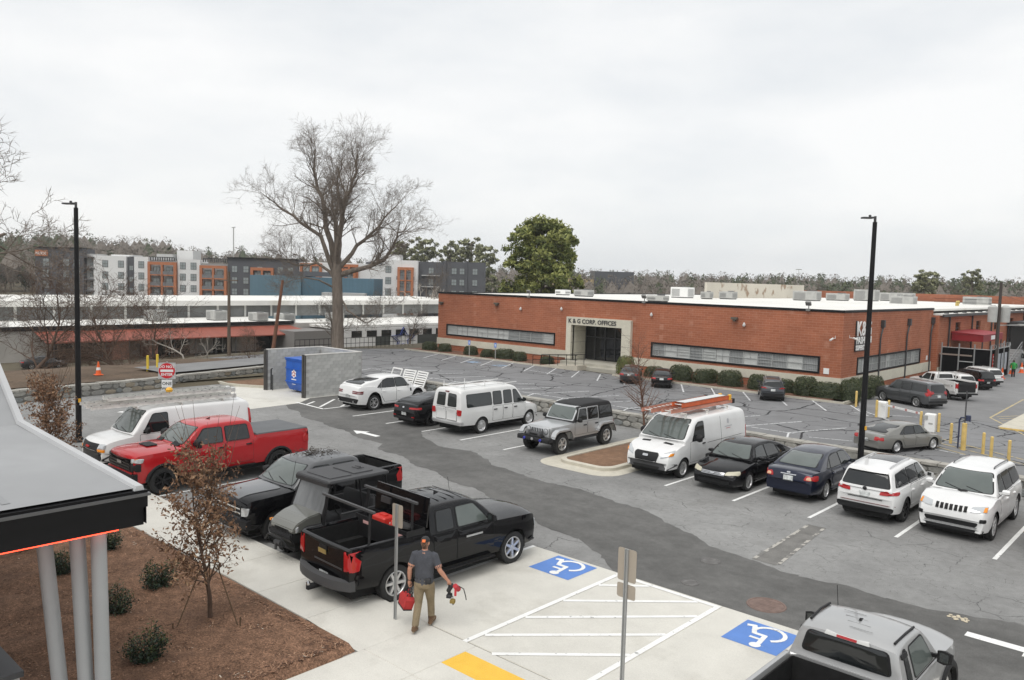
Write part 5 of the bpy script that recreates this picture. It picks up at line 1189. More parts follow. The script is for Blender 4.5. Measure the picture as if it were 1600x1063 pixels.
def van(name, label, pos, head, p, wb, fo, ro, hw, H, belt, nose, wsb, wst, wr, wheel, sill=.42, tum=.13, rear=None, boxy=False, plan=(.6,.13,.25,.05)):
    xF, xR = wb/2+fo, -(wb/2+ro)
    S = dict(wb=wb,fo=fo,ro=ro,hw=hw,sill=sill,wr=wr,paint=p,wheel=wheel,tw=.24,plan=plan,bow=(.18,.03),topin=.03,zf=.36,zr=.48,utop=.8,crease=.006,
        lower=[(xR,belt-.12,belt-.1),(xR+.05,belt,belt),(-wb/2,belt,belt),(wsb-.55,belt,belt+.02),(wsb-.1,belt-.05,belt+.02)]+nose,
        cabin=[(xR+.005,belt-.05),(xR+.05,belt+.35),(xR+.10,H-.12),(xR+.28,H-.01),(0,H),(wst-.25,H-.015),(wst,H-.07),(wsb,belt+.01)], tumble=tum, rc=.13, crown=.05, cbow=(.14,.02), inset=.0)
    return Car(name, label, 'van', pos, head, S)
def carS(p, wb, fo, ro, hw, sill, wr, lower, cabin, **k):
    d = dict(wb=wb,fo=fo,ro=ro,hw=hw,sill=sill,wr=wr,paint=p,lower=lower,cabin=cabin,tw=.225,zf=.22,zr=.32); d.update(k); return d
def sedan(name, label, pos, head, p, wb=2.82, fo=.95, ro=1.2, hw=.92, H=1.47, wheel='multi10', wr=.33, deck=1.03, fast=False, group=None, rtint=glass_d, rdrop=0, zscale=1):
    xF, xR = wb/2+fo, -(wb/2+ro)
    lower = [(xR,.66,.7),(xR+.03,.80,.84),(xR+.10,deck-.10,deck-.04),(xR+.28,deck-.05,deck),(xR+.75,deck-.045,deck+.02),(-.6,.95,1.0),(.6,.92,.98),(wb/2-.42,.90,.99),(wb/2+.1,.83,.92),(xF-.35,.72,.81),(xF-.12,.64,.71),(xF-.03,.54,.60),(xF,.46,.5)]
    rt = xR+(.62 if not fast else .32)
    cabin = [(rt,deck-.01),(rt+.18,deck+.085),(-.98+rdrop,H-.10),(-.55,H-.02),(-.05,H),(.35,H-.025),(.62,H-.09),(wb/2-.28,.98)]
    c = Car(name, label, 'car', pos, head, carS(p,wb,fo,ro,hw,.24,wr,lower,cabin,wheel=wheel,tumble=.42,rc=.07,crease=.008,plan=(.85,.2,.75,.16)), group)
    c.screens((hw*.76,hw*.60,1.02,H-.07), (hw*.70,hw*.58,deck+.05,H-.08), rtint)
    z1 = H-.10
    c.window('side_window', [(.02,.99),(wb/2-.62,.985),(.60,z1-.05),(.40,z1-.01),(.02,z1)], 'L', glass_m, .03, both=True)
    c.window('side_window', [(-.96+rdrop,1.0),(-.06,.99),(-.06,z1),(-.5,z1-.01),(-.80+rdrop,z1-.06)], 'L', glass_d, .03, both=True)
    c.window('quarter_window', [(-1.28+rdrop,1.02),(-1.03+rdrop,1.01),(-.90+rdrop,z1-.11)], 'L', glass_d, .02, both=True)
    c.door(-.03,wb/2-.5,.36,.955); c.door(-1.02,-.05,.36,.965, cut=(.2,.28))
    c.mirrors(wb/2-.68, 1.03, p, (.17,.12,.14), .09)
    c.wipers(wb/2-.3, 1.02, hw*.7)
    c.patch('sill_trim', [(-wb/2+.42,.25),(wb/2-.42,.25),(wb/2-.42,.31),(-wb/2+.42,.31)], 'L', p, .02, .01, both=True)
    if zscale != 1:
        c.root.scale = (1,1,zscale)
        for o in c.root.children:
            if o.name.startswith('wheel'): o.rotation_euler[1] = 0; o.scale = (1,1,1/zscale); o.location.z = wr/zscale
    return c
def suv(name, label, pos, head, p, wb=2.9, fo=.9, ro=1.0, hw=.96, H=1.75, belt=1.08, hood=1.08, wheel='spoke5', wr=.38, rs=.30, wst=.35, wsb=1.05, sill=.3, q=-1.05, tum=.32, rtint=glass_d, group=None, plan=(.75,.16,.6,.12), rails=alloy, clad=None, rear_slope=.0, cat='SUV'):
    xF, xR = wb/2+fo, -(wb/2+ro)
    lower = [(xR,.78,.8),(xR+.04,.98,1.0),(xR+.12,belt-.03,belt),(-wb/2,belt,belt+.02),(0,belt-.02,belt),(wsb-.1,belt-.04,belt+.02),(wsb+.25,hood-.04,hood+.04),(wb/2+.15,hood-.1,hood),(xF-.3,hood-.2,hood-.1),(xF-.1,hood-.28,hood-.18),(xF-.03,hood-.4,hood-.32),(xF,hood-.52,hood-.48)]
    cabin = [(xR+.07,belt-.03),(xR+.12,belt+.08),(xR+rs+rear_slope,H-.13),(xR+rs+.22+rear_slope,H-.05),(-.3,H),(wst-.25,H-.02),(wst,H-.08),(wsb,hood+.0)]
    c = Car(name, label, cat, pos, head, carS(p,wb,fo,ro,hw,sill,wr,lower,cabin,wheel=wheel,tumble=tum,rc=.08,plan=plan,crease=.01,zf=.3,zr=.38,topin=.05,ra=wr*1.15), group)
    c.screens((hw*.78,hw*.62,hood+.05,H-.075), (hw*.74,hw*.60,belt+.05,H-.15), rtint)
    z0, z1 = belt+.035, H-.13
    c.window('side_window', [(.0,z0),(wsb-.32,z0),(wst-.02,z1-.03),(.0,z1)], 'L', glass_m, .04, both=True)
    c.window('side_window', [(q+.06,z0+.01),(-.09,z0),(-.09,z1),(q+.08,z1)], 'L', rtint, .04, both=True)
    c.window('quarter_window', [(xR+.34+rear_slope*.6,z0+.04),(q-.03,z0+.01),(q-.01,z1),(xR+.52+rear_slope,z1-.05)], 'L', rtint, .04, both=True)
    c.door(-.06,wsb-.16,sill+.14,belt-.02); c.door(q,-.08,sill+.14,belt-.015, cut=(max(.05,(-wb/2+wr*1.25)-q),.32))
    c.mirrors(wsb-.36, belt+.10, p, (.18,.13,.17), .10)
    c.wipers(wsb, hood+.06, hw*.7)
    if rails:
        for sg in (1,-1):
            m = MB(); P = []
            for t in (0,.06,.3,.6,.94,1):
                x = xR+.55+rear_slope+(wst-.35-xR-.55-rear_slope)*t; h = c.bvh.ray_cast(Vector((x,sg*hw*.56,4)),Vector((0,0,-1)))[0]; P.append((x,sg*hw*.56,h.z+(.045 if 0 < t < 1 else .0)))
            m.tube(P,.02,6); m.build('roof_rail', rails, c.root)
    if clad:
        c.patch('sill_trim', [(-wb/2+wr*1.2,sill-.02),(wb/2-wr*1.2,sill-.02),(wb/2-wr*1.2,sill+.12),(-wb/2+wr*1.2,sill+.12)], 'L', clad, .012, .01, both=True)
    return c
# ================================================================ parked vehicles
white_p = paint('white', (.74,.74,.73)); white_w = paint('white_warm', (.70,.70,.685)); black_p = paint('black', (.005,.005,.006), .0, .25); red_p = paint('red', (.42,.010,.014)); silver_p = paint('silver', (.50,.51,.515), .55, .35); silver_l = paint('silver_light', (.42,.422,.42), .5, .35)
grey_p = paint('gunmetal', (.10,.104,.108), .5); navy_p = paint('navy', (.009,.013,.032), .3); dgrey_p = paint('charcoal', (.045,.047,.05), .4); tan_p = paint('pewter', (.24,.235,.215), .5, .4); maroon_p = paint('maroon', (.16,.012,.02), .2)
badge = M('badge_gold', (.55,.42,.16), .3, metal=.6)
def bowtie(c, side, z, s, mat, off=.03, par=None):
    m = MB()
    return c.patch('emblem', [(-s,z-.3*s),(-.3*s,z-.3*s),(.3*s,z-.3*s),(s*.9,z-.3*s),(s,z+.3*s),(.3*s,z+.3*s),(-.3*s,z+.3*s),(-s*.9,z+.3*s)], side, mat, off, 0, parent=par)

# ---- near row, left to right
c = van('cargo_van', 'white cargo van with aluminium ladders on its roof, parked beside the red pickup', (-29.2,13.05,0), -HV, white_p, 3.43, .82, 1.42, 1.0, 2.07, 1.22, [(1.62,1.13,1.22),(2.0,1.08,1.17),(2.3,1.02,1.10),(2.44,.94,1.0),(2.51,.84,.88),(2.535,.72,.74)], 1.40, .72, .37, 'steelw', rear=None)
c.screens((.80,.68,1.29,1.97), (.7,.62,1.32,1.85))
c.window('side_window', [(.16,1.27),(1.06,1.25),(.66,1.86),(.16,1.88)], 'L', glass_d, .06, both=True)
c.door(.08,1.16,.52,1.2,hcol=plastic); c.mirrors(1.02,1.36,plastic,(.2,.13,.26),.14); c.wipers(1.4,1.3,.75)
c.patch('grille', [(-.6,.72),(.6,.72),(.62,.98),(-.62,.98)], 'F', plastic, .02, .03)
c.patch('emblem', [(-.13,.82),(.13,.82),(.13,.88),(-.13,.88)], 'F', lamp_r, .04, .01)
c.patch('headlight', [(.62,.82),(.9,.83),(.9,.98),(.64,.98)], 'F', lamp_c, .022, .02, both=True); c.patch('indicator', [(.62,.70),(.9,.72),(.9,.815),(.62,.81)], 'F', lamp_o, .024, .015, both=True)
c.patch('bumper_cover', [(-.95,.40),(.95,.40),(.98,.68),(-.98,.68)], 'F', plastic, .04, .05, thick=.06)
c.patch('tail_lamp', [(-3.1,1.15),(-2.98,1.15),(-2.98,1.75),(-3.1,1.75)], 'L', lamp_r, .014, .02, both=True)
def ladder(name, label, L, w, root_loc, rz, rails, rungs, mats, tilt=0, pitch=.305, th=.08, cat='ladder', group='ladders on van roofs', feet=None, rungm=None):
    r_ = empty(name, root_loc, rz); r_.rotation_euler = (0, tilt, rz); tag(r_, label, cat, group)
    for sg in (1,-1):
        m = MB(); y = sg*w/2; m.box(-L/2,L/2,y-.02,y+.02,0,th); m.box(-L/2,L/2,y-.03,y+.03,0,.012); m.box(-L/2,L/2,y-.03,y+.03,th-.012,th); m.build('rail', mats[0], r_)
    n = int(L/pitch); me = None
    for k in range(n):
        x = -L/2+pitch*(k+.5)
        if me is None: m = MB(); m.tube([(0,-w/2,0),(0,w/2,0)],.018,8); me = m.mesh('rung', rungm or mats[1], 40)
        o = link('rung', me, r_); o.location = (x,0,th/2)
    if feet:
        for sg in (1,-1): m = MB(); m.chbox(L/2-.12,L/2+.05,sg*w/2-.05,sg*w/2+.05,-.03,th+.03,.02); m.build('foot', feet, r_)
    return r_
alad = M('ladder_aluminium', (.74,.73,.69), .5, metal=.1, noise=[(5,.15,3)]); olad = M('ladder_fibreglass', (.62,.12,.035), .5, noise=[(3,.1,3)]); ylad = M('ladder_yellow', (.80,.42,.03), .5); plad = M('ladder_faded', (.55,.24,.17), .6, noise=[(2,.15,3)])
rk = MB()
for y in (11.9,13.5,15.1):
    rk.bar((-29.95,y,2.13),(-28.45,y,2.13),.05); 
    for x in (-29.9,-28.5): rk.bar((x,y,2.06),(x,y,2.14),.05)
o = rk.build('roof_rack', alad); tag(o, 'aluminium ladder rack bolted across roof of white cargo van', 'roof rack')
for k,(x,y,z,L,lb) in enumerate(((-29.65,13.2,2.18,5.4,'long aluminium extension ladder on far side of cargo van rack'),(-28.75,13.0,2.18,5.2,'long aluminium ladder on near side of cargo van rack'),(-29.5,13.6,2.36,4.8,'aluminium ladder stacked on top at far side of cargo van rack'),(-28.85,13.3,2.40,4.6,'shorter aluminium ladder stacked on top at near side of cargo van rack'))):
    ladder('ladder', lb, L, .42, (x,y,z), HV+R((.4,-.6,1.2,-1.5)[k]), 0, 0, (alad, alad), th=.11, feet=lamp_w if k % 2 else None, rungm=alloy_d)
m = MB(); m.lathe([(.0,0),(.11,.02),(.13,.1),(.08,.17),(0,.19)],10); o = m.build('strap_reel', ylad, smooth=40); o.location = (-28.85,13.2,2.52); tag(o, 'small yellow strap reel on top of aluminium ladders', 'strap')

RED = pickup('pickup_truck', 'bright red crew cab pickup with black grille and black bed cover', (-25.5,13.05,0), -HV, red_p, wb=4.04, fo=.98, ro=1.2, hw=1.03, H=2.0, hood=1.36, belt=1.36, rail=1.48, cr=-1.12, wsb=1.36, wst=.62, wr=.43, wheel='black', cover=M('bed_cover', (.10,.105,.11), .55, noise=[(1.5,.12,3)]), split=-.02, sill=.52, seal=plastic)
c = RED; c.mirrors(1.04,1.50,plastic,(.28,.16,.36),.16); c.flare(plastic, w=.05, out_=.02)
c.patch('grille', [(-.80,.80),(.80,.80),(.84,1.20),(-.84,1.20)], 'F', plastic, .03, .04)
for k in range(4): c.patch('grille_bar', [(-.72,.85+.09*k),(.72,.85+.09*k),(.72,.88+.09*k),(-.72,.88+.09*k)], 'F', alloy_k, .05, .005)
bowtie(c,'F',1.03,.16,M('badge_silver',(.35,.35,.35),.3,metal=.6),.06)
c.patch('headlight', [(.80,1.09),(.98,1.07),(.98,1.21),(.80,1.21)], 'F', lamp_c, .03, .03, both=True); c.patch('lamp_lower', [(.80,.80),(.97,.82),(.97,1.05),(.80,1.07)], 'F', plastic, .03, .02, both=True)
c.patch('indicator', [(2.78,1.12),(2.92,1.10),(2.86,1.20),(2.76,1.22)], 'L', lamp_o, .014, .01, both=True)
c.bumper('F', .50, .76, 1.0, .10, plastic)
c.patch('lower_valance', [(-.85,.66),(.85,.66),(.88,.80),(-.88,.80)], 'F', red_p, .05, .03)
c.patch('hood_scoop', [(1.9,-.32),(2.25,-.30),(2.25,.30),(1.9,.32)], 'T', plastic, .03, .04); c.patch('cowl_vent', [(1.36,.35),(1.5,.35),(1.5,.72),(1.36,.75)], 'T', plastic, .014, .02, both=True)
c.patch('sill_step', [(-1.1,.48),(1.2,.48),(1.2,.56),(-1.1,.56)], 'L', plastic, .08, .02, both=True, thick=.1)
c.patch('door_badge', [(1.35,1.18),(1.62,1.18),(1.62,1.23),(1.35,1.23)], 'L', plastic, .012, .01, both=True)

RAM = pickup('pickup_truck', 'black crew cab pickup facing the kerb behind the dead-leaved tree', (-19.2,12.85,0), -HV, black_p, wb=3.28, fo=.95, ro=.92, hw=.97, H=1.87, hood=1.24, belt=1.28, rail=1.40, cr=-1.12, wsb=1.14, wst=.42, wr=.40, wheel='spoke5', split=-.1, sill=.45, roofp=paint('cab_grey', (.10,.102,.105), .4, .4))  # cab coloured a lighter grey than the black body
pickup_front(RAM, 1.24, .98, chrome, plastic, lamp_c); RAM.bumper('F',.46,.70,.95,.08,plastic)
RAM.patch('hood_panel', [(1.35,-.6),(2.5,-.5),(2.5,.5),(1.35,.6)], 'T', paint('hood_grey', (.12,.122,.125), .45, .35), .012, .06)  # lighter grey patch laid over the black hood
m = MB(); rr = random.Random(4)
for k in range(160):
    x, y = rr.gauss(-.1,.3), rr.gauss(-.15,.28); a = rr.uniform(0,6.28); L = rr.uniform(.02,.07); m.bar((x,y,1.935),(x+L*math.cos(a),y+L*math.sin(a),1.955),.012)
d = m.build('twig_litter', M('twig_brown',(.05,.04,.03),.9), RAM.root); d['kind'] = 'stuff'

SIL = pickup('pickup_truck', 'black pickup with open toolbox, ladder rack and chrome wheels, backed to the kerb', (-13.98,12.74,0), HV-R(2.5), black_p, wb=3.64, fo=.95, ro=1.24, hw=1.01, H=1.88, hood=1.22, belt=1.26, rail=1.40, cr=-.88, wsb=1.26, wst=.52, wr=.405, wheel='spoke6', split=-.08, sill=.42, scale=.98, ftint=glass_w)
c = SIL; pickup_front(c, 1.22, 1.01, chrome, plastic, lamp_c); bowtie(c,'B',1.17,.15,badge,.05); c.bumper('B',.50,.74,.99,.22,plastic_g); c.plate('B',.64)
o = bpy.data.objects[c.root.children[-1].name]; o.location.x = -.2
c.patch('step_bar', [(-1.0,.36),(1.1,.36),(1.1,.44),(-1.0,.44)], 'L', plastic, .12, .03, both=True, thick=.12)
c.patch('door_badge', [(.2,1.02),(.72,1.02),(.72,1.06),(.2,1.06)], 'R', alloy, .013, .0); c.patch('tailgate_lettering', [(-.72,.92),(.35,.92),(.35,.955),(-.72,.955)], 'B', alloy_d, .02, .0)
m = MB()
for k in range(5): x = -.55+.24*k; m.box(x,x+.02,-.55,.55,1.9,1.912)
m.build('roof_rib', black_p, c.root)
# hitch
c.box('hitch_receiver', (-3.45,-3.05,-.05,.05,.40,.5), plastic, .01); m = MB(); m.lathe([(.045,0),(.05,.04),(.03,.08),(0,.09)],10,c=(-3.42,0,.5)); m.build('tow_ball', chrome, c.root)
# ladder rack on the bed
rk = MB()
for x in (-2.5,-1.35):
    for y in (.9,-.9): rk = MB(); rk.bar((x,y,1.38),(x+.06,y*.93,2.08),.05,.07); rk.build('rack_post', plastic, c.root)
for x in (-2.44,-1.29):
    m = MB(); m.bar((x,-1.0,2.1),(x,1.0,2.1),.06,.05); m.build('rack_bar', plastic_g, c.root)
# crossbed toolbox with raised lids, things inside
tb = empty('toolbox', (0,0,0)); tb.parent = None
SILM = Matrix.Translation((-13.98,12.74,0)) @ Matrix.Rotation(HV-R(2.5),4,'Z') @ Matrix.Scale(.98,4)
tb.matrix_world = SILM @ Matrix.Translation((-1.30,0,0)); tag(tb, 'black crossbed toolbox with open lids in the black pickup bed', 'toolbox')
m = MB(); m.box(-.26,.26,-.92,.92,1.0,1.04); m.box(-.26,-.24,-.98,.98,1.04,1.50); m.box(.24,.26,-.98,.98,1.04,1.50); m.box(-.24,.24,-.98,-.96,1.04,1.50); m.box(-.24,.24,.96,.98,1.04,1.50); m.build('case', plastic, tb)
m = MB(); m.obox((.34,0,1.82),(.035,0,.34),(0,.98,0),(.02,0,-.002)); m.build('lid', black_p, tb)
for y,s_ in ((-.72,.12),(.55,.12),): m = MB(); m.obox((-.265,y,1.36),(.004,0,0),(0,s_,0),(0,0,.035)); m.build('label_plate', M('label_red_white',(.6,.35,.33),.5), tb)
m = MB(); m.obox((.30,.55,1.80),(.004,0,.07),(0,.18,0),(.02,0,.0)); m.build('lid_latch', alloy_d, tb)
m = MB(); m.obox((.30,-.3,1.98),(.004,0,.03),(0,.10,0),(.02,0,.0)); m.build('lid_latch', alloy_d, tb)
rr = random.Random(12)
for k,(nm,mt,lb,y,sc) in enumerate((('tool_case',M('case_red',(.55,.03,.02),.5),'large bright red tool case in pickup toolbox',.12,1.2),('rag_bundle',M('cloth_white',(.68,.67,.65),.8),'crumpled white rag in pickup toolbox',.0,.8),('rag_bundle',M('cloth_red',(.50,.05,.04),.8),'crumpled red rag in pickup toolbox',-.22,.8),('rag_bundle',M('cloth_orange',(.62,.2,.04),.8),'crumpled orange rag in pickup toolbox',.28,.5),('rag_bundle',M('cloth_black',(.03,.03,.03),.8),'crumpled black rag in pickup toolbox',-.55,.9))):
    m = MB(); n = 9
    if nm == 'tool_case': m.chbox(-.17,.17,-.24,.24,-.06,.10,.03); m.chbox(-.05,.05,-.12,.12,.10,.14,.01)
    else:
        for i in range(6):
            for j in range(n):
                a = 2*math.pi*j/n; ph = math.pi*i/5; q = 1+rr.uniform(-.3,.3); m.v.append((.16*sc*math.sin(ph)*math.cos(a)*q,.24*sc*math.sin(ph)*math.sin(a)*q,.08*math.cos(ph)*q))
        for i in range(5):
            for j in range(n): m.f.append((i*n+j,(i+1)*n+j,(i+1)*n+(j+1)%n,i*n+(j+1)%n)); m.m.append(0)
    o = m.build(nm, mt, smooth=50 if nm != 'tool_case' else 30); o.matrix_world = SILM @ Matrix.Translation((-1.30+.04*(k-2),y,1.47 if k else 1.50)); tag(o, lb, 'tool case' if k == 0 else 'cloth')

CAN = pickup('pickup_truck', 'silver extended cab pickup with dark rear window, cut off by the bottom edge', (-4.15,12.85,0), HV, silver_l, wb=3.20, fo=.86, ro=1.2, hw=.93, H=1.76, hood=1.14, belt=1.16, rail=1.24, cr=-.58, wsb=1.16, wst=.55, wr=.385, wheel='spoke5', split=-.1, sill=.42, ftint=glass_w)
c = CAN; pickup_front(c,1.14,.93,chrome,plastic,lamp_c); c.flare(plastic, w=.09, out_=.04)
l = c.patch('brake_lamp', [(-.34,1.655),(.34,1.655),(.32,1.70),(-.32,1.70)], 'B', lamp_w, .03, .01); c.patch('brake_lens', [(-.15,1.66),(.15,1.66),(.15,1.695),(-.15,1.695)], 'B', lamp_r, .036, .0, parent=l)
for sg in (1,-1): m = MB(); m.tube([(-.35,sg*.63,1.752),(.1,sg*.65,1.775),(.5,sg*.65,1.752)],.02,6); m.build('roof_drip_rail', plastic, c.root)
m = MB()
for k in range(4): x = -.3+.2*k; m.box(x,x+.012,-.3+.1*k,.05+.1*k,1.79,1.797)
m.build('roof_rib', silver_l, c.root)
c.window('window_visor', [(-.42,1.56),(-.18,1.56),(-.18,1.62),(-.42,1.62)], 'L', plastic, .01, both=True, trim=False, off=.02)

# ---- far row
S = sedan('coupe_suv', 'white coupe SUV with sloping tail nearest the block enclosure', (-34.0,27.35,0), HV, white_p, wb=2.955, fo=.93, ro=1.05, hw=.98, H=1.46, wheel='twin5', wr=.385, deck=1.13, fast=True, zscale=1.15); S.root['category'] = 'SUV'
for z in (.86,.79): S.patch('tail_lamp', [(.42,z),(.92,z-.02),(.93,z+.035),(.42,z+.04)], 'B', lamp_k, .016, .01, both=True)
S.patch('bumper_lower', [(-.8,.36),(.8,.36),(.84,.56),(-.84,.56)], 'B', plastic, .03, .04); S.plate('B',.66); S.patch('fender_vent', [(.9,.72),(1.0,.72),(1.0,.86),(.9,.86)], 'R', plastic, .012, .01)
for sg in (1,-1): m = MB(); m.tube([(S.xR+.02,sg*.62,.42),(S.xR-.07,sg*.62,.42)],.06,8); m.build('exhaust_tip', chrome, S.root)
S = sedan('sedan', 'black fastback sedan parked between the white coupe SUV and white passenger van', (-28.75,26.6,0), HV, black_p, wb=2.735, fo=.93, ro=1.05, hw=.92, H=1.41, wheel='black5', wr=.335, deck=1.08, fast=True, rdrop=-.1)
S.patch('tail_lamp', [(.38,.84),(.88,.83),(.86,.93),(.40,.91)], 'B', lamp_r, .016, .02, both=True); S.plate('B',.60); S.patch('emblem', [(-.06,.86),(.06,.86),(.06,.93),(-.06,.93)], 'B', chrome, .02, .02); S.patch('bumper_lower', [(-.7,.32),(.7,.32),(.74,.44),(-.74,.44)], 'B', plastic, .025, .03); S.patch('reflector', [(.55,.46),(.75,.46),(.75,.49),(.55,.49)], 'B', lamp_r, .03, .0, both=True)
c = van('passenger_van', 'white passenger van with side windows and empty roof rack', (-26.05,27.35,0), HV, white_w, 3.25, .80, 1.33, .98, 2.06, 1.18, [(1.55,1.10,1.19),(1.85,1.06,1.13),(2.15,1.0,1.07),(2.33,.90,.95),(2.40,.78,.80),(2.425,.66,.68)], 1.36, .62, .365, 'steelh')
c.screens((.78,.64,1.26,1.95)); c.wipers(1.36,1.26,.7)
for sg in (1,-1): c.window('rear_window', [(sg*.10,1.30),(sg*.62,1.30),(sg*.57,1.82),(sg*.10,1.84)][::sg], 'B', glass_m, .06)
for x0,x1 in ((-2.55,-1.0),(-.88,-.32),(-.18,.36)): c.window('side_window', [(x0,1.26),(x1,1.26),(x1,1.82),(x0+.03,1.82)], 'L', glass_m, .07, both=True)
c.window('side_window', [(.50,1.24),(1.14,1.23),(.72,1.80),(.50,1.81)], 'L', glass_m, .06, both=True)
c.door(.42,1.26,.52,1.17,hcol=plastic); c.door(-.25,.38,.52,1.17,hcol=plastic); c.door(-.94,-.28,.52,1.17,hcol=plastic)
for sg in (1,-1):
    c.patch('tail_lamp', [(sg*.70,.92),(sg*.93,.92),(sg*.92,1.18),(sg*.70,1.18)][::sg], 'B', lamp_r, .02, .03)
    d = c.patch('rear_door', [(sg*.03,.68),(sg*.66,.68),(sg*.62,1.22),(sg*.03,1.22)][::sg], 'B', white_w, .012, .04); c.patch('seam', [(sg*.015,.66),(sg*.675,.66),(sg*.635,1.235),(sg*.015,1.235)][::sg], 'B', seam_m, .006, .04, parent=d)
c.bumper('B',.50,.66,.96,.12,alloy); c.plate('B',.58); o = c.root.children[-1]; o.location.x = -.12
c.patch('bumper_cover', [(-.93,.38),(.93,.38),(.95,.58),(-.95,.58)], 'F', plastic, .04, .05); c.patch('headlight', [(.55,.72),(.88,.72),(.88,.9),(.58,.9)], 'F', lamp_c, .02, .02, both=True)
c.mirrors(1.08,1.34,plastic,(.16,.1,.22),.12); c.patch('high_brake_lamp', [(-.12,1.90),(.12,1.90),(.12,1.95),(-.12,1.95)], 'B', lamp_k, .02, .01)
m = MB()
for sg in (1,-1): m.tube([(-2.6,sg*.62,2.13),(1.0,sg*.60,2.13)],.02,5)
for x in (-2.5,-1.2,.1): m.tube([(x,-.66,2.13),(x,.66,2.13)],.02,5); [m.tube([(x,sg*.66,2.0),(x,sg*.66,2.30 if x < -.6 else 2.14)],.02,5) for sg in (1,-1)]
m.build('roof_rack', white_w, c.root)

JP = empty('off_roader', (-20.85,26.64,0), -HV); tag(JP, 'silver boxy off-roader with black soft top and front winch', 'SUV')
def jeep():
    wb, hw = 3.008, .80; p = silver_p; xF, xR = 1.5+.52, -1.5-.55
    S = dict(wb=wb,fo=.50,ro=.62,hw=.80,sill=.56,wr=.42,ra=.50,paint=p,wheel='spoke5',rim=.25,tw=.28,win=-.10,plan=(1.3,.20,.2,.02),bow=(.03,.02),topin=.02,tuck=.01,zf=.6,zr=.6,
        lower=[(-2.12,1.10,1.10),(-2.08,1.17,1.17),(.6,1.17,1.17),(.72,1.16,1.20),(1.0,1.14,1.20),(1.6,1.10,1.17),(1.92,1.08,1.13),(1.98,1.06,1.10),(2.0,1.02,1.04)],
        cabin=[(-2.08,1.15),(-2.04,1.5),(-1.98,1.78),(-1.85,1.85),(-.6,1.88),(.05,1.855),(.2,1.82),(.70,1.17)], roof_paint=M('soft_top', (.018,.018,.019), .85, noise=[(3,.15,3)]), tumble=.10, rc=.07, crown=.02, cbow=(.03,.02), inset=.0)
    c = Car('shell', '', '', (0,0,0), 0, S)
    for ch in list(c.root.children): ch.parent = JP
    r0 = c.root; c.root = JP; bpy.data.objects.remove(r0)
    c.patch('windscreen_frame', [(-.72,1.235),(.72,1.235),(.69,1.80),(-.69,1.80)], 'F', p, .012, .05, lim=0); c.window('windscreen', [(-.66,1.275),(.66,1.275),(.63,1.74),(-.63,1.74)], 'F', glass_w, .05, trim=False, off=.022); c.wipers(.7,1.30,.6)
    for x0,x1,g in ((-.20,.42,.20),(-.98,-.30,0)):
        c.patch('window_frame', [(x0-.05,1.16),(x1+.10,1.16),(x1+.10-g-.06,1.74),(x0-.05,1.74)], 'L', p, .010, .05, both=True); c.window('side_window', [(x0,1.22),(x1+.02,1.22),(x1-.02-g+.04,1.70),(x0,1.70)], 'L', glass_d, .05, both=True, trim=False, off=.018)
    c.window('quarter_window', [(-1.95,1.24),(-1.12,1.22),(-1.12,1.70),(-1.90,1.70)], 'L', glass_d, .05, both=True, trim=False, off=.012)
    c.window('rear_window', [(-.6,1.24),(.6,1.24),(.56,1.7),(-.56,1.7)], 'B', glass_d, .05, trim=False)
    c.door(-.22,.60,.66,1.15,hcol=plastic); c.door(-1.02,-.26,.66,1.15,hcol=plastic,cut=(.12,.2))
    # fenders: flat-topped body colour over black
    for x,x0,x1 in ((1.5,.86,2.08),(-1.5,-2.12,-.88)):
        for sg in (1,-1):
            m = MB(); pr = [(x0,.62),(x0+.12,.90),(x0+.24,1.02),(x1-.28,1.02),(x1-.10,.94),(x1,.78)]; y0, y1 = sg*.74, sg*.96
            for (a,b_),(c2,d2) in zip(pr, pr[1:]):
                m.add([(a,y0,b_),(c2,y0,d2),(c2,y1,d2-.02),(a,y1,b_-.02),(a,y1,b_-.09),(c2,y1,d2-.09),(a,y0,b_-.09),(c2,y0,d2-.09)], [(0,1,2,3) if sg < 0 else (3,2,1,0),(3,2,5,4) if sg < 0 else (4,5,2,3),(4,5,7,6) if sg < 0 else (6,7,5,4)])
            m.build('fender', p, JP, 50)
            m = MB(); pr2 = [(a,b_-.085) for a,b_ in pr]
            for (a,b_),(c2,d2) in zip(pr2, pr2[1:]): m.add([(a,sg*.955,b_),(c2,sg*.955,d2),(c2,sg*.95,d2-.05),(a,sg*.95,b_-.05)], [(0,1,2,3) if sg > 0 else (3,2,1,0)])
            m.build('fender_liner', plastic, JP)
    m = MB(); m.chbox(2.0,2.05,-.60,.60,.66,1.10,.02); m.build('grille', p, JP, 40)
    for k in range(7): y = -.27+.09*k; m = MB(); m.chbox(2.051,2.056,y-.028,y+.028,.74,1.02,.004); m.build('grille_slot', seam_m, JP)
    for sg in (1,-1):
        m = MB(); m.lathe([(.105,2.04),(.105,2.065),(.085,2.072),(0,2.08)],20,'X',c=(0,sg*.45,.93)); h = m.build('headlight', lamp_c, JP, 40); m = MB(); m.lathe([(.12,2.04),(.12,2.068),(.104,2.068)],20,'X',c=(0,sg*.45,.93)); m.build('bezel', plastic, h, 40)
        c.box('step_rail', (-.95,.95,sg*.78-.05,sg*.78+.06,.46,.54), plastic, .02)
        m = MB(); m.chbox(-2.17,-2.10,sg*.70-.06,sg*.70+.06,.78,1.0,.01); m.build('tail_lamp', lamp_r, JP)
        m = MB(); m.tube([(2.32,sg*.42,.62),(2.40,sg*.42,.60)],.05,10); m.build('tow_hook', M('shackle_blue',(.05,.06,.45),.4), JP)
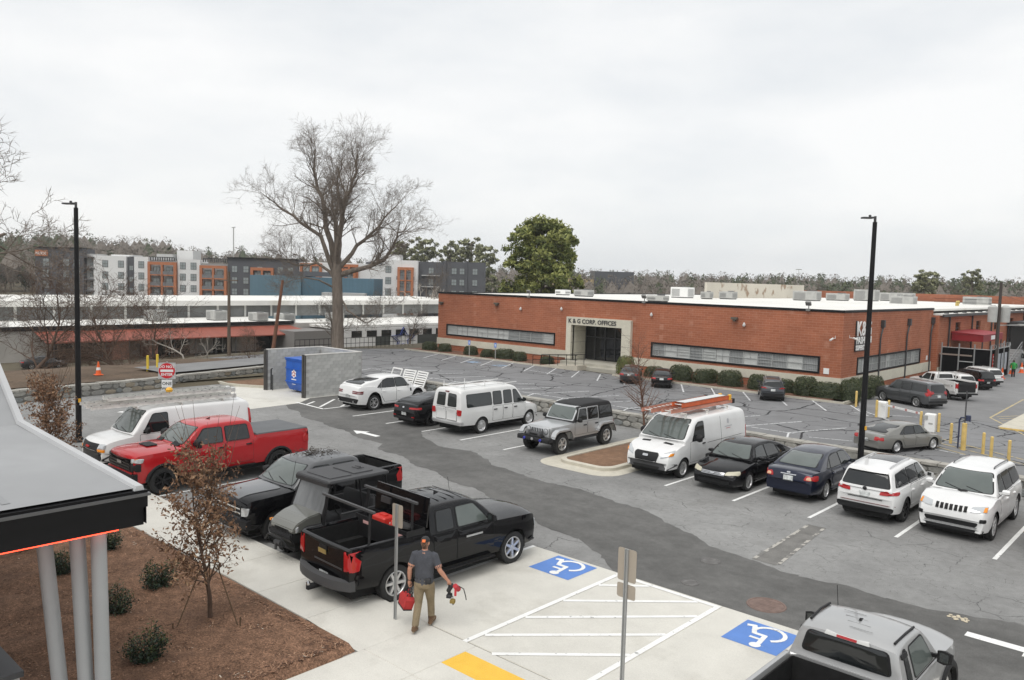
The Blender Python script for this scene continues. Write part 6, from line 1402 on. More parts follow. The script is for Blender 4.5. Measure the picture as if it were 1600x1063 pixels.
    m = MB(); m.chbox(2.05,2.35,-.86,.86,.54,.72,.05); m.chbox(2.1,2.34,-.45,.45,.72,.78,.02); m.build('winch_bumper', plastic, JP, 40)
    m = MB(); m.tube([(2.2,-.22,.84),(2.2,.22,.84)],.07,10); m.chbox(2.1,2.3,-.34,-.2,.74,.94,.02); m.chbox(2.1,2.3,.2,.34,.74,.94,.02); m.build('winch', plastic_g, JP, 40); m = MB(); m.lathe([(.05,2.36),(.06,2.39),(0,2.40)],10,'X',c=(0,.0,.62)); m.build('winch_hook', alloy, JP)
    tm, rm = wheel_meshes('spoke5',.42,.25,.28); o = link('spare_wheel', tm, JP); o.location = (-2.28,0,.98); o.rotation_euler = (0,0,math.pi/2); link('rim', rm, o)
    c.mirrors(.50,1.27,plastic,(.18,.11,.20),.10)
jeep()

TR = van('cargo_van', 'tall white cargo van with orange ladders on its roof and black front grille', (-15.62,27.3,0), -HV, white_p, 3.70, 1.0, 1.18, 1.02, 2.08, 1.30, [(1.75,1.20,1.28),(2.1,1.13,1.20),(2.45,1.03,1.10),(2.66,.94,1.0),(2.78,.82,.86),(2.84,.70,.72),(2.85,.60,.62)], 1.78, .86, .35, 'steelh', sill=.40, tum=.10, plan=(.8,.15,.25,.05))
c = TR; c.screens((.88,.72,1.36,1.99), None); c.wipers(1.75,1.37,.8)
c.window('side_window', [(.42,1.30),(1.30,1.26),(.98,1.78),(.80,1.88),(.42,1.90)], 'L', glass_d, .06, both=True); c.door(.34,1.42,.5,1.24,hcol=plastic)
c.mirrors(1.18,1.38,plastic,(.2,.14,.32),.14)
c.patch('grille', [(-.42,.58),(.42,.58),(.50,.86),(.44,.94),(-.44,.94),(-.50,.86)], 'F', plastic, .024, .06); c.patch('emblem', [(-.11,.79),(.11,.79),(.11,.86),(-.11,.86)], 'F', chrome, .045, .035)
c.patch('headlight', [(.56,.76),(.94,.88),(.95,1.06),(.62,.92)], 'F', lamp_c, .022, .04, both=True); c.patch('indicator', [(.84,.84),(.94,.88),(.945,.98),(.86,.94)], 'F', lamp_o, .03, .02, both=True)
c.patch('bumper_cover', [(-.96,.30),(.96,.30),(1.0,.58),(-1.0,.58)], 'F', plastic_g, .03, .06, thick=.06); c.patch('bumper_slot', [(-.5,.36),(.5,.36),(.55,.46),(-.55,.46)], 'F', seam_m, .05, .03)
c.patch('hood_vent', [(2.0,.30),(2.12,.28),(2.12,.62),(2.0,.66)], 'T', plastic, .012, .02, both=True)
c.patch('side_moulding', [(-1.3,.52),(.3,.52),(.3,.68),(-1.3,.68)], 'L', plastic_g, .012, .02, both=True)
c.patch('panel_seam', [(-2.9,1.08),(.2,1.08),(.2,1.095),(-2.9,1.095)], 'L', seam_m, .002, 0, both=True, thick=.004); c.patch('panel_seam', [(-.9,.6),(-.885,.6),(-.885,1.95),(-.9,1.95)], 'L', seam_m, .002, 0, both=True, thick=.004)
lg = c.patch('side_logo', [(-1.55,1.62),(-1.42,1.62),(-1.42,1.80),(-1.55,1.80)], 'L', M('logo_grey',(.42,.42,.44),.6), .004, .04, thick=.004); c.patch('logo_text', [(-1.78,1.50),(-1.20,1.50),(-1.20,1.53),(-1.78,1.53)], 'L', MATS['logo_grey'], .004, 0, thick=.004); c.patch('logo_text', [(-1.65,1.43),(-1.3,1.43),(-1.3,1.455),(-1.65,1.455)], 'L', M('logo_red',(.5,.2,.2),.6), .004, 0, thick=.004)
c.patch('tail_lamp', [(-3.02,.95),(-2.93,.95),(-2.93,1.4),(-3.02,1.4)], 'L', lamp_r, .012, .02, both=True)
rk = MB()
for y in (26.0,27.6,29.2): rk.bar((-16.35,y,2.22),(-14.9,y,2.22),.05); [rk.bar((x,y,2.05),(x,y,2.22),.05) for x in (-16.3,-14.95)]
tag(rk.build('roof_rack', alad), 'low steel ladder rack across roof of the tall white van', 'roof rack')
ladder('ladder', 'faded orange fibreglass ladder on far side of tall van roof', 5.0, .40, (-16.05,27.5,2.27), HV+R(1.5), 0, 0, (plad, alad), th=.14, feet=plastic)
ladder('ladder', 'bright orange stepladder with yellow ends on top of tall van', 3.6, .42, (-15.35,27.9,2.42), HV-R(1), 0, 0, (olad, alad), th=.16, feet=ylad)
ladder('ladder', 'pale red fibreglass ladder under the bright orange one on tall van', 4.6, .40, (-15.35,27.7,2.27), HV-R(1), 0, 0, (plad, alad), th=.13, feet=plastic)
m = MB(); m.box(-15.54,-15.16,26.3,29.4,2.585,2.60); tag(m.build('ladder_plank', lamp_w), 'pale top board of the orange stepladder on tall van', 'board')

S = sedan('sedan', 'black sedan facing the aisle between tall white van and navy sedan', (-13.02,26.95,0), -HV, black_p, wb=2.82, fo=.98, ro=1.2, hw=.925, H=1.48, wheel='multi10', wr=.33, deck=1.02)
S.patch('headlight', [(.42,.60),(.84,.62),(.82,.74),(.46,.70)], 'F', M('lamp_hazy',(.50,.47,.36),.2), .02, .04, both=True); S.patch('grille', [(-.42,.56),(.42,.56),(.46,.68),(-.46,.68)], 'F', plastic, .02, .04)
for k in range(3): S.patch('grille_bar', [(-.42,.58+.035*k),(.42,.58+.035*k),(.42,.598+.035*k),(-.42,.598+.035*k)], 'F', chrome, .03, .0)
S.patch('emblem', [(-.07,.61),(.07,.61),(.07,.66),(-.07,.66)], 'F', chrome, .045, .025); S.patch('air_intake', [(-.6,.30),(.6,.30),(.62,.40),(-.62,.40)], 'F', plastic, .016, .03); S.patch('tail_lamp', [(.5,.78),(.86,.78),(.84,.92),(.52,.92)], 'B', lamp_r, .016, .02, both=True)
S = sedan('sedan', 'navy blue sedan parked tail out beside the black sedan', (-10.72,27.85,0), HV, navy_p, wb=2.776, fo=.95, ro=1.1, hw=.90, H=1.47, wheel='multi10', wr=.325, deck=1.04, rtint=glass_w)
S.patch('tail_lamp', [(.50,.76),(.86,.74),(.84,.92),(.56,.90)], 'B', lamp_r, .016, .04, both=True); S.patch('indicator', [(.58,.78),(.74,.77),(.72,.86),(.60,.86)], 'B', M('lamp_amber_clear',(.75,.45,.28),.2), .024, .03, both=True); S.plate('B',.76); S.patch('boot_trim', [(-.26,.87),(.26,.87),(.26,.90),(-.26,.90)], 'B', chrome, .022, .01); S.patch('emblem', [(-.06,.92),(.06,.92),(.06,.97),(-.06,.97)], 'B', chrome, .02, .03); S.patch('seam', [(-.62,.66),(.62,.66),(.62,.672),(-.62,.672)], 'B', seam_m, .003, 0, thick=.004)
S = suv('crossover', 'white crossover with black roof panel, parked tail out beside the lamp post', (-8.1,27.2,0), HV, white_p, wb=2.79, fo=.88, ro=1.03, hw=.92, H=1.66, belt=1.06, hood=1.05, wheel='black5', wr=.365, q=-1.0, rs=.32, rails=alloy)
S.patch('tail_lamp', [(.42,.90),(.88,.92),(.87,1.02),(.60,1.04),(.44,1.0)], 'B', lamp_r, .018, .03, both=True); S.plate('B',.86); S.patch('emblem', [(-.06,.98),(.06,.98),(.06,1.09),(-.06,1.09)], 'B', alloy_k, .02, .05); S.patch('sunroof', [(-1.0,-.44),(.15,-.46),(.15,.46),(-1.0,.44)], 'T', glass_d, .008, .06); S.patch('bumper_lower', [(-.78,.38),(.78,.38),(.82,.55),(-.82,.55)], 'B', plastic, .024, .06); S.patch('bumper_trim', [(-.84,.60),(.84,.60),(.84,.615),(-.84,.615)], 'B', lamp_k, .02, 0); S.patch('plate_shelf', [(-.5,.74),(.5,.74),(.5,.755),(-.5,.755)], 'B', plastic, .02, 0); S.patch('spoiler', [(-.58,1.50),(.58,1.50),(.56,1.56),(-.56,1.56)], 'B', white_p, .07, .03)
S = suv('crossover', 'white SUV with seven-slot grille facing the aisle at far right', (-5.8,27.3,0), -HV, white_p, wb=2.915, fo=.92, ro=1.0, hw=.97, H=1.74, belt=1.12, hood=1.14, wheel='spoke5', wr=.385, q=-1.02, rs=.32, rails=alloy_d)
for k in range(7): y = -.36+.12*k; S.patch('grille_slot', [(y-.042,.84),(y+.042,.84),(y+.04,.98),(y-.04,.98)], 'F', seam_m, .016, .01)
S.patch('headlight', [(.48,.86),(.86,.88),(.85,1.0),(.50,.98)], 'F', lamp_c, .018, .03, both=True); S.patch('indicator', [(.78,.885),(.85,.89),(.845,.98),(.78,.98)], 'F', lamp_o, .024, .01, both=True); S.patch('air_intake', [(-.62,.44),(.62,.44),(.70,.58),(-.70,.58)], 'F', plastic, .016, .06); m_ = S.patch('chrome_trim', [(-.66,.42),(.66,.42),(.68,.455),(-.68,.455)], 'F', chrome, .03, .01); S.patch('fog_light', [(.72,.60),(.86,.60),(.86,.70),(.72,.70)], 'F', plastic, .016, .03, both=True); S.patch('bumper_lower', [(-.8,.30),(.8,.30),(.82,.38),(-.82,.38)], 'F', plastic, .02, .02)
S = suv('crossover', 'dark red vehicle barely showing at the right edge', (-3.0,27.2,0), HV, maroon_p, wb=2.7, fo=.9, ro=1.0, hw=.92, H=1.65, belt=1.05, hood=1.05, wr=.36, rails=None); S.patch('tail_lamp', [(.5,.9),(.88,.9),(.87,1.05),(.52,1.05)], 'B', lamp_r, .018, .03, both=True)

# ---- lower lot (z = ZB)
S = sedan('sedan', 'pewter grey full-size sedan stopped near the gate barrier', (-13.75,47.45,ZB), R(68.4), tan_p, wb=2.91, fo=1.05, ro=1.35, hw=.98, H=1.48, wheel='steelh', wr=.34, deck=1.04, rdrop=.05)
S.patch('tail_lamp', [(.52,.72),(.92,.72),(.9,.90),(.54,.92)], 'B', lamp_r, .016, .02, both=True); S.patch('indicator', [(2.30,.58),(2.42,.56),(2.42,.66),(2.30,.70)], 'R', lamp_o, .016, .01); S.plate('B',.70)
c = suv('large_suv', 'grey full-size SUV with red tail lamps beside the brick side wall', (-18.95,66.6,ZB), R(153.5), grey_p, wb=3.2, fo=.95, ro=1.2, hw=1.0, H=1.93, belt=1.18, hood=1.25, wheel='multi10', wr=.40, q=-1.05, rs=.28, tum=.24, rails=alloy, wst=.5, wsb=1.2)
c.patch('tail_lamp', [(.74,.95),(.96,.95),(.95,1.5),(.80,1.5)], 'B', lamp_r, .02, .03, both=True); c.patch('lamp_wrap', [(c.xR-.02,1.0),(c.xR+.16,1.0),(c.xR+.14,1.35),(c.xR+.05,1.35)], 'L', lamp_r, .014, .02, both=True); c.plate('B',.95); c.patch('tailgate_trim', [(-.6,1.05),(.6,1.05),(.6,1.09),(-.6,1.09)], 'B', chrome, .02, 0); c.bumper('B',.45,.62,.9,.06,plastic)
UT = pickup('utility_truck', 'white utility truck with service body boxes and black tailgate', (-18.6,73.9,ZB), R(143), white_w, wb=3.75, fo=.98, ro=1.15, hw=1.0, H=2.0, hood=1.34, belt=1.36, rail=1.5, cr=-.55, wsb=1.38, wst=.66, wr=.41, wheel='steelk', split=.1, sill=.5, seal=plastic)
UT.root['category'] = 'utility truck'
for sg in (1,-1):
    for k,(x0,x1) in enumerate(((-2.95,-2.42),(-1.32,-.66))):
        m = MB(); m.chbox(x0,x1,sg*1.04-.05,sg*1.04+.05,.78,1.58,.02); b_ = m.build('service_box', white_w, UT.root); m = MB(); m.box((x0+x1)/2-.04,(x0+x1)/2+.04,sg*1.10-.006,sg*1.10+.006,1.15,1.25); m.build('box_latch', plastic, b_)
    m = MB(); m.chbox(-2.42,-1.32,sg*1.04-.05,sg*1.04+.05,1.22,1.58,.02); m.build('service_box', white_w, UT.root)
UT.patch('tailgate_panel', [(-.78,.72),(.78,.72),(.78,1.5),(-.78,1.5)], 'B', plastic, .05, .02); m = MB(); m.bar((-3.1,-.9,.58),(-3.1,.9,.58),.2,.12); m.build('step_bumper', plastic, UT.root)
m = MB()
for y in (-.8,.8): m.bar((-.75,y,1.45),(-.75,y,2.1),.06)
m.bar((-.75,-.85,2.1),(-.75,.85,2.1),.06); m.build('headache_rack', white_w, UT.root)
for lb,pos,p_,h_ in (('white SUV parked between the utility truck and black SUV',(-19.3,79.0,ZB),white_w,1.62),('black SUV parked behind the white utility truck',(-18.6,83.0,ZB),black_p,1.72),('white SUV farthest along the row by the black pen',(-18.8,87.0,ZB),white_w,1.68)):
    c = suv('crossover', lb, pos, R(146), p_, wb=2.8, fo=.9, ro=1.0, hw=.95, H=h_, belt=1.06, hood=1.06, wr=.37, wheel='black5', group='cars parked along the brick wall'); c.patch('tail_lamp', [(.5,.85),(.9,.85),(.88,1.0),(.52,.98)], 'B', lamp_r, .018, .03, both=True); c.plate('B',.72); c.patch('bumper_lower', [(-.8,.35),(.8,.35),(.82,.55),(-.82,.55)], 'B', plastic, .024, .04)
c = suv('minivan', 'silver minivan by the loading dock at right edge', (-19.0,112.0,ZB), R(150), silver_p, wb=3.0, fo=.95, ro=1.05, hw=.98, H=1.76, belt=1.05, hood=1.0, wr=.35, rails=None, cat='van')
for lb,pos,p_,tl in (('dark grey sedan by the round yellow-green bush',(-40.15,60.0,ZB),dgrey_p,lamp_r),('black sedan between the dark grey sedan and the hedge row',(-36.85,59.9,ZB),black_p,lamp_r)):
    c = sedan('sedan', lb, pos, R(120), p_, wb=2.75, fo=.9, ro=1.05, hw=.89, H=1.45, group='cars parked at the hedge'); c.patch('tail_lamp', [(.46,.78),(.86,.76),(.84,.92),(.50,.90)], 'B', tl, .018, .03, both=True); c.plate('B',.80); c.patch('bumper_lower', [(-.6,.34),(.6,.34),(.64,.46),(-.64,.46)], 'B', plastic, .02, .03)
c = suv('crossover', 'dark grey crossover with roof rails backed from the clipped hedge', (-27.35,60.6,ZB), R(118), paint('slate',(.06,.064,.072),.4), wb=2.69, fo=.92, ro=1.0, hw=.93, H=1.70, belt=1.08, hood=1.06, wr=.36, group='cars parked at the hedge')
c.patch('tail_lamp', [(.40,.98),(.88,1.0),(.87,1.12),(.60,1.10)], 'B', lamp_r, .018, .03, both=True); c.plate('B',.88); c.patch('bumper_lower', [(-.8,.38),(.8,.38),(.84,.62),(-.84,.62)], 'B', plastic, .024, .05)
c = sedan('sedan', 'white hatchback far left before the market hall', (-117,31.5,VZ+.02), R(60), white_p, wb=2.6, fo=.9, ro=.9, hw=.88, H=1.5); c = sedan('sedan', 'dark sedan far left beyond the bare shrubs', (-103.5,32.6,VZ+.02), R(80), dgrey_p, wb=2.8, fo=.95, ro=1.1, hw=.92, H=1.46)
c.patch('tail_lamp', [(.5,.78),(.86,.78),(.84,.92),(.52,.92)], 'B', lamp_r, .016, .02, both=True)
# ================================================================ entrance canopy at the lower left
cn = empty('entrance_canopy', (-11.63,4.97,0)); tag(cn, 'entrance canopy with grey membrane roof, black fascia and red light strip', 'canopy')
memb = M('roof_membrane', (.31,.315,.32), .9, noise=[(.35,.06,4),(2,.04,4)], wear=((.275,.28,.285), .5, .56, .25))
m = MB(); m.add([(-.06,-.06,3.83),(-.06,-9,3.83),(-5.2,-9,4.02),(-5.2,-.06,4.02)],[(3,2,1,0)]); m.add([(-5.2,-.06,4.02),(-5.2,-9,4.02),(-6.75,-9,5.10),(-6.75,-.06,5.10)],[(3,2,1,0)]); m.add([(-6.75,-.06,5.10),(-6.75,-9,5.10),(-14,-9,5.2),(-14,-.06,5.2)],[(3,2,1,0)]); m.build('membrane_roof', memb, cn)
m = MB()
for y in (-1.7,-3.4,-5.1): m.box(-5.18,-.3,y-.02,y+.02,3.8,3.83); m.add([(-.3,y-.05,3.846),(-.3,y+.05,3.846),(-5.2,y+.05,4.027),(-5.2,y-.05,4.027)],[(0,1,2,3)])
m.build('membrane_seam', M('membrane_seam', (.27,.275,.28), .9), cn)
m = MB()                                              # raised edge along the far side, following the roof line
for (x0,z0),(x1,z1) in (((.0,3.80),(-5.2,4.03)),((-5.2,4.03),(-6.75,5.12))): m.add([(x0,-.16,z0),(x1,-.16,z1),(x1,-.02,z1),(x0,-.02,z0),(x0,-.14,z0+.07),(x1,-.14,z1+.07),(x1,-.04,z1+.07),(x0,-.04,z0+.07)],[(4,7,6,5),(0,4,5,1),(3,2,6,7),(0,3,7,4),(1,5,6,2)])
m.build('roof_kerb', M('kerb_membrane', (.46,.465,.47), .6, noise=[(1,.06,3)]), cn)
m = MB(); m.add([(0.02,.0,3.75),(-5.2,.0,3.97),(-6.75,0,5.06),(-6.75,0,4.2),(-5.2,0,3.3),(.02,0,3.3)],[(0,5,4,1),(1,4,3,2)]); m.build('side_fascia', black_trim, cn)
fas = M('fascia_black', (.006,.006,.007), .45, noise=[(.7,.1,3)], spec=.2)
m = MB(); m.box(-.30,.02,-9,.02,3.55,3.80); m.build('fascia', fas, cn); m = MB(); m.box(-.30,-.03,-9,-.02,3.28,3.549); m.build('lower_fascia', fas, cn); m = MB(); m.box(-.02,.06,-9,.05,3.72,3.76); m.build('drip_edge', M('drip_grey',(.09,.09,.092),.4), cn)
m = MB(); m.box(-8,-.3,-9,-.04,3.30,3.34); m.build('soffit', fas, cn)
m = MB(); m.box(-.13,-.09,-8.8,-.35,3.245,3.28); m.build('light_strip', M('led_red', (.8,.06,.03), .5, emit=((1.0,.07,.03), 3.0)), cn)
colm = M('column_grey', (.32,.33,.335), .45, noise=[(.8,.05,3)])
for a, c_ in (((-12.52,3.88,3.30),(-12.3,4.09,0)),((-12.16,4.21,3.30),(-12.04,4.31,0)),((-11.93,4.42,3.30),(-11.88,4.46,0))):
    m = MB(); m.tube([(c_[0]+11.63,c_[1]-4.97,0),(a[0]+11.63,a[1]-4.97,a[2])],.105,24); m.build('column', colm, cn, 40)
m = MB(); m.box(-14.6,-13.02,1.2,3.70,0,.93); o = m.build('planter_wall', M('planter_render',(.45,.44,.42),.8,noise=[(1,.06,3)])); tag(o, 'low rendered wall with dark metal cap at bottom left corner', 'wall'); m = MB(); m.chbox(-14.65,-12.98,1.15,3.75,.931,1.02,.01); m.build('cap', M('cap_dark',(.06,.062,.066),.4), o)

# ================================================================ lamp posts, signs, bollards, gates
def lamp(u, v, h, lb, arm):
    r_ = empty('lamp_post', (u,v,0)); tag(r_, lb, 'lamp post'); m = MB(); m.tube([(0,0,0),(0,0,h)],[.115,.08],16); m.build('pole', black_trim, r_, 40); m = MB(); m.lathe([(.24,0),(.24,.04),(.18,.10),(.15,.16)],16); m.build('base', black_trim, r_, 40)
    a = Vector((math.cos(arm),math.sin(arm),0)); m = MB(); m.tube([(0,0,h),(0,0,h+.22)],.05,8); m.bar((0,0,h+.17),tuple(a*.16+Vector((0,0,h+.17))),.06); n = Vector((-a.y,a.x,0)); m.obox(a*.30+Vector((0,0,h+.15)),a*.19,n*.13,Vector((0,0,.03))); m.lathe([(.05,h+.18),(.05,h+.26),(0,h+.27)],8,c=(a.x*.2,a.y*.2,0)); m.build('luminaire', plastic_g, r_)
    m = MB(); m.box(.10,.155,-.04,.04,1.6,1.75); m.build('tag_plate', ylad, r_)
lamp(-34.26,12.0,9.3,'tall black lamp post at left behind white ladder van', R(222)); lamp(-10.6,31.75,9.5,'tall black lamp post at right between navy sedan and white crossover', R(222))
galv = M('galvanised_post', (.42,.43,.43), .4, metal=.6); backp = M('sign_back', (.40,.35,.29), .5, metal=.2)
def signpost(u, v, h, lb, plates, rz=0, lean=0):
    r_ = empty('sign_post', (u,v,0)); r_.rotation_euler = (lean,0,rz); tag(r_, lb, 'sign'); m = MB()
    m.box(-.032,-.02,-.015,.015,0,h); m.box(.02,.032,-.015,.015,0,h); m.box(-.02,.02,.005,.015,0,h); m.build('post', galv, r_)
    m = MB()
    for k in range(int(h/.05)): m.box(-.006,.006,.0152,.0165,.05*k+.02,.05*k+.035)
    m.build('post_holes', seam_m, r_)
    for z0,z1,w in plates:
        m = MB(); pl = rounded([(-w,z0),(w,z0),(w,z1),(-w,z1)],.04); n = len(pl)
        m.add([(x,.018,z) for x,z in pl]+[(x,.022,z) for x,z in pl],[tuple(range(n)),tuple(reversed(range(n,2*n)))]+[(i,n+i,n+(i+1)%n,(i+1)%n) for i in range(n)]); m.build('plate', backp, r_)
    return r_
signpost(-12.32,10.25,2.42,'brown back of a parking sign on post beside black pickup',[(1.95,2.42,.16)])
signpost(-6.84,10.3,2.87,'two-plate parking sign on post nearest the silver pickup, seen from behind',[(2.35,2.87,.17),(2.08,2.31,.17)])
dn = empty('do_not_enter_sign', (-36.65,16.67,0), R(52)); tag(dn, 'red and white do not enter sign on post behind white ladder van', 'sign')
m = MB(); m.bar((0,.02,0),(0,.02,2.75),.06); m.build('post', galv, dn); sgw = M('sign_face_white',(.75,.75,.74),.5); sgr = M('sign_face_red',(.55,.015,.025),.5); sgk = M('sign_face_black',(.02,.02,.02),.5)
m = MB(); m.chbox(-.38,.38,-.03,-.012,1.94,2.70,.0); m.box(-.38,.38,-.03,-.012,1.94,2.70); m.build('plate', sgw, dn)
m = MB(); m.add([(.355*math.cos(R(t*12)),-.034,2.32+.355*math.sin(R(t*12))) for t in range(30)],[tuple(range(30))]); dd = m.build('disc', sgr, dn); m = MB(); m.box(-.28,.28,-.040,-.036,2.265,2.375); m.build('bar', sgw, dd)
text('lettering','DO NOT',.17,(0,-.037,2.45),(R(90),0,0),sgw,dn,.001,'CENTER',bold=.004); text('lettering','ENTER',.17,(0,-.037,2.09),(R(90),0,0),sgw,dn,.001,'CENTER',bold=.004)
m = MB(); m.box(-.23,.23,-.03,-.012,1.30,1.90); m.build('plate', sgw, dn); text('lettering','ONE',.2,(0,-.032,1.66),(R(90),0,0),sgk,dn,.001,'CENTER',bold=.004); text('lettering','WAY',.2,(0,-.032,1.42),(R(90),0,0),sgk,dn,.001,'CENTER',bold=.004)
ybol = M('bollard_yellow', (.66,.47,.16), .7, noise=[(3,.15,3)]); ordw = ['first','second','third','fourth','fifth','sixth','seventh','eighth','ninth','tenth','eleventh','twelfth','thirteenth','fourteenth','fifteenth','sixteenth']
for k,(u,v) in enumerate(((-21.06,61.4),(-18.37,57.62),(-17.8,58.3),(-14.73,54.7),(-13.75,54.91),(-12.17,51.33),(-11.35,50.4),(-10.1,49.4),(-9.51,48.4),(-8.62,48.0))):
    m = MB(); h = 1.15; m.lathe([(.08,0),(.08,h),(.05,h+.03),(0,h+.04)],12); o = m.build('bollard', ybol, smooth=40); o.location = (u,v,ZB); tag(o, '%s faded yellow bollard from left along the gate line' % ordw[k], 'bollard', 'yellow bollards along the gate')
for k,(u,v) in enumerate(((-52.7,22.7),(-53.3,23.6))):
    m = MB(); m.lathe([(.08,-.6),(.08,1.0),(0,1.03)],10); o = m.build('bollard', M('bollard_bright',(.7,.5,.05),.6), smooth=40); o.location = (u,v,TZ(u,v)+.1); tag(o, ('left','right')[k]+' one of two bright yellow posts beyond left stone wall', 'bollard')
def gatebox(u, v, lb, arm):
    r_ = empty('barrier_gate', (u,v,ZB)); tag(r_, lb, 'barrier'); m = MB(); m.chbox(-.3,.3,-.25,.25,0,1.1,.05); m.build('cabinet', signw, r_)
    if arm: m = MB(); m.bar((0,-.3,.95),(arm[0],arm[1],1.0),.05,.12); m.build('arm', signw, r_); m = MB(); [m.bar((arm[0]*t,arm[1]*t-.3*(1-t),.95+.05*t),(arm[0]*(t+.05),arm[1]*(t+.05)-.3*(1-t-.05),.95+.05*t),.055,.125) for t in (.3,.6,.85)]; m.build('arm_band', M('band_faded',(.5,.22,.2),.6), r_)
    else: m = MB(); m.chbox(-.36,-.1,-.30,.1,.75,1.0,.03); m.box(-.05,.2,-.26,-.252,.45,.55); m.build('panel', steel_l, r_)
gatebox(-18.1,57.95,'white barrier cabinet with long striped arm between two bollards',(3.4,-3.1)); gatebox(-14.2,54.8,'white barrier cabinet receiving the arm behind pewter sedan',None)
m = MB(); m.tube([(0,0,0),(0,0,1.6),(.08,-.05,1.75),(.4,-.2,1.8)],.045,8); m.chbox(.35,.6,-.32,-.1,1.62,1.95,.03); o = m.build('card_reader', M('reader_navy',(.03,.04,.09),.5)); o.location = (-11.5,50.1,ZB); tag(o, 'dark gooseneck card reader post by the gate bollards', 'card reader')
m = MB(); m.lathe([(.13,0),(.13,1.5),(0,1.53)],10); o = m.build('gate_post', ybol, smooth=40); o.location = (-11.15,49.75,ZB); tag(o, 'thick yellow gate post with thin steel pipe on top', 'post'); m = MB(); m.tube([(0,0,1.5),(0,0,3.3)],.035,6); m.build('pipe', plastic_g, o)
conem = M('cone_orange',(.75,.12,.02),.6); cw = M('cone_white',(.75,.75,.72),.6)
def cone(u, v, z, lb, s=1.0):
    m = MB(); m.chbox(-.2*s,.2*s,-.2*s,.2*s,0,.04,.01); m.lathe([(.15*s,.04),(.035*s,.75*s),(0,.76*s)],12); o = m.build('traffic_cone', conem, smooth=40); o.location = (u,v,z); tag(o, lb, 'cone', 'orange traffic cones'); m = MB(); m.lathe([(.118*s,.28*s),(.094*s,.43*s)],12); m.build('band', cw, o)
cone(-52.3,19.5,TZ(-52.3,19.5)+.1,'lone orange cone on bank beyond left stone wall',1.1)
for u,v,lb in ((-18.2,91.5,'orange cone nearest the black pen'),(-18.1,94.4,'orange cone just behind the nearest one by the pen'),(-18.5,101,'orange cone left of the person in green'),(-18.0,103.5,'orange cone right of the person in green'),(-17.6,106,'farthest orange cone by the dock')): cone(u,v,ZB,lb,1.5)
wood = M('pole_wood',(.13,.10,.075),.9,noise=[((6,6,.5),.2,4)]); woodr = M('pole_wood_red',(.16,.075,.045),.9,noise=[((6,6,.5),.2,4)])
def upole(u, v, z, h, lb, mat, lean=(0,0), arms=True, tr=False):
    r_ = empty('utility_pole', (u,v,z)); tag(r_, lb, 'utility pole'); m = MB(); m.tube([(0,0,-.5),(lean[0],lean[1],h)],[.2,.13],10); m.build('pole', mat, r_, 40)
    if arms: m = MB(); m.bar((-1.1,-.4,h-.9),(1.1,.4,h-.9),.1,.12); m.build('crossarm', mat, r_)
    if tr:
        for s_ in (-.65,.65): m = MB(); m.lathe([(.0,h-4.0),(.42,h-4.0),(.45,h-2.5),(.2,h-2.3),(0,h-2.3)],14,c=(s_*.7,s_*.8,0)); m.build('transformer', steel_l, r_, 40)
        m = MB(); m.bar((0,0,h-4.3),(1.8,1.6,h-4.2),.08); m.obox((1.9,1.7,h-4.2),(.4,.3,0),(-.1,.12,0),(0,0,.08)); m.build('street_light', steel_l, r_)
upole(-79.3,42.7,-2.3,9.2,'weathered utility pole before the red canopy',wood); upole(-71.5,43.1,-1.0,7.2,'reddish leaning pole left of the block enclosure',woodr,(.9,.6),False); upole(-18.4,92.6,ZB,9.8,'dark utility pole with two grey transformers by the pen',M('pole_dark',(.06,.05,.045),.9),(0,0),False,True)
# overhead wires of the far yard
m = MB()
for dz in (0,.35): m.tube([(-18.4+.05*t,92.6+t*1.6,7.2-dz-.004*(t*(40-t))) for t in range(0,41,4)],.015,4); m.tube([(-18.4-.55*t,92.6-.2*t,6.2-dz+.0*t) for t in range(0,11,5)],.015,4)
tag(m.build('overhead_wire', plastic), 'thin dark overhead wires running from the transformer pole', 'wire')
# slatted white panels leaning on the far wall
for k,(u,lb) in enumerate(((-39.0,'open white frame panel leaning on stone wall behind white coupe SUV'),(-37.7,'white slatted panel leaning on stone wall, left of its twin'),(-36.6,'white slatted panel leaning on stone wall, right of its twin'))):
    r_ = empty('slatted_panel', (u,31.75,.02)); r_.rotation_euler = (R(-24),0,R((-6,3,-4)[k])); tag(r_, lb, 'panel', 'white panels leaning on the wall'); m = MB(); w = .52
    m.box(-w,-w+.07,0,.04,0,1.35); m.box(w-.07,w,0,.04,0,1.35); m.box(-w+.07,w-.07,0,.04,0,.08); m.box(-w+.07,w-.07,0,.04,1.27,1.35); m.build('frame', signw, r_)
    for q in range(8 if k else 2): m = MB(); z = .14+.14*q if k else .4+.45*q; m.obox((0,.02,z+.04),(w-.08,0,0),(0,.012,0),(0,.01,.035)); m.build('slat', signw, r_)

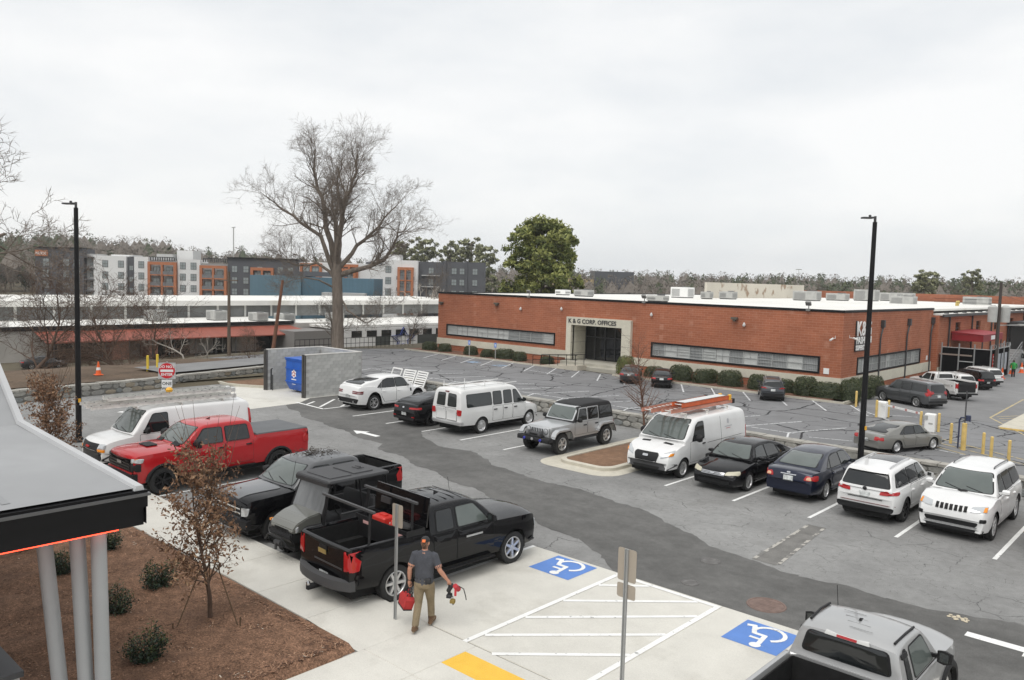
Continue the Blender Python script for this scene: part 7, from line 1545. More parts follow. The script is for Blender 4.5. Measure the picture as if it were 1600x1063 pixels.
# ================================================================ vegetation
def grow(m, p, d, L, r, lev, rr, P):
    "one branch as a wandering tube, then its children"
    n = 5 if lev < 2 else 3; pts = [Vector(p)]; rad = [r]; d = Vector(d).normalized()
    for i in range(n):
        d = (d+Vector((rr.gauss(0,P['wob']),rr.gauss(0,P['wob']),rr.gauss(0,P['wob'])+P['up']*(.5 if lev else .1)))).normalized(); pts.append(pts[-1]+d*L/n); rad.append(r*(1-(i+1)/n*(1-P['tap'])))
    m.tube(pts, rad, (8,6,5,4,3,3,3)[min(lev,6)], False)
    if lev >= P['lev']: P['ends'].append((pts[-1],d,L)); return
    k = P['kids'][min(lev,len(P['kids'])-1)]
    for i in range(k):
        t = P['from']+(1-P['from'])*(i+rr.random())/k; f = t*n; j = min(n-1,int(f)); q = pts[j].lerp(pts[j+1],f-j); dd = (pts[j+1]-pts[j]).normalized()
        ax = dd.cross(Vector((rr.gauss(0,1),rr.gauss(0,1),rr.gauss(0,1)))).normalized(); nd = (Matrix.Rotation(rr.uniform(*P['ang']),3,ax)@dd); nd = (nd+Vector((0,0,P['up']))).normalized()
        grow(m, q, nd, L*rr.uniform(*P['sh'])*(1-.35*t), max(P['rmin'],rad[j]*rr.uniform(.35,.6)), lev+1, rr, P)
def TP(**k): d = dict(wob=.16,up=.12,tap=.45,lev=4,kids=(5,6,5,4),ang=(.5,1.1),sh=(.45,.75),rmin=.012,ends=[]); d['from'] = .25; d.update(k); return d
bark = M('bark_grey', (.17,.14,.114), .95, noise=[((5,5,1),.3,4)]); bark2 = M('bark_brown', (.105,.068,.048), .95, noise=[(4,.25,4)]); bark_p = M('bark_pale', (.36,.33,.29), .9, noise=[(3,.2,4)]); twigm = M('twig_grey', (.11,.088,.07), .95)
# big bare tree
rr = random.Random(21); bt = empty('bare_tree', (*W(-19.5,90),-1.9), YAW); tag(bt, 'very tall bare tree rising behind the block enclosure', 'tree')
tm_ = MB(); tm_.tube([(0,0,-.3),(.0,0,.6),(0,0,3),(-.1,0,6.5),(-.2,0,9.2),(-.3,.1,10.8)],[1.0,.70,.62,.58,.56,.42],14); tm_.build('trunk', bark, bt, 50)
lb_ = MB(); P = TP(lev=5,kids=(7,6,5,4,4),wob=.15,up=.06,rmin=.0088,tap=.45,sh=(.55,.9))
limbs = [([(-.4,0,8.6),(-2.3,-1,13.2),(-6.0,-2,15.2),(-9.2,-2.5,17.2)],.30),([(-.5,0,9.8),(-1.9,1,14),(-2.6,1.5,17.7),(-4.2,2,20.6),(-4,2,23.0)],.36),([(-.1,0,10),(.2,-.6,14),(1.2,-1,17.5),(2.4,-1.5,20.3),(2.7,-1.6,22.4)],.36),([(.3,0,9.0),(3.6,-.6,9.8),(6.6,-1,10.6),(8.2,-1.4,13.4),(9.6,-1.6,14.6)],.32),([(.2,0,9.6),(2.2,1.4,12.2),(5,2.4,14.6),(7.6,3,17.2)],.28),([(-.3,0,8.6),(-3.2,.8,10.1),(-6.2,1.2,9.8),(-8.4,1.5,10.8)],.20),([(0,.2,10),(-.3,3,13.5),(-.8,5,17),(0,6,20)],.26),([(0,-.2,10),(.6,-3,13),(.2,-5,16),(.5,-6,19)],.24),([(-.2,0,10.4),(-.6,0,14.5),(-.2,.3,18.5),(.2,.2,21.6)],.26),([(.4,0,6.0),(2.0,-.6,4.4),(4.6,-1,3.6),(7.2,-1.2,5.6)],.12),([(-.3,.2,7.4),(-3.6,-2.4,8.6),(-6,-3.4,8.0)],.12)]
for pts,r0 in limbs:
    pts = [Vector((p[0]*.80,p[1]*.85,p[2]*.985)) for p in pts]; n = len(pts)-1; fine = []
    for i in range(n):
        for q in range(3): fine.append(pts[i].lerp(pts[i+1],q/3)+Vector((rr.gauss(0,.12),rr.gauss(0,.12),rr.gauss(0,.1))))
    fine.append(pts[-1]); k = len(fine); rad = [max(.03,r0*(1-.82*i/(k-1))) for i in range(k)]; lb_.tube(fine, rad, 8, False)
    for i in range(3,k):
        for _ in range(3):
            dd = (fine[i]-fine[i-1]).normalized(); ax = dd.cross(Vector((rr.gauss(0,1),rr.gauss(0,1),rr.gauss(0,1)))).normalized(); nd = Matrix.Rotation(rr.uniform(.4,1.15),3,ax)@dd; nd.z += .32
            grow(lb_, fine[i], nd.normalized(), rr.uniform(1.8,3.6)*(1 if r0 > .15 else .6), max(.022,rad[i]*.36), 2, rr, P)
lb_.build('crown', bark, bt, 60)
def bare_mesh(seed, h, r, mat, **k):
    rr = random.Random(seed); m = MB(); P = TP(**k); grow(m, (0,0,-.2), (rr.gauss(0,.05),rr.gauss(0,.05),1), h*.62, r, 0, rr, P); return m.mesh('branches', mat, 60), P
def put_tree(name, lb, me, loc, rz=0, s=1.0, group=None, trunk=None, cat='tree'):
    o = link(name, me); o.location = loc; o.rotation_euler = (0,0,rz); o.scale = (s,s,s); tag(o, lb, cat, group); return o
bm1,_ = bare_mesh(31,12,.26,twigm,tap=.16,lev=4,kids=(9,7,6,4),up=.10,sh=(.5,.85),wob=.2); bm2,_ = bare_mesh(32,9,.16,bark2,tap=.2,lev=4,kids=(11,7,5,4),up=.06,sh=(.5,.95),wob=.26,**{'from':.12}); bm3,_ = bare_mesh(33,9,.13,bark_p,lev=3,kids=(6,5,4),up=.15,sh=(.35,.6),wob=.22,**{'from':.4}); bm4,_ = bare_mesh(35,16,.4,bark,tap=.16,lev=5,kids=(7,6,5,4,3),up=.06,sh=(.5,.85),wob=.16)
put_tree('bare_tree','bare tree whose branches enter at the left edge above the hills',bm4,(*W(-44.6,50),-.5),2.6,1.6)
for nm,lb,me,u,v,z,s,rz in (('bare_shrub','tangled brown bare shrub tree at far left before the market hall',bm2,-84,24.5,-4.0,1.55,0),('bare_shrub','spreading bare tree just right of left lamp post before red canopy',bm2,-77.5,31.5,-3.4,1.3,2.0),('bare_shrub','second bare tree right of left lamp post, darker and narrower',bm2,-82,36,-3.8,1.15,4.1),('bare_shrub','small bare shrub low beside the orange cone bank',bm2,-62,25.5,-1.4,.5,1.1),('pale_tree','crooked pale trunked small tree before the shopfronts',bm3,-69,33.2,-1.9,.72,0),('pale_tree','thin leaning pale tree right of the crooked one',bm3,-69.6,35.2,-2.0,.66,2.2),('bare_shrub','bare tan shrub beside the utility pole',bm2,-70,40.6,-2.2,.5,3.0),('bare_shrub','bare shrub growing by the dark walled shop right of big trunk',bm1,-92,78.5,-4.2,.72,0),('bare_shrub','bare shrub at foot of the big tree trunk',bm1,-77,54.5,-2.2,.72,1.2),('bare_shrub','leafless thin tree at left edge before white car',bm1,-90,21.5,-4.4,1.1,.5)): put_tree(nm,lb,me,(u,v,z),rz,s)
# leaves
def leaf(m, c, rr, s, tilt=1.0):
    a = Vector((rr.gauss(0,1),rr.gauss(0,1),rr.gauss(0,tilt))).normalized(); b_ = a.cross(Vector((rr.gauss(0,1),rr.gauss(0,1),rr.gauss(0,1)))).normalized(); c = Vector(c); L = s*rr.uniform(.6,1.2); w = L*rr.uniform(.3,.5)
    m.add([c-a*L,c+b_*w,c+a*L,c-b_*w],[(0,1,2,3)])
dead = [M('dead_leaf_%d' % k, c_, .9) for k,c_ in enumerate(((.19,.105,.06),(.27,.155,.09),(.12,.07,.043),(.36,.23,.135)))]
def oak(seed, h, n):
    rr = random.Random(seed); b_ = MB(); P = TP(lev=2,kids=(40,8,3),up=.14,sh=(.26,.42),ang=(.7,1.25),wob=.09,rmin=.004,tap=.12); P['from'] = .26; grow(b_, (0,0,-.1), (0,0,1), h, .05, 0, rr, P)
    for _ in range(16): z = rr.uniform(.45,.95)*h; a = rr.uniform(0,6.28); b_.tube([(0,0,z),(math.cos(a)*.35,math.sin(a)*.35,z+.6),(math.cos(a)*rr.uniform(.5,.9),math.sin(a)*rr.uniform(.5,.9),z+rr.uniform(.8,1.7))],[.008,.006,.003],3,False)
    l = MB()
    for p,d,L in P['ends']:
        for _ in range(n):
            l.cur = rr.choice((0,0,0,1,1,2,3)); leaf(l, p-d*rr.uniform(-.15,L)+Vector((rr.gauss(0,.05),rr.gauss(0,.05),rr.gauss(0,.05)-.02)), rr, .046)
    return b_.mesh('branches', bark2, 60), l.mesh('leaves', dead)
ob, ol = oak(51,3.0,14)
for u,v,s,lb in ((-14.76,7.56,1.05,'young oak holding brown dead leaves, staked in the mulch bed'),(-26.7,8.7,1.1,'young oak with brown leaves beside left lamp post, half hidden by canopy roof'),(-33.5,8.0,.9,'farther young oak with brown leaves at left edge above canopy roof')):
    r_ = empty('dead_leaf_oak', (u,v,.05), u); r_.scale = (s,s,s); tag(r_, lb, 'tree', 'young oaks in the mulch bed'); link('trunk', ob, r_); link('crown', ol, r_)
for k,(u,v) in enumerate(((-14.66,6.75),(-14.05,7.8),(-15.5,7.9))):
    m = MB(); m.tube([(u,v,0),(-14.76+(u+14.76)*.22,7.56+(v-7.56)*.22,1.25)],.012,5); m.tube([(u,v,-.05),(u+.02,v,.3)],.015,5); tag(m.build('tree_stake', M('stake_brown',(.1,.065,.035),.9)), ('left','right','rear')[k]+' brown guy stake of the young oak in mulch bed', 'stake', 'guy stakes')
r_ = empty('island_tree', (-18.5,28.9,.1)); tag(r_, 'slender bare reddish tree in the kerbed island', 'tree'); rr = random.Random(61); m = MB(); P = TP(lev=2,kids=(60,8,4),up=.12,sh=(.24,.40),ang=(.8,1.3),wob=.06,rmin=.0045,tap=.15); P['from'] = .25; grow(m,(0,0,-.1),(0,0,1),4.4,.055,0,rr,P); m.build('branches', M('bark_reddish',(.15,.085,.06),.95), r_, 60)
# shrubs in the mulch bed
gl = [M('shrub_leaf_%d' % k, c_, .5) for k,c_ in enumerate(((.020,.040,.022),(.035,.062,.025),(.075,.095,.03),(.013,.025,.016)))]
def shrub(seed, h, w, n):
    rr = random.Random(seed); l = MB(); st = MB()
    for k in range(26):
        a = rr.uniform(0,6.28); t = rr.random()**.6; x,y = math.cos(a)*w*.42*t, math.sin(a)*w*.42*t; z1 = h*rr.uniform(.55,1.08)*(1-.35*t); st.tube([(x*.3,y*.3,0),(x*.8,y*.8,z1*.5),(x*1.1,y*1.1,z1)],[.008,.006,.003],3,False)
        for q in range(n//26):
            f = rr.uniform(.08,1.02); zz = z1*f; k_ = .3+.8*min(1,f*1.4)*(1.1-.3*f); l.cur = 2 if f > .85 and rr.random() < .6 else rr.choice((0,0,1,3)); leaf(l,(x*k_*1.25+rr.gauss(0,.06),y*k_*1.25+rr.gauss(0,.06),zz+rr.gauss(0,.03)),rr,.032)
    return st.mesh('stems', bark2), l.mesh('foliage', gl)
sh = [shrub(71+k,h,w,2100) for k,(h,w) in enumerate(((.78,.62),(.72,.78)))]
for k,(u,v,s,lb) in enumerate(((-13.92,5.95,1.0,'small green shrub nearest the camera in the mulch bed'),(-17.07,7.52,1.0,'small green shrub with a tall shoot left of the young oak'),(-16.27,6.30,1.0,'small green shrub right behind the canopy columns'),(-19.21,6.34,1.0,'small green shrub seen between the canopy columns'),(-20.23,7.71,.95,'small green shrub partly behind third canopy column'),(-21.6,6.25,.9,'small green shrub under the canopy fascia at left'))):
    r_ = empty('shrub', (u,v,.06), k*1.3); r_.scale = (s,s,s); tag(r_, lb, 'shrub', 'shrubs in the mulch bed'); a,b_ = sh[k % 2]; link('stems', a, r_); link('foliage', b_, r_)
# clipped hedge bushes
hl = [M('hedge_leaf_%d' % k, c_, .6) for k,c_ in enumerate(((.052,.070,.028),(.08,.10,.038),(.034,.046,.02),(.11,.105,.05)))]; hy = [M('yew_leaf_%d' % k, c_, .6) for k,c_ in enumerate(((.11,.135,.03),(.075,.10,.025),(.15,.16,.04),(.05,.07,.02)))]
def hedge(seed, mats, n=3600, sx=1.1, sy=.85, sz=.75):
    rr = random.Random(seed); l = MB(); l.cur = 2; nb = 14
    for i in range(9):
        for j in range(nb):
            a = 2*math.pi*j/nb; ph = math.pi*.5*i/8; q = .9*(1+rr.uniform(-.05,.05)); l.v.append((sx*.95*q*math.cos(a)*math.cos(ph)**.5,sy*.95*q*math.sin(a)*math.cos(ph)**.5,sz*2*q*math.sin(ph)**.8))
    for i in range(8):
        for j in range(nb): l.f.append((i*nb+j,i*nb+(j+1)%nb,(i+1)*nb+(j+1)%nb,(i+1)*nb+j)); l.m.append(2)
    for k in range(n):
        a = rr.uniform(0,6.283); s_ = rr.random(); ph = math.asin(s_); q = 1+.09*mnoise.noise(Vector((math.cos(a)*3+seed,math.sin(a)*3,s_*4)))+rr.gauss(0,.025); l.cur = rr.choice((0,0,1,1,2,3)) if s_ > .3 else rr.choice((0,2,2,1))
        leaf(l,(sx*q*math.cos(a)*math.cos(ph)**.5,sy*q*math.sin(a)*math.cos(ph)**.5,sz*2*q*max(.01,math.sin(ph))**.8),rr,.06)
    return l.mesh('clipped_bush', mats)
hm = [hedge(k, hl) for k in range(3)]; ym = hedge(9, hy, 3600, .95, .95, .9)
hx = [(-71.4,.95),(-68.9,.95),(-64.4,.9),(-61.8,.9),(-59.4,.95),(-57.0,.95),(-53.2,.8),(-42.2,1.0),(-40.2,.9),(-37.4,1.05),(-35.0,1.08),(-32.6,1.12),(-30.0,1.02),(-27.9,1.0),(-26.0,1.12),(-24.2,1.12)]
for k,(u,s) in enumerate(hx):
    if k == 7: continue
    o = put_tree('clipped_bush','%s clipped green bush from left in the hedge row' % ordw[k - (k > 7)], hm[k % 3], (u,64.0+.12*math.sin(k*2),ZB+.1), k*1.7, s, 'clipped hedge bushes', cat='bush'); o.scale = (s*(1.0+.22*math.sin(k*5.1)),s*.95,s*(.68 if k < 7 else .78)*(1+.1*math.sin(k*3.7)))
put_tree('clipped_bush','rounded yellow-green bush right of the entrance portal',ym,(-43.2,63.6,ZB+.1),0,.92,cat='bush')
for k,(u,v) in enumerate(((-22.6,66.5),(-22.6,69.2),(-22.5,64.2))): put_tree('clipped_bush',('rounded dark bush at the brick corner behind the lamp post','last dark bush along the brick side wall','large dark bush nearest the grey SUV')[k],hm[k],(u,v,ZB+.1),k,1.0,cat='bush')
# pine behind the building
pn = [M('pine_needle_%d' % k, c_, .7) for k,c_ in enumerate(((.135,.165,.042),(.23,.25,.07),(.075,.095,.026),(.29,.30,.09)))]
def pine(seed, h, w, cl, per, s=.34, low=.22, mats=pn):
    rr = random.Random(seed); l = MB(); b_ = MB(); b_.tube([(0,0,-.5),(.2,0,h*.4),(0,.2,h*.7),(.1,0,h*.97)],[.42,.34,.22,.05],8,False)
    for k in range(cl):
        t = rr.random(); z = h*(low+(1-low)*t); a = rr.uniform(0,6.283); prof = max(.1,1-((t-.40)/.72)**2)**.5*(1+.34*mnoise.noise(Vector((math.cos(a)*1.7+seed,math.sin(a)*1.7,t*4.5)))); q = rr.random()**.45; c = Vector((math.cos(a)*w*prof*q,math.sin(a)*w*prof*q,z+rr.gauss(0,.2)))
        if rr.random() < .5: b_.tube([(0,0,z-1.2*q),c*.6+Vector((0,0,z-.9*q)) *.4 if False else (c.x*.6,c.y*.6,z-.5*q),tuple(c)],[.07,.05,.02],4,False)
        rad = rr.uniform(.55,1.05)*w*.19; base = rr.choice((0,0,1,2))
        for _ in range(per):
            d = Vector((rr.gauss(0,1),rr.gauss(0,1),rr.gauss(0,.6))).normalized()*rad*rr.random()**.4; l.cur = (1 if rr.random() < .7 else 3) if d.z > rad*.15 else (base if rr.random() < .7 else 2); leaf(l, c+d, rr, s)  # needle colours paint lit clump tops and shaded undersides
    return b_.mesh('trunk', bark, 60), l.mesh('crown', mats)
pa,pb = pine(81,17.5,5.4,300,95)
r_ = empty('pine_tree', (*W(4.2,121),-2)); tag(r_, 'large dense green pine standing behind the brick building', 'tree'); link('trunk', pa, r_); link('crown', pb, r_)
pa2,pb2 = pine(82,18,3.6,105,44,.46,.3,[M('far_needle_%d' % k, c_, .9) for k,c_ in enumerate(((.20,.21,.12),(.27,.28,.15),(.15,.155,.10),(.31,.31,.19)))])  # paler grey-green needles have distance haze painted into their colour
for k,(lat,dep,s,lb) in enumerate(((-27,200,.95,'leftmost green pine of the clump behind the apartment wing'),(-22.5,205,1.0,'tall pine right of the apartment wing'),(-17,215,.98,'pine before the bare pale trees left of the big pine'),(-11,205,1.02,'thin pine left of the big pine'),(-7,195,.9,'lowest pine tucked behind left side of big pine'),(-30,208,.85,'small pine above the apartment roof'),(104,205,.78,'round pine just left of right lamp post above the roofs'),(110,215,.82,'pine behind the right lamp post'),(133,235,.88,'dark pine right of right lamp post'),(158,235,1.02,'tall dark pine above the red parapet'),(166,240,1.08,'dark pine right of the tall bare tree at right'),(175,238,1.02,'broad dark pine near the right edge'),(183,244,1.04,'dark pine second from right edge'),(191,240,.98,'dark pine at the right edge'))):
    if lat < 0: lat, dep, s = lat*1.27, dep*1.27, s*1.2
    r_ = empty('pine_tree', (*W(lat,dep),-3), k*2.1); r_.scale = (s*1.1,s*1.1,s); tag(r_, lb, 'tree', 'distant pines'); link('trunk', pa2, r_); link('crown', pb2, r_)
for k,(me,lat,dep,s,lb) in enumerate(((bm3,-16.5,175,1.75,'pale bare tree rising left of the big pine'),(bm3,-14.5,180,1.6,'second pale bare tree beside the first left of big pine'),(bm4,148,225,1.1,'tall bare tree above the roofs right of right lamp post'),(bm1,126,225,1.15,'small bare tree just right of right lamp post'),(bm4,196,235,1.15,'tall bare tree at the right edge'),(bm1,88,240,1.1,'bare tree above middle of the white roofs'),(bm1,-19.5,182,1.3,'grey bare tree right of apartment wing'))): put_tree('bare_tree',lb,me,(*W(lat,dep),-3),k,s,'distant bare trees')
# far wooded hills: one mass
fw = [M('wood_grey',(.19,.165,.14),1), M('wood_brown',(.17,.143,.118),1), M('wood_green',(.07,.088,.045),1), M('wood_olive',(.11,.118,.06),1)]
m = MB(); rr = random.Random(91)
def fartree(x, y, z, h, green):
    m.cur = 1; m.add([(x-.25,y,z),(x+.25,y,z),(x,y+.1,z+h*.8)],[(0,1,2)]); m.add([(x,y-.25,z),(x,y+.25,z),(x+.1,y,z+h*.8)],[(0,1,2)])
    m.cur = 2 if green else 0; w_ = h*.22; m.add([(x,y,z+h*.2)]+[(x+w_*math.cos(k*1.05),y+w_*math.sin(k*1.05),z+h*(.5+.1*(k%2))) for k in range(6)]+[(x,y,z+h*.88)],[(0,1+(k+1)%6,1+k) for k in range(6)]+[(7,1+k,1+(k+1)%6) for k in range(6)])
    n = (90 if green else 130) if h > 0 else 0; w = h*(.26 if green else .30)
    for _ in range(n):
        t = rr.random(); a = rr.uniform(0,6.283); q = rr.random()**.5*w*math.sin(math.pi*(.12+.83*t))**.6; zz = z+h*(.22+.8*t)
        if green: m.cur = rr.choice((2,2,3)); leaf(m,(x+math.cos(a)*q,y+math.sin(a)*q,zz),rr,.85)
        else:
            m.cur = rr.choice((0,0,1)); leaf(m,(x+math.cos(a)*q,y+math.sin(a)*q,zz),rr,.55,1.6)
for k in range(1400):
    ang = -.68+1.36*(k+rr.random())/1400; dep = rr.choice((rr.uniform(280,360),rr.uniform(330,480),rr.uniform(420,620)))
    lat = math.tan(ang)*dep; x,y = W(lat,dep); green = rr.random() < (.55 if ang < -.5 else .16 if ang < .25 else .45); h = rr.uniform(11,18)*(1.1 if ang < -.4 else .88)
    fartree(x,y,TZ(x,y)-1.5,h,green)
tag(m.build('far_wood', fw), 'grey winter wood and pines covering the distant hills', kind='stuff')
for k,lat in enumerate((-104,-84,-46,116)):
    x,y = W(lat,(300,305,300,330)[k]); m = MB(); m.tube([(0,0,0),(0,0,(26,24,25,17)[k])],(.2,.2,.2,.08)[k],5); m.bar((-1.2,0,(26,24,25,17)[k]),(1.2,0,(26,24,25,17)[k]),.3)
    if k == 3: [m.bar((-.6,0,4*q),(.6,0,4*q+4),.1) for q in range(4)]
    o = m.build('distant_mast', steel_l); o.location = (x,y,-3); tag(o, ('leftmost thin light mast above apartments','second thin light mast above apartments','thin light mast above the charcoal apartments','faint lattice mast right of the right lamp post')[k], 'mast')
# ================================================================ side-by-side utility vehicle
UV = empty('utility_buggy', (-16.75,12.15,0), -HV); tag(UV, 'grey side-by-side utility buggy with black roof beside the black toolbox pickup', 'utility vehicle')
olive = paint('olive_grey', (.17,.172,.155), .3, .4)
def wedge(name, prof, y0, y1, mat, taper=0, ch=None):
    m = MB(); n = len(prof); xm = max(p[0] for p in prof)
    k = lambda x: 1-taper*max(0,(x-1.05))/max(.01,xm-1.05)
    m.add([(x,y0*k(x),z) for x,z in prof]+[(x,y1*k(x),z) for x,z in prof],[tuple(range(n)),tuple(reversed(range(n,2*n)))]+[(i,n+i,n+(i+1)%n,(i+1)%n) for i in range(n)])
    o = m.build(name, mat, UV); bm = bmesh.new(); bm.from_mesh(o.data); bmesh.ops.recalc_face_normals(bm, faces=bm.faces); bmesh.ops.bevel(bm, geom=bm.edges[:], offset=.025, segments=2, affect='EDGES'); bm.to_mesh(o.data); bm.free(); return o
wedge('hood', [(1.02,.86),(1.02,1.24),(1.4,1.17),(1.66,1.06),(1.78,.92),(1.76,.82)], -.56, .56, olive, .12)
wedge('nose', [(1.1,.60),(1.1,.84),(1.80,.83),(1.84,.72),(1.74,.58)], -.52, .52, plastic, .1)
m = MB()
for k in range(5): m.obox((1.772,0,.85+.0*k),(.004,0,0),(0,.3,0),(0,0,.05)) if k == 0 else m.bar((1.785,-.3+.12*k,.8),(1.785,-.3+.12*k,.9),.012)
m.build('grille', seam_m, UV)
for sg in (1,-1):
    wedge('fender', [(.62,.80),(.70,.98),(1.45,.98),(1.62,.88),(1.5,.84),(.8,.84)], sg*.52, sg*.80, olive if False else plastic); m = MB(); m.obox((1.68,sg*.42,.93),(.03,0,-.02),(0,.12,0),(.0,0,.05)); m.build('headlight', lamp_c, UV); m = MB(); m.obox((1.56,sg*.76,.90),(.06,0,0),(0,.03,0),(0,0,.025)); m.build('reflector', lamp_o, UV)
    wedge('rear_fender', [(-.65,.8),(-.72,1.0),(-1.5,1.0),(-1.62,.85),(-1.4,.86),(-.8,.86)], sg*.50, sg*.80, plastic)
    m = MB(); m.chbox(-.62,.62,sg*.74-.03,sg*.74+.03,.5,1.12,.02); m.build('door', plastic, UV, 40); m = MB(); m.tube([(-.6,sg*.75,1.15),(.6,sg*.75,1.15)],.02,6); m.build('door_bar', plastic_g, UV)
    m = MB(); m.tube([(1.08,sg*.66,1.15),(.80,sg*.62,1.86),(.6,sg*.62,1.91),(-.7,sg*.62,1.93),(-.86,sg*.63,1.86),(-.95,sg*.66,.9)],.03,8); m.tube([(-.05,sg*.62,1.92),(-.1,sg*.68,1.0)],.026,6); m.build('roll_cage', plastic, UV, 40)
    for x in (1.08,-1.08):
        tm, rm = wheel_meshes('black5',.36,.19,.28); o = link('wheel', tm, UV); o.location = (x,sg*.66,.36); o.rotation_euler = (0,.3,0 if sg > 0 else math.pi); link('rim', rm, o)
        m = MB(); rr = random.Random(5)
        for k in range(22):
            a = 2*math.pi*k/22; c_, s_ = math.cos(a), math.sin(a); m.obox((.365*c_,(.07 if k % 2 else -.07),.365*s_),(c_*.02,0,s_*.02),(0,.06,0),(-s_*.03,0,c_*.03))
        t = m.build('tread', rubber, o)
m = MB(); m.box(-1.0,1.1,-.68,.68,.40,.5); m.box(-1.5,1.6,-.3,.3,.32,.62); m.build('chassis', under_m, UV)
m = MB(); m.chbox(-.45,.05,-.62,.62,.55,.82,.05); m.chbox(-.6,-.42,-.62,.62,.8,1.38,.06); m.build('bench_seat', M('seat_black',(.03,.03,.032),.7), UV, 40)
m = MB(); m.chbox(.55,1.0,-.6,.6,.8,1.12,.04); m.build('dashboard', plastic, UV, 40); m = MB(); m.tube([(.35+.06*math.sin(t*.52)*0+.1*math.cos(t*.5236)*.5,.3+.17*math.sin(t*.5236),1.12+.15*math.cos(t*.5236)) for t in range(13)],.014,6); m.build('steering_wheel', plastic, UV)
m = MB(); m.add([(1.07,-.62,1.21),(1.07,.62,1.21),(.82,.60,1.86),(.82,-.60,1.86),(1.06,-.62,1.2),(1.06,.62,1.2),(.81,.60,1.86),(.81,-.60,1.86)],[(0,1,2,3),(7,6,5,4)]); m.build('windscreen', M('buggy_screen',(.11,.115,.118),.08,spec=.8,noise=[((1.5,2.5,.6),.55,3)]), UV)  # streaky noise paints reflections into the screen colour
m = MB(); m.chbox(-.92,.93,-.72,.72,1.92,1.99,.05); m.chbox(-.6,.0,-.45,.45,1.99,2.015,.02); m.chbox(.1,.75,-.5,.5,1.99,2.01,.02); m.box(.86,.95,-.68,.68,1.84,1.93); m.build('roof', M('roof_black',(.035,.035,.037),.45,noise=[(2,.1,3)]), UV, 40)
m = MB(); m.box(-.55,-.35,-.12,.14,2.015,2.03); m.tube([(-.45,-.1,2.03),(-.45,.12,2.05)],.02,5); m.build('roof_clip', plastic_g, UV)
m = MB(); m.box(-1.68,-.95,-.70,.70,.86,.90); m.box(-1.68,-1.64,-.70,.70,.9,1.18); m.box(-1.64,-.98,.66,.70,.9,1.18); m.box(-1.64,-.98,-.70,-.66,.9,1.18); m.box(-.98,-.95,-.70,.70,.9,1.2); m.build('cargo_box', plastic, UV)
m = MB(); m.tube([(1.72,-.5,.5),(1.92,-.48,.55),(1.95,-.3,.72),(1.95,.3,.72),(1.92,.48,.55),(1.72,.5,.5)],.025,8); m.tube([(1.95,-.3,.72),(1.9,-.28,.5),(1.9,.28,.5),(1.95,.3,.72)],.02,8); m.build('bull_bar', plastic, UV, 40)
m = MB(); m.tube([(1.86,-.12,.55),(1.86,.12,.55)],.06,10); m.bar((1.92,.0,.55),(1.93,0,.4),.05); m.build('winch', plastic_g, UV)

# ================================================================ the man walking off with his tools
from mathutils.kdtree import KDTree
PM = empty('person', (-11.68,10.45,.014), R(122)); tag(PM, 'person in grey shirt, khaki trousers and black cap walking away carrying tools', 'person')
skin = M('skin', (.48,.24,.16), .55, noise=[(8,.06,3)]); shirt = M('shirt_grey', (.060,.064,.076), .9, noise=[(5,.15,4),(40,.08,2)], bump=.9, bscale=13); khaki = M('trousers_khaki', (.235,.185,.115), .9, noise=[(5,.16,4),(40,.06,2)], bump=.9, bscale=12); boot = M('boots_brown', (.13,.075,.04), .8, noise=[(9,.15,3)]); sole = M('boot_sole', (.32,.27,.2), .8); hairm = M('hair_brown', (.07,.04,.025), .8); beltm = M('belt_black', (.015,.015,.016), .6)
body = MB(); tags = []; MATP = [shirt, khaki, skin, boot, hairm, beltm, sole]
def seg(pts, rad, tg, n=12): b0 = len(body.v); body.tube(pts, rad, n); tags.extend([tg]*(len(body.v)-b0))
def ball(c, r_, tg, n=14):
    b0 = len(body.v); rx, ry, rz = r_
    for i in range(n//2+1):
        ph = math.pi*i/(n//2)-math.pi/2
        for j in range(n): a = 2*math.pi*j/n; body.v.append((c[0]+rx*math.cos(ph)*math.cos(a)+1e-4*i,c[1]+ry*math.cos(ph)*math.sin(a),c[2]+rz*math.sin(ph)))
    for i in range(n//2):
        for j in range(n): body.f.append((b0+i*n+j,b0+i*n+(j+1)%n,b0+(i+1)*n+(j+1)%n,b0+(i+1)*n+j)); body.m.append(0)
    tags.extend([tg]*(len(body.v)-b0))
def slab(prof, tg, n=16):
    "stacked elliptical sections: (x, y, z, rx, ry)"
    b0 = len(body.v)
    for x,y,z,rx,ry in prof:
        for j in range(n): a = 2*math.pi*j/n; c_, s_ = math.cos(a), math.sin(a); body.v.append((x+rx*math.copysign(abs(c_)**.85,c_),y+ry*math.copysign(abs(s_)**.85,s_),z))
    for i in range(len(prof)-1):
        for j in range(n): body.f.append((b0+i*n+j,b0+i*n+(j+1)%n,b0+(i+1)*n+(j+1)%n,b0+(i+1)*n+j)); body.m.append(0)
    body.f += [tuple(b0+j for j in reversed(range(n))),tuple(b0+(len(prof)-1)*n+j for j in range(n))]; body.m += [0,0]; tags.extend([tg]*(len(body.v)-b0))
slab([(-.01,0,.99,.125,.185),(-.02,0,1.08,.125,.185),(-.01,0,1.2,.13,.19),(.0,0,1.34,.135,.215),(.005,0,1.44,.125,.225),(.0,0,1.51,.10,.20),(-.005,0,1.56,.075,.12),(-.005,0,1.585,.065,.075)], 0)
slab([(-.01,0,.84,.13,.17),(-.015,0,.92,.14,.19),(-.01,0,1.0,.128,.188)], 1); slab([(-.012,0,.985,.133,.193),(-.012,0,1.025,.133,.193)], 5)
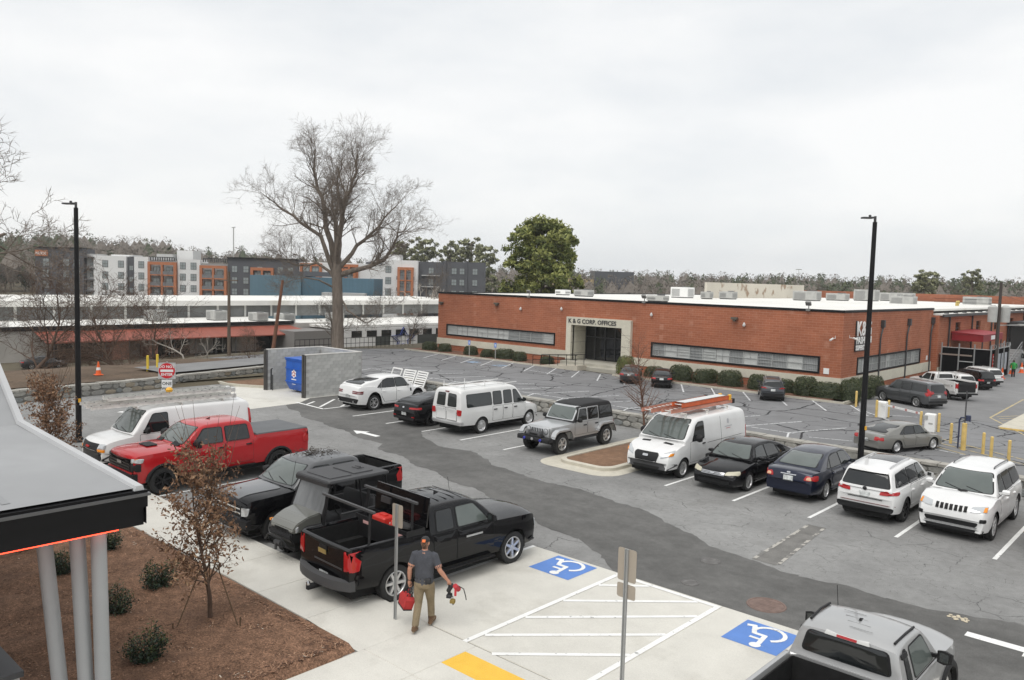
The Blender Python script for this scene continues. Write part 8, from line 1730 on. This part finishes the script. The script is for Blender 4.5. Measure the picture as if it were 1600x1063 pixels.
# legs: right foot ahead, left foot behind
seg([(0,-.095,.93),(.06,-.10,.75),(.14,-.10,.52),(.17,-.10,.42),(.20,-.10,.26),(.22,-.10,.10)],[.115,.105,.078,.075,.072,.066],1)
seg([(0,.095,.93),(-.02,.10,.75),(-.04,.10,.52),(-.09,.10,.42),(-.17,.10,.27),(-.24,.10,.12)],[.115,.105,.078,.076,.073,.068],1)
for x,y,z,t in ((.20,-.10,.06,-.06),(-.27,.10,.085,.28)):
    seg([(x-.04,y,z+.06),(x-.07,y,z+.0),(x-.02,y,z-.005)],[.045,.046,.045],3); seg([(x-.07,y,z),(x+.06,y*1.05,z+.005-.10*t),(x+.17,y*1.15,z-.01-.22*t),(x+.235,y*1.18,z-.015-.30*t)],[.046,.050,.046,.030],3)
    seg([(x-.10,y,z-.038),(x+.06,y*1.05,z-.040-.10*t),(x+.23,y*1.18,z-.040-.30*t)],[.018,.02,.018],6,8)
# arms
def arm(sg, el, wr_):
    sh_ = Vector((0,sg*.195,1.485)); el, wr_ = Vector(el), Vector(wr_)
    seg([sh_+Vector((0,-sg*.06,.02)),sh_,sh_.lerp(el,.45),sh_.lerp(el,.80)],[.075,.083,.074,.072],0); seg([sh_.lerp(el,.78),el,el.lerp(wr_,.3),el.lerp(wr_,.7),wr_],[.050,.047,.049,.040,.030],2)
    d = (wr_-el).normalized(); side = Vector((0,sg,0)); fw_ = d.cross(side).normalized(); p0 = wr_+d*.05
    seg([wr_-d*.01,wr_+d*.04,wr_+d*.09],[.028,.036,.034],2)
    for k,(o_,L) in enumerate(((-.027,.062),(-.009,.072),(.009,.068),(.026,.055))):      # curled fingers
        b_ = wr_+d*.085+fw_*o_; seg([b_,b_+d*L*.55+side*.004,b_+d*L*.85-side*.022,b_+d*L*.62-side*.046,b_+d*L*.25-side*.050],[.0105,.010,.0095,.009,.0075],2,8)
    b_ = wr_+d*.03+fw_*.03; seg([b_,b_+fw_*.022+d*.03-side*.012,b_+fw_*.012+d*.055-side*.034,b_+d*.062-side*.045],[.012,.011,.010,.008],2,8)
    return wr_+d*.13-side*.022
HL = arm(1,(-.06,.285,1.20),(-.02,.30,.955)); HR = arm(-1,(-.05,-.33,1.215),(.04,-.46,1.01))
# neck and head
seg([(-.005,0,1.55),(.0,0,1.60),(.012,0,1.66)],[.062,.056,.056],2)
ball((.02,0,1.735),(.098,.077,.118),2,18); ball((.045,0,1.672),(.060,.052,.050),2); ball((-.005,0,1.725),(.092,.080,.098),4,16)
seg([(.105,0,1.735),(.128,0,1.70),(.108,0,1.688)],[.012,.016,.012],2,8)
for sg in (1,-1): ball((.012,sg*.080,1.725),(.020,.011,.032),2,8)
ball((.108,0,1.66),(.012,.024,.006),2,8)
src = body.mesh('body', skin); o = bpy.data.objects.new('tmp', src); COL.objects.link(o); md = o.modifiers.new('r','REMESH'); md.mode = 'VOXEL'; md.voxel_size = .0085; ms = o.modifiers.new('s','SMOOTH'); ms.iterations = 3; ms.factor = .5
me = bpy.data.meshes.new_from_object(o.evaluated_get(bpy.context.evaluated_depsgraph_get())); bpy.data.objects.remove(o)
me.materials.clear()
for q in MATP: me.materials.append(q)
kd = KDTree(len(body.v))
for i, v_ in enumerate(body.v): kd.insert(v_, i)
kd.balance(); idx = []
for p_ in me.polygons:
    c_ = p_.center; near = kd.find_n(c_, 3); cand = [tags[n_[1]] for n_ in near]; t = max(set(cand), key=cand.count); idx.append(t)
me.polygons.foreach_set('material_index', idx); me.polygons.foreach_set('use_smooth', [True]*len(me.polygons)); link('body', me, PM)
# cap, eyes
m = MB()
for i in range(7):
    ph = math.pi/2*i/6
    for j in range(18): a = 2*math.pi*j/18; m.v.append((.012+.106*math.cos(ph)**.7*math.cos(a),.088*math.cos(ph)**.7*math.sin(a),1.765+.092*math.sin(ph)))
for i in range(6):
    for j in range(18): m.f.append((i*18+j,i*18+(j+1)%18,(i+1)*18+(j+1)%18,(i+1)*18+j)); m.m.append(0)
m.add([(.09,-.07,1.768),(.09,.07,1.768),(.19,.05,1.755),(.205,0,1.752),(.19,-.05,1.755)],[(0,1,2,3,4)]); cp = m.build('cap', beltm, PM, 50)
m = MB(); m.obox((-.094,0,1.80),(.006,0,.0),(0,.034,0),(.012,0,.024)); m.build('cap_patch', M('patch_orange',(.75,.18,.05),.7), cp)
for sg in (1,-1): m = MB(); m.lathe([(.0,.008),(.008,.006),(.009,0)],8,'X',c=(.104,sg*.032,1.742)); m.build('eye', sgk, PM)
m = MB(); m.chbox(-.15,-.09,-.17,-.06,.96,1.07,.01); m.build('tool_pouch', beltm, PM, 40); m = MB(); m.lathe([(.034,0),(.036,.02),(.034,.04)],10,c=(-.02,.3,.955)); m.build('watch', beltm, PM)
PMM = Matrix.Translation((-11.68,10.45,.014)) @ Matrix.Rotation(R(122),4,'Z')
# red tool bag in the left hand
bg = empty('tool_bag'); bg.matrix_world = PMM @ Matrix.Translation(HL) @ Matrix.Rotation(R(14),4,'X') @ Matrix.Rotation(R(40),4,'Z') @ Matrix.Scale(.9,4); tag(bg, 'red and black open tool bag hanging from left hand', 'tool bag')
rbag = M('bag_red',(.42,.03,.03),.7,noise=[(9,.2,3)])
m = MB(); pr = [(-.17,-.10,-.47),(.17,-.10,-.47),(.19,-.11,-.26),(.15,-.09,-.20),(-.15,-.09,-.20),(-.19,-.11,-.26)]; m.add([*pr]+[(x,-y,z) for x,y,z in pr],[tuple(range(6)),tuple(reversed(range(6,12)))]+[(i,6+i,6+(i+1)%6,(i+1)%6) for i in range(6)]); m.build('sack', rbag, bg)
m = MB(); m.box(-.175,.175,-.105,.105,-.50,-.471); m.build('base', beltm, bg); m = MB()
for y in (-.07,.07): m.tube([(-.10,y,-.21),(-.06,y*.4,-.06),(0,0,0),(.06,y*.4,-.06),(.10,y,-.21)],.011,6)
m.build('handle', beltm, bg)
rr = random.Random(8)
for k in range(7): m = MB(); x = -.12+.04*k; m.bar((x,rr.uniform(-.05,.05),-.24),(x+rr.uniform(-.03,.03),rr.uniform(-.06,.06),-.10+rr.uniform(-.04,.02)),.035); m.build('tool', (beltm,rbag,plastic_g)[k % 3], bg)
# cordless tools in the right hand
dr_ = empty('power_tools'); dr_.matrix_world = PMM @ Matrix.Translation(HR); tag(dr_, 'bunch of black and red power tools with hose hanging from right hand', 'power tool')
m = MB(); m.tube([(-.10,.0,-.09),(.13,0,-.07)],[.045,.05],10); m.bar((-.02,0,.0),(-.04,0,-.19),.045,.06); m.chbox(-.10,.04,-.05,.05,-.25,-.18,.015); m.build('drill', beltm, dr_, 40); m = MB(); m.tube([(.13,0,-.07),(.20,0,-.065)],[.03,.018],8); m.build('chuck', plastic_g, dr_)
m = MB(); m.tube([(.02,-.10,-.03),(.14,-.14,-.14)],[.05,.055],10); m.bar((.03,-.11,-.05),(-.02,-.12,-.22),.045); m.build('impact_driver', M('tool_red',(.45,.02,.03),.5), dr_, 40); m = MB(); m.chbox(-.12,-.02,-.13,-.03,-.34,-.27,.012); m.build('battery', M('tool_ochre',(.22,.15,.03),.6), dr_, 40)
m = MB(); m.tube([(.10,-.16,-.06),(.18,-.24,-.14),(.20,-.28,-.30),(.17,-.30,-.36)],.010,6); m.tube([(.05,-.05,-.25),(.06,-.06,-.36)],.007,5); m.build('hose', beltm, dr_); m = MB(); m.tube([(.06+.035*math.cos(t*.63),-.06,-.40+.035*math.sin(t*.63)) for t in range(11)],.009,6); m.build('hook_ring', plastic_g, dr_)
# far pedestrian in green
q = empty('person', (-17.7,97.6,ZB), R(100)); tag(q, 'person in bright green jacket walking near the orange cones', 'person')
m = MB(); m.tube([(0,-.1,.02),(.05,-.1,.45),(0,-.09,.9)],[.07,.08,.11],8); m.tube([(-.12,.1,.02),(-.05,.1,.45),(0,.09,.9)],[.07,.08,.11],8); m.cur = 1; m.tube([(0,0,.85),(0,0,1.15),(0,0,1.42),(0,0,1.52)],[.19,.2,.22,.08],10)
for sg in (1,-1): m.tube([(0,sg*.2,1.42),(.05,sg*.3,1.15),(.12,sg*.26,.9)],[.07,.06,.045],8)
m.cur = 2; m.tube([(0,0,1.5),(.01,0,1.56)],.06,8); m.lathe([(0,1.52),(.08,1.58),(.1,1.66),(.08,1.75),(0,1.79)],10); m.build('body', [beltm, M('jacket_green',(.03,.3,.06),.8), hairm], q, 60)

# ================================================================ winter haze over the whole place
hz = MB(); hz.box(-900,700,-700,900,-14,40); ho = hz.build('haze', None) if False else link('haze', hz.mesh('haze', []))
hm_ = bpy.data.materials.new('haze'); hm_.use_nodes = True; t = hm_.node_tree; t.nodes.remove(t.nodes['Principled BSDF']); pv = t.nodes.new('ShaderNodeVolumePrincipled'); pv.inputs['Density'].default_value = .00024; pv.inputs['Color'].default_value = (.95,.96,.97,1); pv.inputs['Anisotropy'].default_value = .2
t.links.new(pv.outputs[0], t.nodes['Material Output'].inputs['Volume']); ho.data.materials.append(hm_); tag(ho, 'thin grey winter haze over the whole place', kind='stuff')
